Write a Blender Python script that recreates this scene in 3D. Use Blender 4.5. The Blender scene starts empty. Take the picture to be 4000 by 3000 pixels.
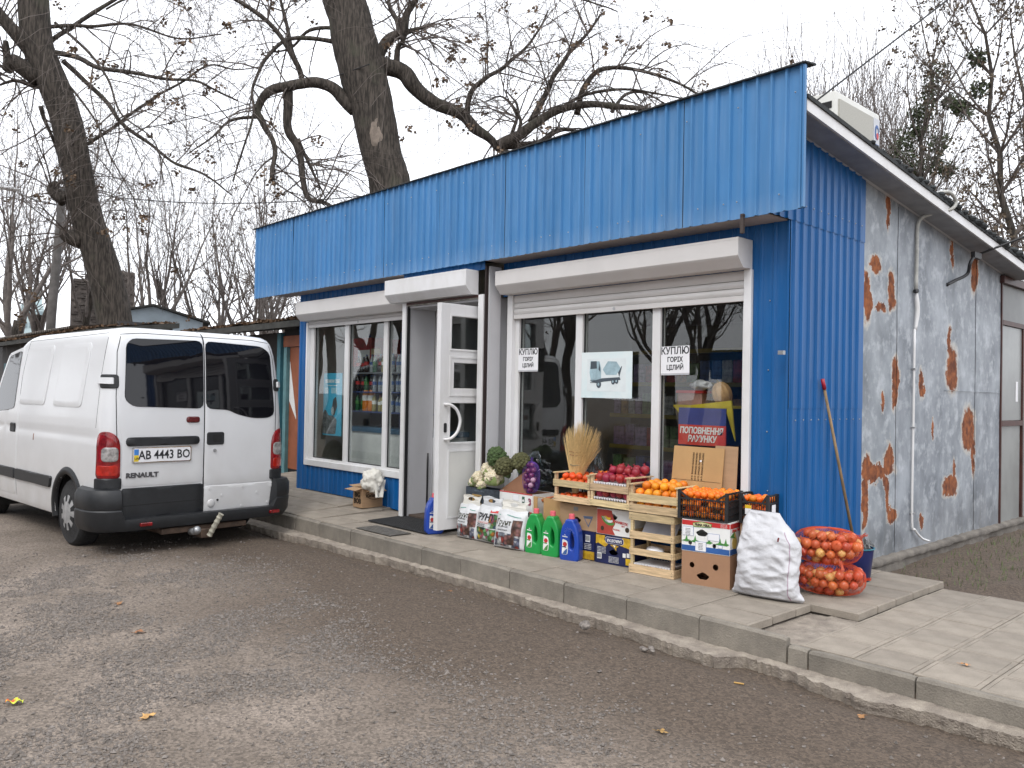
import bpy, bmesh, math, random
import numpy as np
from mathutils import Vector, Matrix, Euler, noise as mnoise

random.seed(7)
RNG = np.random.default_rng(7)
SC = bpy.context.scene
COL = SC.collection
R = math.radians

# ------------------------------------------------------------------ camera
cd = bpy.data.cameras.new('camera'); cam = bpy.data.objects.new('camera', cd); COL.objects.link(cam)
cd.sensor_width = 36.0; cd.lens = 28.926; cd.clip_start = 0.05; cd.clip_end = 2000
cam.matrix_world = Matrix(((0.682103267, -0.003503799, 0.731247466, 0.0),
                           (0.731025034, -0.021856400, -0.682000511, 0.0),
                           (0.018372030, 0.999754981, -0.012346957, 1.6),
                           (0, 0, 0, 1)))
SC.camera = cam

# ------------------------------------------------------------------ overcast daylight
SUN_EL, SUN_AZ = R(52), R(-62)          # azimuth of the direction the light comes from, from +X
world = bpy.data.worlds.new('World'); SC.world = world; world.use_nodes = True
nt = world.node_tree; nt.nodes.clear()
out = nt.nodes.new('ShaderNodeOutputWorld'); bg = nt.nodes.new('ShaderNodeBackground')
sky = nt.nodes.new('ShaderNodeTexSky'); sky.sky_type = 'NISHITA'; sky.sun_disc = False
sky.sun_elevation = SUN_EL; sky.sun_rotation = math.pi / 2 - SUN_AZ
sky.air_density = 1.0; sky.dust_density = 4.0
mx = nt.nodes.new('ShaderNodeMix'); mx.data_type = 'RGBA'
mx.inputs['Factor'].default_value = 0.90            # closed cloud cover in front of the blue sky
mx.inputs['B'].default_value = (13.0, 13.3, 14.0, 1)
nt.links.new(sky.outputs[0], mx.inputs['A']); nt.links.new(mx.outputs['Result'], bg.inputs['Color'])
bg.inputs['Strength'].default_value = 0.12
nt.links.new(bg.outputs[0], out.inputs['Surface'])
sd = bpy.data.lights.new('sun', 'SUN'); sun = bpy.data.objects.new('sun', sd); COL.objects.link(sun)
sd.energy = 1.2; sd.angle = R(25); sd.color = (1.0, 0.97, 0.92)
sun.rotation_euler = Vector((math.cos(SUN_EL) * math.cos(SUN_AZ), math.cos(SUN_EL) * math.sin(SUN_AZ), math.sin(SUN_EL))).to_track_quat('Z', 'Y').to_euler()
SC.view_settings.view_transform = 'Standard'; SC.view_settings.look = 'None'
SC.view_settings.exposure = 0.28; SC.view_settings.gamma = 1.0; SC.view_settings.use_curve_mapping = False
SC.render.engine = 'CYCLES'
SC.cycles.max_bounces = 8; SC.cycles.transparent_max_bounces = 24

# ------------------------------------------------------------------ materials
def M(name, col, rough=0.6, var=0.12, scale=6.0, bump=0.0, bscale=60.0, metal=0.0, spec=0.5, col2=None, stretch=(1, 1, 1),
      rnd=0.0, coat=0.0, trans=0.0, sss=0.0, thr=(0.35, 0.65), detail=4.0):
    """principled material: base colour varied by noise between col and col2, fine relief, per-object tint"""
    m = bpy.data.materials.new(name); m.use_nodes = True
    t = m.node_tree; b = t.nodes['Principled BSDF']; L = t.links.new
    if col2 is None: col2 = tuple(c * (1 - 2 * var) for c in col)
    tc = t.nodes.new('ShaderNodeTexCoord'); mp = t.nodes.new('ShaderNodeMapping'); mp.inputs['Scale'].default_value = stretch
    L(tc.outputs['Object'], mp.inputs['Vector'])
    n = t.nodes.new('ShaderNodeTexNoise'); n.inputs['Scale'].default_value = scale; n.inputs['Detail'].default_value = detail
    n.inputs['Roughness'].default_value = 0.62
    L(mp.outputs[0], n.inputs['Vector'])
    rp = t.nodes.new('ShaderNodeValToRGB'); e = rp.color_ramp.elements
    e[0].position, e[1].position = thr; e[0].color = (*col2, 1); e[1].color = (*col, 1)
    L(n.outputs['Fac'], rp.inputs[0]); o = rp.outputs[0]
    if rnd:
        oi = t.nodes.new('ShaderNodeObjectInfo'); hs = t.nodes.new('ShaderNodeHueSaturation')
        m1 = t.nodes.new('ShaderNodeMapRange'); m1.inputs['To Min'].default_value = 1 - rnd; m1.inputs['To Max'].default_value = 1 + rnd
        m2 = t.nodes.new('ShaderNodeMapRange'); m2.inputs['To Min'].default_value = 0.5 - rnd * 0.06; m2.inputs['To Max'].default_value = 0.5 + rnd * 0.06
        ml = t.nodes.new('ShaderNodeMath'); ml.operation = 'FRACT'
        mu = t.nodes.new('ShaderNodeMath'); mu.operation = 'MULTIPLY'; mu.inputs[1].default_value = 7.31
        L(oi.outputs['Random'], m1.inputs[0]); L(oi.outputs['Random'], mu.inputs[0]); L(mu.outputs[0], ml.inputs[0]); L(ml.outputs[0], m2.inputs[0])
        L(m1.outputs[0], hs.inputs['Value']); L(m2.outputs[0], hs.inputs['Hue']); L(o, hs.inputs['Color']); o = hs.outputs[0]
    L(o, b.inputs['Base Color'])
    b.inputs['Roughness'].default_value = rough; b.inputs['Metallic'].default_value = metal
    b.inputs['Specular IOR Level'].default_value = spec; b.inputs['Coat Weight'].default_value = coat
    b.inputs['Coat Roughness'].default_value = 0.08
    if trans: b.inputs['Transmission Weight'].default_value = trans
    if sss:
        b.inputs['Subsurface Weight'].default_value = sss; b.inputs['Subsurface Radius'].default_value = (0.02, 0.01, 0.005)
    if bump:
        n2 = t.nodes.new('ShaderNodeTexNoise'); n2.inputs['Scale'].default_value = bscale; n2.inputs['Detail'].default_value = 5
        L(mp.outputs[0], n2.inputs['Vector'])
        bp = t.nodes.new('ShaderNodeBump'); bp.inputs['Strength'].default_value = bump; bp.inputs['Distance'].default_value = 0.02
        L(n2.outputs['Fac'], bp.inputs['Height']); L(bp.outputs[0], b.inputs['Normal'])
    m['_base'] = 1
    return m

def nodes(m): return m.node_tree.nodes, m.node_tree.links.new, m.node_tree.nodes['Principled BSDF']

def glass_mat(name, tint=(1, 1, 1), ior=1.5, refl=(1, 1, 1), dirt=0.0):
    m = bpy.data.materials.new(name); m.use_nodes = True; t = m.node_tree; t.nodes.clear(); L = t.links.new
    o = t.nodes.new('ShaderNodeOutputMaterial'); mix = t.nodes.new('ShaderNodeMixShader')
    tr = t.nodes.new('ShaderNodeBsdfTransparent'); tr.inputs['Color'].default_value = (*tint, 1)
    gl = t.nodes.new('ShaderNodeBsdfGlossy'); gl.inputs['Roughness'].default_value = 0.0; gl.inputs['Color'].default_value = (*refl, 1)
    fr = t.nodes.new('ShaderNodeFresnel'); ge = t.nodes.new('ShaderNodeNewGeometry'); mi = t.nodes.new('ShaderNodeMix')
    mi.inputs['A'].default_value = ior; mi.inputs['B'].default_value = 1 / ior       # both faces of the thin pane reflect alike
    L(ge.outputs['Backfacing'], mi.inputs['Factor']); L(mi.outputs['Result'], fr.inputs['IOR'])
    tc = t.nodes.new('ShaderNodeTexCoord'); n = t.nodes.new('ShaderNodeTexNoise'); n.inputs['Scale'].default_value = 1.3; n.inputs['Detail'].default_value = 1
    bp = t.nodes.new('ShaderNodeBump'); bp.inputs['Strength'].default_value = 0.06; bp.inputs['Distance'].default_value = 0.05
    L(tc.outputs['Object'], n.inputs['Vector']); L(n.outputs['Fac'], bp.inputs['Height']); L(bp.outputs[0], gl.inputs['Normal'])
    L(fr.outputs[0], mix.inputs[0]); L(tr.outputs[0], mix.inputs[1]); L(gl.outputs[0], mix.inputs[2]); L(mix.outputs[0], o.inputs[0])
    return m

# ------------------------------------------------------------------ mesh builder
class MB:
    def __init__(s): s.v = []; s.f = []; s.m = []
    def add(s, vs, fs, mi=0, mat=None):
        o = len(s.v)
        if mat is not None: vs = [tuple(mat @ Vector(v)) for v in vs]
        s.v += [tuple(v) for v in vs]; s.f += [tuple(i + o for i in f) for f in fs]; s.m += [mi] * len(fs); return s
    def box(s, x0, x1, y0, y1, z0, z1, mi=0, mat=None):
        v = [(x0, y0, z0), (x1, y0, z0), (x1, y1, z0), (x0, y1, z0), (x0, y0, z1), (x1, y0, z1), (x1, y1, z1), (x0, y1, z1)]
        return s.add(v, [(0, 3, 2, 1), (4, 5, 6, 7), (0, 1, 5, 4), (1, 2, 6, 5), (2, 3, 7, 6), (3, 0, 4, 7)], mi, mat)
    def bar(s, a, b, w, h, mi=0):
        """box beam of section w x h from a to b"""
        a, b = Vector(a), Vector(b); d = b - a; q = d.to_track_quat('X', 'Z').to_matrix().to_4x4(); q.translation = a
        return s.box(0, d.length, -w / 2, w / 2, -h / 2, h / 2, mi, q)
    def tube(s, pts, rad, n=6, mi=0, cap=True, wob=None):
        pts = [Vector(p) for p in pts]; k = len(pts)
        if not hasattr(rad, '__len__'): rad = [rad] * k
        o = len(s.v); u = None
        for i, p in enumerate(pts):
            t = (pts[min(i + 1, k - 1)] - pts[max(i - 1, 0)])
            if t.length < 1e-9: t = Vector((0, 0, 1))
            t.normalize()
            if u is None: u = t.orthogonal().normalized()
            else:
                u = u - t * u.dot(t); u = u.normalized() if u.length > 1e-6 else t.orthogonal().normalized()
            w = t.cross(u)
            for j in range(n):
                a = 2 * math.pi * j / n; rr = rad[i]
                q = u * math.cos(a) + w * math.sin(a)
                if wob: rr *= 1 + wob(p + q * rr)
                s.v.append(tuple(p + q * rr))
        for i in range(k - 1):
            for j in range(n):
                a = o + i * n + j; b = o + i * n + (j + 1) % n
                s.f.append((a, b, b + n, a + n)); s.m.append(mi)
        if cap:
            s.f.append(tuple(o + j for j in range(n - 1, -1, -1))); s.m.append(mi)
            s.f.append(tuple(o + (k - 1) * n + j for j in range(n))); s.m.append(mi)
        return s
    def lathe(s, prof, n=16, mi=0, mat=None):
        vs = []; fs = []
        for r, z in prof:
            for j in range(n):
                a = 2 * math.pi * j / n; vs.append((r * math.cos(a), r * math.sin(a), z))
        k = len(prof)
        for i in range(k - 1):
            for j in range(n):
                a = i * n + j; b = i * n + (j + 1) % n; fs.append((a, b, b + n, a + n))
        fs.append(tuple(range(n - 1, -1, -1))); fs.append(tuple((k - 1) * n + j for j in range(n)))
        return s.add(vs, fs, mi, mat)
    def grid(s, fn, nu, nv, mi=0, flip=False, closeu=False):
        o = len(s.v)
        for i in range(nu):
            for j in range(nv): s.v.append(tuple(fn(i / (nu if closeu else nu - 1), j / (nv - 1))))
        for i in range(nu if closeu else nu - 1):
            for j in range(nv - 1):
                a = o + i * nv + j; b = o + ((i + 1) % nu) * nv + j
                f = (a, b, b + 1, a + 1); s.f.append(f[::-1] if flip else f); s.m.append(mi)
        return s
    def sphere(s, c, r, nu=10, nv=6, mi=0, sc=(1, 1, 1)):
        c = Vector(c); vs = [(0, 0, -1)]; fs = []
        for i in range(1, nv):
            th = -math.pi / 2 + math.pi * i / nv
            for j in range(nu): a = 2 * math.pi * j / nu; vs.append((math.cos(th) * math.cos(a), math.cos(th) * math.sin(a), math.sin(th)))
        vs.append((0, 0, 1)); top = len(vs) - 1
        for j in range(nu):
            fs.append((0, 1 + (j + 1) % nu, 1 + j)); fs.append((top, top - nu + j, top - nu + (j + 1) % nu))
        for i in range(nv - 2):
            for j in range(nu):
                a = 1 + i * nu + j; b = 1 + i * nu + (j + 1) % nu; fs.append((a, b, b + nu, a + nu))
        return s.add([(c.x + v[0] * r * sc[0], c.y + v[1] * r * sc[1], c.z + v[2] * r * sc[2]) for v in vs], fs, mi)
    def mesh(s, name, mats, smooth=False, bevel=0.0, seg=1, weld=False, auto=None):
        me = bpy.data.meshes.new(name); me.from_pydata(s.v, [], s.f)
        for m in (mats if isinstance(mats, (list, tuple)) else [mats]): me.materials.append(m)
        if any(s.m): me.polygons.foreach_set('material_index', s.m)
        me.validate()
        if bevel or weld:
            bm = bmesh.new(); bm.from_mesh(me)
            if weld: bmesh.ops.remove_doubles(bm, verts=bm.verts, dist=1e-5)
            if bevel:
                ed = [e for e in bm.edges if len(e.link_faces) == 2 and e.calc_face_angle(0) > R(25)]
                bmesh.ops.bevel(bm, geom=ed, offset=bevel, segments=seg, affect='EDGES', profile=0.6, clamp_overlap=True)
            bmesh.ops.recalc_face_normals(bm, faces=bm.faces)
            bm.to_mesh(me); bm.free()
        if smooth:
            me.polygons.foreach_set('use_smooth', [True] * len(me.polygons))
            if auto:
                me.set_sharp_from_angle(angle=R(auto))
        me.update(); return me
    def build(s, name, mats, parent=None, loc=(0, 0, 0), rot=(0, 0, 0), **k):
        return link(name, s.mesh(name, mats, **k), parent, loc, rot)

def link(name, me, parent=None, loc=(0, 0, 0), rot=(0, 0, 0)):
    o = bpy.data.objects.new(name, me); COL.objects.link(o)
    o.location = loc; o.rotation_euler = rot
    if parent is not None: o.parent = parent
    return o

def tag(o, label=None, cat=None, group=None, kind=None):
    if label: o['label'] = label
    if cat: o['category'] = cat
    if group: o['group'] = group
    if kind: o['kind'] = kind
    return o

def thing(name, label, cat, loc=(0, 0, 0), rz=0.0, group=None):
    o = bpy.data.objects.new(name, None); o.empty_display_size = 0.1; COL.objects.link(o)
    o.location = loc; o.rotation_euler = (0, 0, rz)
    return tag(o, label, cat, group)

def copy_tree(o, parent=None):
    c = o.copy(); COL.objects.link(c); c.parent = parent
    for ch in o.children: copy_tree(ch, c)
    return c

def plate_mesh(outer, holes=(), th=0.01, bev=0.0, res=2):
    """flat outline in x,z with holes, given thickness along y: returns verts, faces"""
    cu = bpy.data.curves.new('plate_outline', 'CURVE'); cu.dimensions = '2D'; cu.fill_mode = 'BOTH'
    cu.extrude = th / 2 - bev; cu.bevel_depth = bev; cu.bevel_resolution = res
    for loop in [outer, *holes]:
        sp = cu.splines.new('POLY'); sp.points.add(len(loop) - 1); sp.use_cyclic_u = True
        for p, q in zip(sp.points, loop): p.co = (q[0], q[1], 0, 1)
    ob = bpy.data.objects.new('plate_outline', cu); me = ob.to_mesh()
    vs = [(v.co.x, -v.co.z, v.co.y) for v in me.vertices]; fs = [tuple(p.vertices) for p in me.polygons]
    ob.to_mesh_clear(); bpy.data.objects.remove(ob); bpy.data.curves.remove(cu)
    return vs, fs

def plate(name, outer, holes, th, mat, parent=None, loc=(0, 0, 0), rot=(0, 0, 0), bev=0.0, smooth=False):
    vs, fs = plate_mesh(outer, holes, th, bev)
    mb = MB().add(vs, fs)
    return mb.build(name, mat, parent, loc, rot, smooth=smooth, weld=True, auto=35 if smooth else None)

def rect(x0, x1, z0, z1): return [(x0, z0), (x1, z0), (x1, z1), (x0, z1)]
def roundpoly(pts, r, n=4):
    out = []; k = len(pts)
    for i, p in enumerate(pts):
        p = Vector(p); a = Vector(pts[i - 1]) - p; b = Vector(pts[(i + 1) % k]) - p
        rr = min(r, a.length * 0.45, b.length * 0.45); a.normalize(); b.normalize()
        p0, p1 = p + a * rr, p + b * rr
        for j in range(n + 1):
            t = j / n; q = p0 * (1 - t) ** 2 + p * 2 * t * (1 - t) + p1 * t * t; out.append((q.x, q.y))
    return out
def ellipse(cx, cz, rx, rz, n=14): return [(cx + rx * math.cos(2 * math.pi * i / n), cz + rz * math.sin(2 * math.pi * i / n)) for i in range(n)]

def text_mesh(s, size, bold=0.0, shear=0.0, extrude=0.001, spacing=1.0, align='CENTER', xs=1.0):
    cu = bpy.data.curves.new('lettering', 'FONT'); cu.body = s; cu.size = size; cu.offset = bold; cu.shear = shear
    cu.extrude = extrude; cu.align_x = align; cu.align_y = 'CENTER'; cu.space_character = spacing; cu.resolution_u = 2
    ob = bpy.data.objects.new('lettering', cu); COL.objects.link(ob)
    dg = bpy.context.evaluated_depsgraph_get(); me = bpy.data.meshes.new_from_object(ob.evaluated_get(dg))
    bpy.data.objects.remove(ob); bpy.data.curves.remove(cu)
    me.transform(Matrix.Rotation(R(90), 4, 'X') @ Matrix.Diagonal((xs, 1, 1, 1)))      # letters stand in x,z facing -y
    me.materials.clear(); return me
def text(s, size, mat, parent=None, loc=(0, 0, 0), rot=(0, 0, 0), fit=None, **k):
    me = text_mesh(s, size, **k); me.materials.append(mat)
    o = link('lettering', me, parent, loc, rot); return o

def nz(x, y=0.0, z=0.0, s=1.0): return mnoise.noise(Vector((x * s, y * s, z * s)))
def fbm(x, y, z=0.0, s=1.0, o=4): return mnoise.fractal(Vector((x * s, y * s, z * s)), 1.0, 2.0, o)
def catmull(pts, k=4):
    P = [Vector(p) for p in pts]; P = [P[0] * 2 - P[1]] + P + [P[-1] * 2 - P[-2]]; out = []
    for i in range(1, len(P) - 2):
        for j in range(k):
            t = j / k; a, b, c, d = P[i - 1:i + 3]
            out.append(0.5 * ((2 * b) + (c - a) * t + (2 * a - 5 * b + 4 * c - d) * t * t + (3 * b - a - 3 * c + d) * t ** 3))
    out.append(P[-2]); return out
# ------------------------------------------------------------------ shared materials
WHITE = M('white_plastic', (0.72, 0.72, 0.73), 0.35, 0.03, 3, col2=(.58, .57, .55), detail=8, thr=(.25, .6), stretch=(1, 1, .35))
GREYW = M('grey_white_panel', (0.55, 0.55, 0.57), 0.45, 0.03, 3)
BLACK = M('black_plastic', (0.022, 0.022, 0.024), 0.5, 0.1)
DARK = M('dark_recess', (0.012, 0.012, 0.013), 0.8)
RUBBER = M('rubber', (0.025, 0.025, 0.026), 0.85, 0.2, 20, bump=0.3)
CARD = M('cardboard', (0.40, 0.255, 0.145), 0.85, 0.07, 5, bump=0.05, stretch=(1, 1, 6))
CARD2 = M('tan_cardboard', (0.46, 0.28, 0.12), 0.8, 0.06, 4, bump=0.05)
CARDIN = M('cardboard_inside', (0.30, 0.15, 0.085), 0.9, 0.08, 5)
WOOD = M('crate_wood', (0.70, 0.52, 0.30), 0.75, 0.22, 6, bump=0.12, bscale=30, stretch=(1, 10, 10), rnd=0.2)
STEEL = M('galvanised', (0.45, 0.46, 0.47), 0.4, 0.15, 8, metal=0.7)
INK = M('black_ink', (0.02, 0.02, 0.025), 0.7)
BROWNINK = M('brown_ink', (0.05, 0.03, 0.015), 0.8)
PAPER = M('paper', (0.78, 0.78, 0.80), 0.8, 0.02)
REDINK = M('red_print', (0.55, 0.03, 0.03), 0.5, 0.08)
WHITEINK = M('white_print', (0.78, 0.78, 0.76), 0.6, 0.04)
NAVY = M('navy_print', (0.012, 0.018, 0.085), 0.45, 0.2, 12)
YELLOW = M('yellow_print', (0.72, 0.46, 0.02), 0.45, 0.15, 20)
GREEN = M('green_print', (0.08, 0.28, 0.06), 0.5, 0.15, 20)
BLUEINK = M('blue_print', (0.03, 0.11, 0.34), 0.5)
WINGLASS = glass_mat('window_glass', (0.92, 0.94, 0.93), 1.5)
BROWNMETAL = M('brown_painted_steel', (0.07, 0.022, 0.016), 0.5, 0.2, 10)

def blue_sheet(name, base, fade):
    """profiled sheet: aged paint with vertical wash streaks, chalky lower edge where fade > 0"""
    m = M(name, base, 0.40, 0.09, 1.2, stretch=(3, 3, 0.5), spec=0.32)
    ns, L, b = nodes(m); src = b.inputs['Base Color'].links[0].from_socket
    tc = ns.new('ShaderNodeTexCoord'); mp = ns.new('ShaderNodeMapping'); mp.inputs['Scale'].default_value = (9, 9, 0.7)
    n = ns.new('ShaderNodeTexNoise'); n.inputs['Scale'].default_value = 2.0; n.inputs['Detail'].default_value = 6
    L(tc.outputs['Object'], mp.inputs[0]); L(mp.outputs[0], n.inputs['Vector'])
    r = ns.new('ShaderNodeMapRange'); r.inputs['From Min'].default_value = 0.45; r.inputs['From Max'].default_value = 0.8; r.inputs['To Max'].default_value = 0.16 if fade else 0.07
    L(n.outputs['Fac'], r.inputs[0])
    mix = ns.new('ShaderNodeMix'); mix.data_type = 'RGBA'; mix.inputs['B'].default_value = (0.33, 0.43, 0.55, 1)
    L(src, mix.inputs['A'])
    if fade:
        sp = ns.new('ShaderNodeSeparateXYZ'); L(tc.outputs['Object'], sp.inputs[0])
        z = ns.new('ShaderNodeMapRange'); z.inputs['From Min'].default_value = fade + 0.16; z.inputs['From Max'].default_value = fade; z.inputs['To Max'].default_value = 0.32
        L(sp.outputs['Z'], z.inputs[0])
        mu = ns.new('ShaderNodeMath'); mu.operation = 'MULTIPLY'; L(z.outputs[0], mu.inputs[0]); L(n.outputs['Fac'], mu.inputs[1])
        ad = ns.new('ShaderNodeMath'); ad.operation = 'ADD'; L(mu.outputs[0], ad.inputs[0]); L(r.outputs[0], ad.inputs[1]); L(ad.outputs[0], mix.inputs['Factor'])
    else: L(r.outputs[0], mix.inputs['Factor'])
    L(mix.outputs['Result'], b.inputs['Base Color']); return m
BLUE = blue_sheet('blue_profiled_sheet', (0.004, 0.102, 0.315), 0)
BLUEF = blue_sheet('blue_fascia_sheet', (0.066, 0.225, 0.475), 2.95)  # same blue as the walls, sky reflection put into the paler base

def concrete(name, c1, c2, bump=0.25, scale=5):
    m = M(name, c1, 0.9, col2=c2, scale=scale, bump=bump, bscale=90, detail=8, thr=(0.3, 0.7))
    ns, L, b = nodes(m); src = b.inputs['Base Color'].links[0].from_socket
    tc = ns.new('ShaderNodeTexCoord'); n = ns.new('ShaderNodeTexNoise'); n.inputs['Scale'].default_value = 160; n.inputs['Detail'].default_value = 2
    L(tc.outputs['Object'], n.inputs['Vector'])
    mr = ns.new('ShaderNodeMapRange'); mr.inputs['To Min'].default_value = 0.75; mr.inputs['To Max'].default_value = 1.25; L(n.outputs['Fac'], mr.inputs[0])
    oi = ns.new('ShaderNodeObjectInfo'); m2 = ns.new('ShaderNodeMapRange'); m2.inputs['To Min'].default_value = 0.9; m2.inputs['To Max'].default_value = 1.1; L(oi.outputs['Random'], m2.inputs[0])
    mu = ns.new('ShaderNodeMath'); mu.operation = 'MULTIPLY'; L(mr.outputs[0], mu.inputs[0]); L(m2.outputs[0], mu.inputs[1])
    hs = ns.new('ShaderNodeHueSaturation'); L(mu.outputs[0], hs.inputs['Value']); L(src, hs.inputs['Color']); L(hs.outputs[0], b.inputs['Base Color'])
    return m
TILE = concrete('paving_concrete', (0.31, 0.270, 0.222), (0.205, 0.177, 0.144))
KERB = concrete('kerb_concrete', (0.27, 0.242, 0.200), (0.115, 0.102, 0.086), 0.35, 3.5)
APRON = concrete('rough_mortar', (0.385, 0.335, 0.275), (0.185, 0.155, 0.13), 0.8, 9)
# ------------------------------------------------------------------ ground
def smooth(t): t = min(1, max(0, t)); return t * t * (3 - 2 * t)
def pz(x, y): return 0.165 + 0.06 * smooth((-7.5 - x) / 1.5) * max(0, y - 4.62)
def gz(x, y):
    z = -0.03 + 0.014 * fbm(x, y, 3.1, 0.9, 3) + 0.006 * fbm(x, y, 8, 7, 3)
    z -= 0.045 * smooth((y - 4.15) / 0.3) * (1 - smooth((y - 4.6) / 0.05)) * (x > -10)
    if y > 4.6 and x > -12.5: z += 0.105 * smooth((y - 4.6) / 0.07) * smooth((x + 12.5) / 1.0)
    if y > 7.15 and x > -3.2: z += 0.03 * smooth((y - 7.15) / 0.5) + 0.02 * fbm(x, y, 1, 4, 3)
    return z
xs = [-420, -200, -100, -60, -40, -30, -24, -20, -17, -15.5] + list(np.arange(-14.5, 1.8, 0.06)) + [2.2, 3, 4.5, 7, 11, 18, 30, 60, 120, 420]
ys = [-420, -150, -60, -30, -15, -8, -5, -3.5, -2.5] + list(np.arange(-2, 4.72, 0.06)) + [5, 5.6, 6.4] + list(np.arange(7, 11.2, 0.12)) + [12, 14, 18, 24, 40, 80, 160, 420]
mb = MB(); nx, ny = len(xs), len(ys)
for x in xs:
    for y in ys: mb.v.append((x, y, gz(x, y) if (-16 < x < 3 and -3 < y < 12) else -0.03))
mb.f = [(i * ny + j, (i + 1) * ny + j, (i + 1) * ny + j + 1, i * ny + j + 1) for i in range(nx - 1) for j in range(ny - 1)]; mb.m = [0] * len(mb.f)

GROUND = M('yard_dirt_and_gravel', (0.258, 0.213, 0.176), 0.95, col2=(0.128, 0.102, 0.080), scale=1.1, detail=10, thr=(0.3, 0.7))
ns, L, b = nodes(GROUND); src = b.inputs['Base Color'].links[0].from_socket
tc = ns.new('ShaderNodeTexCoord'); sp = ns.new('ShaderNodeSeparateXYZ'); L(tc.outputs['Object'], sp.inputs[0])
n1 = ns.new('ShaderNodeTexNoise'); n1.inputs['Scale'].default_value = 0.55; n1.inputs['Detail'].default_value = 6; L(tc.outputs['Object'], n1.inputs['Vector'])
ad = ns.new('ShaderNodeMath'); ad.operation = 'MULTIPLY_ADD'; ad.inputs[1].default_value = 3.4; L(n1.outputs['Fac'], ad.inputs[0]); L(sp.outputs['Y'], ad.inputs[2])
mr = ns.new('ShaderNodeMapRange'); mr.inputs['From Min'].default_value = 4.0; mr.inputs['From Max'].default_value = 5.2; L(ad.outputs[0], mr.inputs[0])
damp = ns.new('ShaderNodeMix'); damp.data_type = 'RGBA'; damp.inputs['B'].default_value = (0.098, 0.073, 0.054, 1)   # damp trodden earth by the kerb
L(mr.outputs[0], damp.inputs['Factor']); L(src, damp.inputs['A'])
v1 = ns.new('ShaderNodeTexVoronoi'); v1.inputs['Scale'].default_value = 75; L(tc.outputs['Object'], v1.inputs['Vector'])
hs = ns.new('ShaderNodeSeparateColor'); L(v1.outputs['Color'], hs.inputs[0])
mr2 = ns.new('ShaderNodeMapRange'); mr2.inputs['To Min'].default_value = 0.62; mr2.inputs['To Max'].default_value = 1.38; L(hs.outputs[0], mr2.inputs[0])
n3 = ns.new('ShaderNodeTexNoise'); n3.inputs['Scale'].default_value = 220; n3.inputs['Detail'].default_value = 4; L(tc.outputs['Object'], n3.inputs['Vector'])
mr3 = ns.new('ShaderNodeMapRange'); mr3.inputs['From Min'].default_value = 0.3; mr3.inputs['From Max'].default_value = 0.7; mr3.inputs['To Min'].default_value = 0.75; mr3.inputs['To Max'].default_value = 1.25; L(n3.outputs['Fac'], mr3.inputs[0])
mm = ns.new('ShaderNodeMath'); mm.operation = 'MULTIPLY'; L(mr2.outputs[0], mm.inputs[0]); L(mr3.outputs[0], mm.inputs[1])
hv = ns.new('ShaderNodeHueSaturation'); L(mm.outputs[0], hv.inputs['Value']); L(damp.outputs['Result'], hv.inputs['Color']); L(hv.outputs[0], b.inputs['Base Color'])
bp = ns.new('ShaderNodeBump'); bp.inputs['Strength'].default_value = 0.55; bp.inputs['Distance'].default_value = 0.012
mh = ns.new('ShaderNodeMath'); mh.operation = 'ADD'; L(v1.outputs['Distance'], mh.inputs[0]); L(n3.outputs['Fac'], mh.inputs[1]); L(mh.outputs[0], bp.inputs['Height']); L(bp.outputs[0], b.inputs['Normal'])
ground = tag(mb.build('ground', GROUND, smooth=True), kind='structure', label='yard of trodden earth and scattered gravel')

# loose gravel: irregular crushed stones
def stones(n, xr, yr, rmin, rmax, dens, seed):
    rg = np.random.default_rng(seed); out_v = []; out_f = []; k = 0
    base = np.array([(1, 0, 0), (-1, 0, 0), (0, 1, 0), (0, -1, 0), (0, 0, 1), (0, 0, -1)], float)
    tri = np.array([(0, 2, 4), (2, 1, 4), (1, 3, 4), (3, 0, 4), (2, 0, 5), (1, 2, 5), (3, 1, 5), (0, 3, 5)])
    V = []; F = []
    while k < n:
        x = rg.uniform(*xr); y = rg.uniform(*yr)
        if rg.random() > dens(x, y): continue
        r = rmin + (rmax - rmin) * rg.random() ** 3.2
        a = rg.uniform(0, 6.28); ca, sa = math.cos(a), math.sin(a)
        p = base * rg.uniform(0.6, 1.25, (6, 1)) + rg.uniform(-.28, .28, (6, 3)); p *= (r * rg.uniform(.8, 1.3), r * rg.uniform(.65, 1), r * rg.uniform(.55, .95))
        q = np.stack([p[:, 0] * ca - p[:, 1] * sa + x, p[:, 0] * sa + p[:, 1] * ca + y, p[:, 2] + gz(x, y) + r * 0.2], 1)
        V.append(q); F.append(tri + 6 * k); k += 1
    me = bpy.data.meshes.new('gravel'); V = np.concatenate(V); F = np.concatenate(F)
    me.from_pydata(V.tolist(), [], F.tolist()); return me
def gdens(x, y):
    edge = 1 - smooth((y + 0.9 * nz(x, y, 5, 0.6) - 2.6) / 1.0)
    c = smooth((fbm(x, y, 2.2, 1.5, 4) + 0.12) / 0.4)
    view = 1 if (x * 0.68 + y * 0.73 < 4.5) else 1
    return (0.010 + edge * (0.08 + 0.92 * c)) * view
GRAV = M('crushed_stone', (0.285, 0.25, 0.222), 0.9, 0.4, 42, rnd=0, thr=(0.25, 0.75))
me = stones(100000, (-9.0, 0.2), (0.3, 4.55), 0.0030, 0.0135, gdens, 3); me.materials.append(GRAV)
tag(link('gravel', me), kind='stuff', label='grey crushed stone scattered over the earth of the yard')
me = stones(420, (-9, 0), (0.8, 4.5), 0.012, 0.024, lambda x, y: 0.3 + 0.7 * (y < 3.4), 9); me.materials.append(GRAV)
tag(link('gravel', me), kind='stuff', label='larger loose stones lying on the yard')

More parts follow.
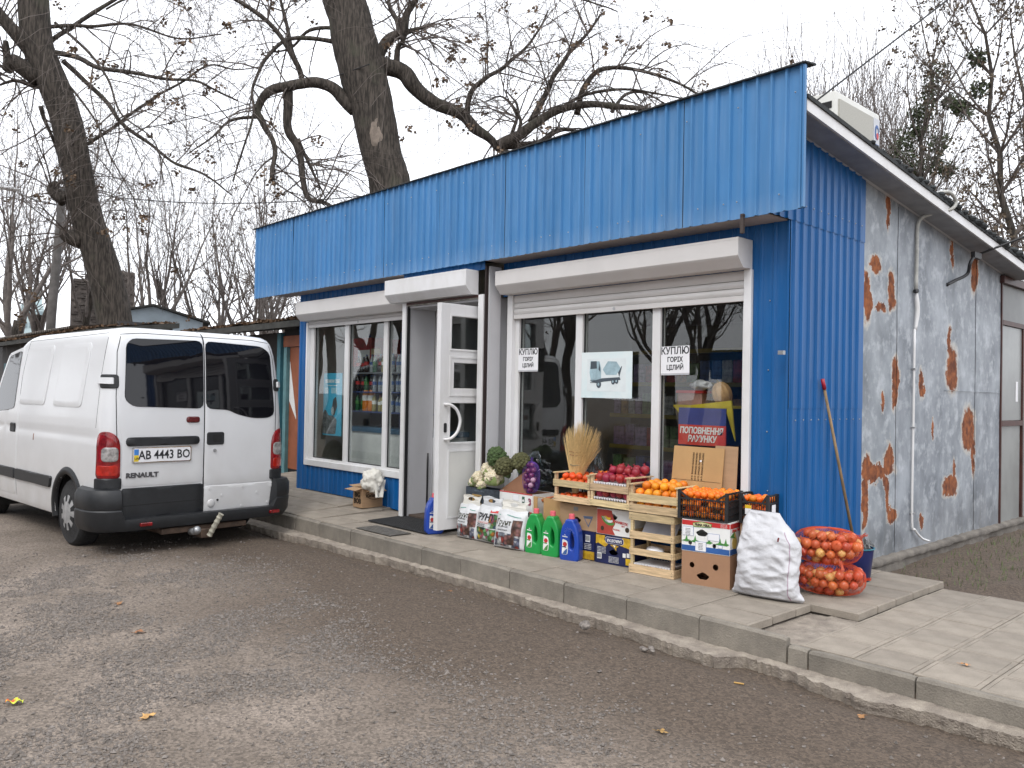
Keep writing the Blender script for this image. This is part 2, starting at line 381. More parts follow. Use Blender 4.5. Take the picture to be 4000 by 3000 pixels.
# ------------------------------------------------------------------ pavement of concrete tiles, kerb, mortar apron
def tile_mesh(w, d, h, groove=True):
    bm = bmesh.new(); bmesh.ops.create_cube(bm, size=1)
    for v in bm.verts: v.co = Vector((v.co.x * w, v.co.y * d, (v.co.z - 0.5) * h))
    top = [f for f in bm.faces if f.normal.z > .9]
    bmesh.ops.bevel(bm, geom=[e for e in top[0].edges], offset=0.004, segments=1, affect='EDGES')
    if groove:
        top = [max(bm.faces, key=lambda f: f.normal.z * f.calc_area())]
        bmesh.ops.inset_region(bm, faces=top, thickness=0.028, depth=0)
        bmesh.ops.inset_region(bm, faces=top, thickness=0.0035, depth=-0.006)
        bmesh.ops.inset_region(bm, faces=top, thickness=0.0035, depth=0.006)
    me = bpy.data.meshes.new('paving_tile'); bm.to_mesh(me); bm.free(); me.materials.append(TILE); return me
BED = M('sand_bed', (0.07, 0.058, 0.046), 0.95, 0.2, 8, bump=0.4, bscale=120)
mb = MB()
mb.box(-12.4, -2.80, 4.68, 5.5, -0.1, 0.118); mb.box(-12.4, -3.1, 5.502, 5.70, -0.1, 0.118); mb.box(-3.07, -2.47, 5.53, 7.05, -0.1, 0.118)
pave = tag(mb.build('pavement', BED), kind='structure', label='raised pavement of grey concrete tiles along the shop')
tm = tile_mesh(0.484, 0.299, 0.05); tcut = tile_mesh(0.484, 0.199, 0.05); tB = tile_mesh(0.13, 0.301, 0.05)
def lay(me, x, y, par, z0=None):
    z = pz(x, y) if z0 is None else z0
    sl = (pz(x, y + 0.1) - pz(x, y - 0.1)) / 0.2 if z0 is None else 0
    o = link('paving_tile', me, par, (x, y, z + random.uniform(-.0022, .0022)), (math.atan(sl) + R(random.uniform(-.35, .35)), R(random.uniform(-.3, .3)), R(random.uniform(-.25, .25)))); return o
for c in range(19):
    x = -2.78 - 0.2475 - 0.495 * c
    for r in range(3):
        y = 4.675 + 0.155 + 0.31 * r
        if r == 2 and c == 0: lay(tcut, x, y - 0.05, pave)
        else: lay(tm, x, y, pave)
    if x < -3.3: lay(tm, x, 5.76, pave)
    if x < -10.6:
        for r in range(4, 8): lay(tm, x, 4.83 + 0.31 * r, pave)
for r in range(5):
    y = 5.515 + 0.155 + 0.31 * r
    lay(tm, -2.45 - 0.2475, y, pave); lay(tB, -2.945 - 0.068, y, pave)

def stone_mesh(l, w=0.064, h=0.30):
    mb = MB(); n = 14
    prof = [(w / 2, -h), (w / 2, -0.012), (w / 2 - 0.012, 0), (-w / 2 + 0.014, 0), (-w / 2, -0.014), (-w / 2, -h)]
    for i in range(n + 1):
        u = (i / n - 0.5) * l; e = 0.006 if i in (0, n) else 0
        for (yy, zz) in prof:
            j = 0.0025 * fbm(u * 1 + l * 31, yy * 20, zz * 9, 9, 2)
            mb.v.append((u, yy + j - e * (1 if yy > 0 else -1), zz + (j * 1.5 - e if zz > -0.05 else 0)))
    k = len(prof)
    for i in range(n):
        for j in range(k - 1): a = i * k + j; mb.f.append((a, a + 1, a + k + 1, a + k)); mb.m.append(0)
    mb.f += [tuple(range(k)), tuple(n * k + j for j in range(k - 1, -1, -1))]; mb.m += [0, 0]
    return mb.mesh('kerb_stone', KERB, smooth=True, auto=30)
kerb = tag(thing('kerb', 'grey concrete kerb in front of the shop', None), kind='structure')
del_joints = [-2.492, -3.112, -3.722, -4.335, -4.945, -5.575, -6.145, -6.765, -7.375, -8.01, -8.545, -9.16, -9.78, -10.4, -11.0, -11.6, -12.2]
for a, b2 in zip(del_joints[1:], del_joints[:-1]):
    l = b2 - a - 0.007
    link('kerb_stone', stone_mesh(l), kerb, ((a + b2) / 2, 4.652 + random.uniform(-.004, .004), 0.163 + random.uniform(-.004, .004)), (0, R(random.uniform(-.3, .3)), R(random.uniform(-.3, .3))))
for a, b2 in [(-2.485, -2.362), (-2.350, -1.752), (-1.742, -1.14), (-1.13, -.53), (-.52, .08), (.09, .69), (.70, 1.3)]:
    link('kerb_stone', stone_mesh(b2 - a, 0.066), kerb, ((a + b2) / 2, 4.655 + random.uniform(-.004, .004), 0.119 + random.uniform(-.003, .003)), (0, 0, R(random.uniform(-.5, .5))))

# lower pavement on the right
mb = MB().box(-2.43, 2.0, 4.70, 7.08, -0.1, 0.078)
low = tag(mb.build('side_pavement', BED), kind='structure', label='lower pavement of pale tiles beside the shop')
tl = tile_mesh(0.3255, 0.3255, 0.045)
for i in range(12):
    for j in range(7):
        x = -2.445 + 0.165 + 0.33 * i; y = 4.695 + 0.165 + 0.33 * j + 0.0
        lay(tl, x, y, low, 0.120)
# mortar left in the gap between the two pavements
def mp(u, v):
    x = -2.80 + 0.36 * u; y = 4.70 + 0.82 * v
    h = 0.098 + 0.012 * smooth((u - 0.42 - 0.25 * nz(x * 9, y * 9)) / 0.1) + 0.004 * fbm(x, y, 0, 22, 3); return (x, y, h)
tag(MB().grid(mp, 26, 50, 0).build('mortar_bed', APRON, smooth=True), kind='structure', label='strip of bare mortar between the two pavements')

ax = [-12.5, -9.2, -8.375, -7.704, -7.182, -6.801, -6.396, -6.129, -5.451, -4.816, -4.198, -3.82, -3.15, -2.859, -2.737, -2.397, -1.931, -1.656, -1.383, -1.21, 0.6]
ay = [4.45, 4.42, 4.437, 4.50, 4.468, 4.54, 4.555, 4.55, 4.56, 4.54, 4.485, 4.52, 4.44, 4.423, 4.58, 4.535, 4.425, 4.499, 4.50, 4.52, 4.5]
def apr(u, v):
    x = -12.5 + 13.1 * u; e = float(np.interp(x, ax, ay)) + 0.030 * fbm(x, 0, 4, 6, 4) + 0.022 * fbm(x, 3, 1, 26, 3)
    e = min(e, 4.6)
    prof = [(4.625, 0.0), (0, 0), (0, 0), (0, 0)]
    if v < 0.7: t = v / 0.7; y = 4.622 + (e - 4.622) * t; z = 0.006 - 0.008 * t + 0.008 * fbm(x, y, 0, 14, 4)
    else: t = (v - 0.7) / 0.3; y = e + 0.02 * t + 0.014 * t * nz(x * 14, t * 3); z = -0.006 - 0.105 * t + 0.004 * fbm(x, t, 3, 20, 2)
    return (x, y, z)
tag(MB().grid(apr, 700, 14).build('kerb_footing', APRON, smooth=False), kind='structure', label='ragged mortar footing below the kerb')

# things lying on the ground
LEAFM = M('dry_leaf', (0.52, 0.27, 0.10), 0.7, 0.25, 30, rnd=0.3)
def leaf_mesh(s, seed):
    rg = random.Random(seed); mb = MB(); n = 18; c = (0, 0, 0.012 * s / 0.05); mb.v.append(c)
    for i in range(n):
        a = 2 * math.pi * i / n; lob = 1 + 0.45 * math.cos(5 * a) * (0.5 if rg.random() < .2 else 1); r = s * 0.62 * lob * (1.25 if abs(a - 3.14) > 2 else 0.9)
        mb.v.append((r * math.cos(a), r * 0.8 * math.sin(a), 0.004 + rg.uniform(0, 0.35) * s * abs(math.sin(a))))
    mb.f = [(0, 1 + i, 1 + (i + 1) % n) for i in range(n)]; mb.m = [0] * n
    mb.tube([(-0.5 * s, 0, .004), (-1.2 * s, .1 * s, .006)], 0.0012, 3)
    return mb.mesh('leaf', LEAFM, smooth=True)
for x, y, s, rz, lab in [(-2.43, 3.30, .036, .4, 'orange brown leaf on the gravel nearest the kerb corner'), (-4.17, 1.48, .052, 2.2, 'curled orange leaf on the gravel in front'),
                    (-5.65, 1.94, .045, 1.0, 'pale dry leaf lying on the gravel near the middle'), (-6.52, 2.09, .05, 2.9, 'brown twisted leaf on the gravel behind the van'),
                    (-1.64, 5.05, .034, 0.3, 'yellow leaf lying on the lower pavement tiles'), (-1.86, 4.24, .04, 1.8, 'dark curled leaf on earth below the low kerb'),
                    (-5.35, 4.33, .028, .7, 'two toned small leaf on damp earth by the kerb')]:
    z = 0.124 if y > 4.7 else gz(x, y) + 0.004
    tag(link('fallen_leaf', leaf_mesh(s, int(x * 100)), None, (x, y, z), (0, 0, rz)), lab, 'leaf')
WRAP = M('wrapper_foil', (0.55, 0.62, 0.05), 0.25, 0.3, 25, col2=(0.62, 0.12, 0.02), thr=(.45, .5))
tag(MB().grid(lambda u, v: ((u - .5) * .075, (v - .5) * .045, 0.012 + .01 * math.sin(u * 9 + v * 4) + .006 * math.sin(v * 11)), 9, 7).build('sweet_wrapper', WRAP, None, (-4.82, 1.05, -0.03), (0, 0, 1.0), smooth=True), 'yellow green crumpled sweet wrapper on the gravel', 'wrapper')
tag(MB().tube([(0, 0, 0), (.055, .004, 0)], .0045, 8).build('cigarette_end', M('filter_paper', (.55, .33, .10), .8), None, (-2.56, 4.16, gz(-2.56, 4.16) + .006), (0, 0, .3)), 'tan cigarette end on damp earth near the kerb', 'cigarette end')
def rock(s, seed):
    bm = bmesh.new(); bmesh.ops.create_icosphere(bm, subdivisions=2, radius=s); rg = Vector((seed, seed * 2, 0))
    for v in bm.verts: v.co *= 1 + 0.9 * mnoise.noise(v.co / s * 0.9 + rg) * .5; v.co.z *= .7
    me = bpy.data.meshes.new('rock'); bm.to_mesh(me); bm.free(); me.materials.append(GRAV); return me
tag(link('stone', rock(.042, 3), None, (-3.84, 4.32, .0)), 'grey fist sized stone lying below the kerb', 'stone')
for i, (x, y) in enumerate([(-3.3, 4.27), (-3.26, 4.31), (-3.22, 4.27), (-3.27, 4.25)]):
    tag(link('earth_clod', rock(.018 + .005 * (i % 2), 7 + i), None, (x, y, -.02)), 'dark earth clod in a small heap by the mortar footing', 'clod', 'earth clods by the kerb footing')
# tufts of grass beside the foundation
GRASS = M('grass_blades', (0.12, 0.20, 0.04), 0.6, 0.3, 15); mb = MB()
for k in range(2600):
    x = random.uniform(-2.95, -0.6); y = random.uniform(7.3, 12.5)
    if nz(x, y, 7, 1.3) + 0.55 * math.exp(-abs(x + 2.75) * 2.2) < 0.12: continue
    z = gz(x, y); a = random.uniform(0, 6.28); h = random.uniform(.025, .07); w = .003; dx, dy = math.cos(a), math.sin(a)
    mb.add([(x - dy * w, y + dx * w, z - .003), (x + dy * w, y - dx * w, z - .003), (x + dx * h * .5, y + dy * h * .5, z + h)], [(0, 1, 2)])
tag(mb.build('grass', GRASS), kind='stuff', label='sparse short grass on the earth beside the grey wall')
LITTER = M('leaf_litter', (0.13, 0.075, 0.04), 0.9, 0.3, 20)
# ------------------------------------------------------------------ the shop
FY = 5.71; SX = -3.09
shop = thing('shop_building', 'blue profiled metal shop with wide fascia and rusty galvanised side wall', 'shop')
def P(name, mb, mat, par=None, **k): return mb.build(name, mat, par or shop, **k)

def profile_pts(length, pitch=0.115, rib=0.034, h=0.012, start=0.04):
    """(u, out) polyline of trapezoid ribs"""
    pts = [(0, 0)]; u = start
    while u + rib < length - 0.004:
        pts += [(u, 0), (u + 0.009, h), (u + rib - 0.009, h), (u + rib, 0)]; u += pitch
    pts.append((length, 0)); return pts
def sheet(name, mat, p0, du, dn, length, zb, zt, wob=0.0, **k):
    """profiled sheet from p0 along du, ribs out along dn; zb/zt number or function of u"""
    zb_ = zb if callable(zb) else (lambda u: zb); zt_ = zt if callable(zt) else (lambda u: zt)
    pts = profile_pts(length, **k); mb = MB(); du = Vector(du); dn = Vector(dn); p0 = Vector(p0); nzv = 6
    for (u, o) in pts:
        for i in range(nzv):
            t = i / (nzv - 1); z = zb_(u) + (zt_(u) - zb_(u)) * t
            w = wob * fbm(u * 1.3 + p0.x, z * 1.1, p0.y, 1.6, 2)
            q = p0 + du * u + dn * (o + w); mb.v.append((q.x, q.y, z))
    for i in range(len(pts) - 1):
        for j in range(nzv - 1):
            a = i * nzv + j; mb.f.append((a, a + nzv, a + nzv + 1, a + 1)); mb.m.append(0)
    return P(name, mb, mat)

X_, Y_ = (1, 0, 0), (0, 1, 0)
# front wall
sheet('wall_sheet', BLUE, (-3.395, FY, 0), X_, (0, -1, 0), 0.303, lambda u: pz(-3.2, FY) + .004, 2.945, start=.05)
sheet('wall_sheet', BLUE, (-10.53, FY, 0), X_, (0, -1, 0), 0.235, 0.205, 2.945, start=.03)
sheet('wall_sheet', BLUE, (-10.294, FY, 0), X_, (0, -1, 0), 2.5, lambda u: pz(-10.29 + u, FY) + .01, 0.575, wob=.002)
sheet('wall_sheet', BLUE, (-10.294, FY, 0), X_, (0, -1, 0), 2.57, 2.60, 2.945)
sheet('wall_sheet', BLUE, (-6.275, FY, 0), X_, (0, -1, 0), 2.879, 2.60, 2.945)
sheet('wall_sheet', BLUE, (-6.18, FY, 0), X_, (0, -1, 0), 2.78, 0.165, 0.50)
# left end and back (turned from the camera)
P('wall_panel', MB().box(-10.54, -10.532, FY + .004, 10.5, 0.15, 3.3), BLUE)
P('wall_panel', MB().box(-10.53, SX - .03, 10.5, 10.53, 0.1, 3.16), GREYW)
# side wall
zr = lambda y: 3.73 - 0.1105 * (y - 5.92)
sheet('wall_sheet', BLUE, (SX, FY, 0), Y_, X_, 1.252, 0.13, 1.535, start=.03, pitch=.121, h=.016)
sheet('wall_sheet', BLUE, (SX + .003, FY, 0), Y_, X_, 1.252, 1.53, 2.955, start=.03, pitch=.121, h=.016)
sheet('wall_sheet', BLUE, (SX + .008, 5.437, 0), Y_, X_, 1.527, lambda u: 2.945, lambda u: min(zr(5.437 + u), 3.80), start=.06, pitch=.121, h=.016)
P('corner_trim', MB().box(SX - .018, SX - .004, FY - .016, FY - .002, .17, 2.943), BLUE)
# rusty galvanised sheets
GALV = M('galvanised_old', (0.325, 0.355, 0.39), 0.5, col2=(0.135, 0.155, 0.18), scale=2.6, detail=9, thr=(0.34, 0.64), stretch=(1, 1, .75), metal=0.0, rnd=.07)
def rust_nodes(m):
    ns, L, b = nodes(m); src = b.inputs['Base Color'].links[0].from_socket
    tc = ns.new('ShaderNodeTexCoord')
    n = ns.new('ShaderNodeTexNoise'); n.inputs['Scale'].default_value = 3.6; n.inputs['Detail'].default_value = 6; L(tc.outputs['Object'], n.inputs['Vector'])
    sb = ns.new('ShaderNodeVectorMath'); sb.operation = 'SUBTRACT'; sb.inputs[1].default_value = (.5, .5, .5); L(n.outputs['Color'], sb.inputs[0])
    sc = ns.new('ShaderNodeVectorMath'); sc.operation = 'SCALE'; sc.inputs['Scale'].default_value = 0.25; L(sb.outputs[0], sc.inputs[0])
    nb = ns.new('ShaderNodeTexNoise'); nb.inputs['Scale'].default_value = 17; nb.inputs['Detail'].default_value = 7; nb.inputs['Roughness'].default_value = .7; L(tc.outputs['Object'], nb.inputs['Vector'])
    sb2 = ns.new('ShaderNodeVectorMath'); sb2.operation = 'SUBTRACT'; sb2.inputs[1].default_value = (.5, .5, .5); L(nb.outputs['Color'], sb2.inputs[0])
    sc2 = ns.new('ShaderNodeVectorMath'); sc2.operation = 'MULTIPLY'; sc2.inputs[1].default_value = (.12, .12, .16); L(sb2.outputs[0], sc2.inputs[0])
    sa = ns.new('ShaderNodeVectorMath'); sa.operation = 'ADD'; L(sc.outputs[0], sa.inputs[0]); L(sc2.outputs[0], sa.inputs[1])
    av = ns.new('ShaderNodeVectorMath'); av.operation = 'ADD'; L(tc.outputs['Object'], av.inputs[0]); L(sa.outputs[0], av.inputs[1])
    cur = None
    spots = [(7.44, 3.38, .06, .08), (7.45, 3.24, .03, .11), (7.19, 2.79, .10, .085), (7.54, 2.61, .075, .15), (7.03, 2.50, .07, .20), (7.30, 2.42, .12, .035),
             (9.35, 3.35, .33, .06), (9.66, 3.12, .10, .30), (9.0, 3.12, .04, .14), (9.06, 1.93, .14, .19), (8.98, 2.20, .05, .15), (7.64, 1.74, .07, .20), (7.37, 1.58, .03, .09),
             (8.24, 1.78, .05, .12), (9.54, 1.32, .17, .22), (9.69, 1.04, .045, .20), (9.04, .73, .17, .10), (9.12, .88, .045, .12), (7.06, 1.03, .10, .11), (7.3, .97, .28, .055),
             (7.53, 1.10, .07, .13), (7.46, .78, .05, .20), (7.58, .57, .12, .055), (7.02, .78, .05, .24), (8.53, 1.36, .03, .09), (8.25, .47, .055, .06)]
    for y, z, ry, rz in spots:
        s = ns.new('ShaderNodeVectorMath'); s.operation = 'SUBTRACT'; s.inputs[1].default_value = (SX, y, z); L(av.outputs[0], s.inputs[0])
        d = ns.new('ShaderNodeVectorMath'); d.operation = 'DIVIDE'; d.inputs[1].default_value = (3, ry * 1.1, rz * 1.1); L(s.outputs[0], d.inputs[0])
        ln = ns.new('ShaderNodeVectorMath'); ln.operation = 'LENGTH'; L(d.outputs[0], ln.inputs[0])
        if cur is None: cur = ln.outputs['Value']
        else:
            mn = ns.new('ShaderNodeMath'); mn.operation = 'MINIMUM'; L(cur, mn.inputs[0]); L(ln.outputs['Value'], mn.inputs[1]); cur = mn.outputs[0]
    pale = ns.new('ShaderNodeMapRange'); pale.inputs['From Min'].default_value = 1.32; pale.inputs['From Max'].default_value = 1.02; L(cur, pale.inputs[0])
    core = ns.new('ShaderNodeMapRange'); core.inputs['From Min'].default_value = 1.08; core.inputs['From Max'].default_value = 0.93; L(cur, core.inputs[0])
    n2 = ns.new('ShaderNodeTexNoise'); n2.inputs['Scale'].default_value = 16; n2.inputs['Detail'].default_value = 5; L(tc.outputs['Object'], n2.inputs['Vector'])
    rr = ns.new('ShaderNodeValToRGB'); e = rr.color_ramp.elements; e[0].position = .35; e[1].position = .7; e[0].color = (.11, .030, .012, 1); e[1].color = (.33, .105, .032, 1); L(n2.outputs['Fac'], rr.inputs[0])
    m1 = ns.new('ShaderNodeMix'); m1.data_type = 'RGBA'; m1.inputs['B'].default_value = (.56, .52, .45, 1)
    pm = ns.new('ShaderNodeMath'); pm.operation = 'MULTIPLY'; pm.inputs[1].default_value = .75; L(pale.outputs[0], pm.inputs[0]); L(pm.outputs[0], m1.inputs['Factor'])
    # vertical runs and grime
    mp_ = ns.new('ShaderNodeMapping'); mp_.inputs['Scale'].default_value = (5, 5, .5); L(tc.outputs['Object'], mp_.inputs[0])
    n3 = ns.new('ShaderNodeTexNoise'); n3.inputs['Scale'].default_value = 2.2; n3.inputs['Detail'].default_value = 7; L(mp_.outputs[0], n3.inputs['Vector'])
    g = ns.new('ShaderNodeMapRange'); g.inputs['From Min'].default_value = .48; g.inputs['From Max'].default_value = .75; g.inputs['To Max'].default_value = .2; L(n3.outputs['Fac'], g.inputs[0])
    m0 = ns.new('ShaderNodeMix'); m0.data_type = 'RGBA'; m0.inputs['B'].default_value = (.19, .20, .215, 1); L(g.outputs[0], m0.inputs['Factor']); L(src, m0.inputs['A'])
    n4 = ns.new('ShaderNodeTexNoise'); n4.inputs['Scale'].default_value = 6.5; n4.inputs['Detail'].default_value = 9; n4.inputs['Roughness'].default_value = .68; L(tc.outputs['Object'], n4.inputs['Vector'])
    w = ns.new('ShaderNodeMapRange'); w.inputs['From Min'].default_value = .50; w.inputs['From Max'].default_value = .66; w.inputs['To Max'].default_value = .65; L(n4.outputs['Fac'], w.inputs[0])
    mw = ns.new('ShaderNodeMix'); mw.data_type = 'RGBA'; mw.inputs['B'].default_value = (.50, .53, .57, 1); L(w.outputs[0], mw.inputs['Factor']); L(src, mw.inputs['A']); src = mw.outputs['Result']; L(src, m0.inputs['A'])
    sp = ns.new('ShaderNodeSeparateXYZ'); L(tc.outputs['Object'], sp.inputs[0])
    lo = ns.new('ShaderNodeMapRange'); lo.inputs['From Min'].default_value = .75; lo.inputs['From Max'].default_value = .1; lo.inputs['To Max'].default_value = .75; L(sp.outputs['Z'], lo.inputs[0])
    lm = ns.new('ShaderNodeMath'); lm.operation = 'MULTIPLY'; L(lo.outputs[0], lm.inputs[0]); L(n3.outputs['Fac'], lm.inputs[1])
    mlo = ns.new('ShaderNodeMix'); mlo.data_type = 'RGBA'; mlo.inputs['B'].default_value = (.12, .105, .09, 1); L(lm.outputs[0], mlo.inputs['Factor']); L(m0.outputs['Result'], mlo.inputs['A'])
    L(mlo.outputs['Result'], m1.inputs['A'])
    m2 = ns.new('ShaderNodeMix'); m2.data_type = 'RGBA'; L(core.outputs[0], m2.inputs['Factor']); L(m1.outputs['Result'], m2.inputs['A']); L(rr.outputs[0], m2.inputs['B'])
    L(m2.outputs['Result'], b.inputs['Base Color'])
    ro = ns.new('ShaderNodeMapRange'); ro.inputs['To Min'].default_value = .5; ro.inputs['To Max'].default_value = .9; L(core.outputs[0], ro.inputs[0]); L(ro.outputs[0], b.inputs['Roughness'])
rust_nodes(GALV)
ed = [6.962, 7.66, 8.83, 9.72, 10.53]
for i, (a, b2) in enumerate(zip(ed[:-1], ed[1:])):
    o = 0.004 * (i % 2)
    def gf(u, v, a=a, b2=b2, o=o):
        y = a + (b2 - a) * u; zb = 0.10; z = zb + (zr(y) - zb) * v
        return (SX + o + .004 * fbm(y, z, 2, 1.3, 3), y, z)
    P('galvanised_sheet', MB().grid(gf, 14, 40, flip=False), GALV, smooth=True)
P('sheet_seam', MB().bar((SX + .012, 8.83, 1.72), (SX + .012, 10.5, 1.72), .004, .006), GALV)
# foundation strip and rubble
CONC = concrete('foundation_concrete', (.20, .18, .155), (.09, .08, .07), .6, 6)
def ff(u, v):
    y = 7.05 + 6.0 * u; k = 0.05 * fbm(y, 0, 0, 1.5, 3)
    pr = [(0, .222), (.060, .212), (.064, .168), (.045 + k * .6, .15), (.05 + k, .06), (.03 + k, -.05)]; t = v * (len(pr) - 1); i = min(int(t), len(pr) - 2); w = t - i
    x = pr[i][0] * (1 - w) + pr[i + 1][0] * w; z = pr[i][1] * (1 - w) + pr[i + 1][1] * w
    return (SX + x + .012 * fbm(y, z, 1, 14, 3) * (z < .17), y, z + .008 * fbm(y, z, 5, 9, 2) + .005)
P('foundation_strip', MB().grid(ff, 150, 14, flip=True), CONC, smooth=True)
# yard door at the far end of the side wall
sdoor = P('side_door', MB().box(SX - .02, SX, 10.56, 11.34, 1.40, 2.50).box(SX - .02, SX, 10.56, 11.30, .2, 1.33), M('frosted_sheet', (.27, .28, .275), .35, .12, 2))
P('door_frame', MB().box(SX - .03, SX + .02, 10.535, 10.565, .2, 3.0).box(SX - .03, SX + .02, 11.34, 11.38, .2, 2.5).box(SX - .03, SX + .022, 10.566, 11.34, 1.335, 1.395).box(SX - .03, SX + .022, 10.566, 12.2, 2.505, 2.56).box(SX - .05, SX + .05, 10.5, 12.4, 2.98, 3.06), BROWNMETAL, sdoor)
P('notice', MB().box(SX + .001, SX + .004, 11.12, 11.2, 1.62, 1.86), PAPER, sdoor)
P('wall_panel', MB().box(SX - .025, SX - .005, 10.567, 12.4, 2.562, 2.978).box(SX - .025, SX - .005, 11.382, 12.4, .2, 2.50), M('dull_grey_panel', (.27, .28, .28), .6, .1, 2))
# roof
def roof_strip(mb, x0, x1, y0, y1, t0, t1):
    z = lambda y: 3.745 - 0.1105 * (y - 5.46)
    mb.add([(x0, y0, z(y0) + t0), (x1, y0, z(y0) + t0), (x1, y1, z(y1) + t0), (x0, y1, z(y1) + t0), (x0, y0, z(y0) + t1), (x1, y0, z(y0) + t1), (x1, y1, z(y1) + t1), (x0, y1, z(y1) + t1)],
           [(0, 3, 2, 1), (4, 5, 6, 7), (0, 1, 5, 4), (1, 2, 6, 5), (2, 3, 7, 6), (3, 0, 4, 7)]); return mb
ROOFM = M('dark_roofing', (.035, .04, .042), .85, .25, 12, bump=.4)
P('roof', roof_strip(MB(), -11.3, -2.83, 5.455, 11.1, -.012, .02), ROOFM)
P('roof_trim', roof_strip(MB(), -2.86, -2.842, 5.46, 10.9, -.095, -.0125), WHITE)
P('roof_soffit', roof_strip(MB(), SX + .03, -2.862, 5.47, 10.9, -.10, -.085), M('soffit_grey', (.30, .31, .33), .6))
P('roof_fascia', roof_strip(MB(), SX - .03, SX + .029, 5.47, 10.56, -.1, -.0125), GREYW)
mb = MB()                                                   # moss and debris along the roof edge
for k in range(420):
    y = random.uniform(6.5, 11.0); z = 3.745 - .1105 * (y - 5.46) + .02; s = random.uniform(.008, .03) * (1 + (y - 6.5) * .25)
    mb.sphere((-2.86 + random.uniform(-.05, .03), y, z + random.uniform(-.01, s * .6)), s, 5, 4, 0, (1, 1.3, .7))
tag(P('moss', mb, ROOFM), kind='stuff')
# fascia of nine sheets
js = [-11.385, -10.24, -9.207, -8.053, -7.008, -5.964, -4.915, -3.864, -2.83]
fz0 = lambda x: 2.948 - .0032 * (-2.83 - x); fz1 = lambda x: 3.98 - .0038 * (-2.83 - x)
for i, (a, b2) in enumerate(zip(js[:-1], js[1:])):
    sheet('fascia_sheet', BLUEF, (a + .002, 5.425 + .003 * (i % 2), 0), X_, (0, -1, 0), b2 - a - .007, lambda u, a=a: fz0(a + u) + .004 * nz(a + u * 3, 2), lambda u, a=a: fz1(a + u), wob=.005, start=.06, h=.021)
P('fascia_back', MB().box(-11.38, -2.835, 5.432, 5.436, 2.95, 3.94), DARK)
P('fascia_edge', MB().box(-2.846, -2.832, 5.40, 5.431, 2.955, 3.96), BLUEF)
cap = MB()
for i in range(60):
    x0 = -11.41 + i * 8.588 / 60; x1 = x0 + 8.588 / 60; d0, d1 = (.006 * nz(x * 5, 3) for x in (x0, x1))
    cap.add([(x0, 5.385 + d0, fz1(x0) - .012 + d0), (x1, 5.385 + d1, fz1(x1) - .012 + d1), (x1, 5.55, fz1(x1) + .008), (x0, 5.55, fz1(x0) + .008), (x0, 5.385 + d0, fz1(x0) - .002 + d0), (x1, 5.385 + d1, fz1(x1) - .002 + d1), (x1, 5.55, fz1(x1) + .022), (x0, 5.55, fz1(x0) + .022)],
            [(0, 3, 2, 1), (4, 5, 6, 7), (0, 1, 5, 4), (1, 2, 6, 5), (2, 3, 7, 6), (3, 0, 4, 7)])
P('fascia_cap', cap, ROOFM)
SOFF = M('soffit_brownish', (.42, .37, .35), .8, .12, 2)
P('soffit', MB().box(-10.9, -7.735, 5.437, FY - .002, 2.936, 2.944), SOFF)
P('soffit', MB().box(-6.27, SX - .02, 5.437, FY - .002, 2.944, 2.952), SOFF)
P('soffit_bracket', MB().box(-3.33, -3.305, 5.40, 5.424, 2.83, 2.96).box(-3.33, -3.305, 5.40, 5.47, 2.955, 2.975), M('rusty_bracket', (.06, .045, .04), .8))
P('wall_hook', MB().box(SX - .03, SX + .012, FY - .11, FY - .075, 1.93, 1.96), STEEL)
# screws
mb = MB()
for i in range(74):
    x = -11.3 + i * .115
    if i % 3 == 0 or random.random() < .2: mb.sphere((x, 5.407, 3.07 + .02 * nz(i, 1)), .0065, 6, 4)
    if i % 4 == 1: mb.sphere((x, 5.407, 3.78 + .03 * nz(i, 2)), .0065, 6, 4)
for y in np.arange(5.78, 6.95, .121):
    for z in (3.08, .35, 1.45): mb.sphere((SX + .012, y + .02, z + .02 * nz(y, z)), .006, 6, 4)
for z in (.9, 1.35, 1.82, 2.35): mb.sphere((-3.25 + .02 * nz(z, 0), FY - .004, z), .006, 6, 4)
tag(P('screw_heads', mb, STEEL), kind='stuff')

# --- roller shutters: box with chamfered lower front, slats, guides
def shutter_box(x0, x1, yb, yf, zb, zt, mat=WHITE):
    prof = [(yb, zb), (yf + .075, zb), (yf + .012, zb + .068), (yf, zb + .085), (yf, zt), (yb, zt)]
    n = len(prof); mb = MB(); mb.v = [(x0, y, z) for y, z in prof] + [(x1, y, z) for y, z in prof]
    mb.f = [tuple(range(n - 1, -1, -1)), tuple(range(n, 2 * n))] + [(i, (i + 1) % n, n + (i + 1) % n, n + i) for i in range(n)]; mb.m = [0] * len(mb.f)
    mb.box(x0 + .004, x1 - .004, yf - .0018, yf + .001, zt - .018, zt - .0155)
    return P('shutter_box', mb, mat, bevel=.003)
WARMW = M('warm_white_aluminium', (.62, .60, .585), .4, .04, 2)
shutter_box(-6.175, -3.405, FY - .002, 5.50, 2.605, 2.83, WARMW)
shutter_box(-10.31, -7.735, FY - .002, 5.52, 2.55, 2.80, WARMW)
shutter_box(-7.88, -6.43, 5.50, 5.33, 2.615, 2.865, WHITE)
def slats(x0, x1, y, zs, mat=WARMW):
    for a, b2 in zip(zs[:-1], zs[1:]):
        h = b2 - a - .004; n = 7; mb = MB()
        for i in range(n):
            t = i / (n - 1); yy = y - .010 * math.sin(math.pi * t); mb.v += [(x0, yy, a + h * t), (x1, yy, a + h * t)]
        mb.f = [(2 * i, 2 * i + 1, 2 * i + 3, 2 * i + 2) for i in range(n - 1)]; mb.m = [0] * (n - 1)
        P('shutter_slat', mb, mat, smooth=True)
    P('shutter_bottom_bar', MB().box(x0, x1, y - .012, y + .008, zs[0] - .048, zs[0] - .003), mat, bevel=.003)
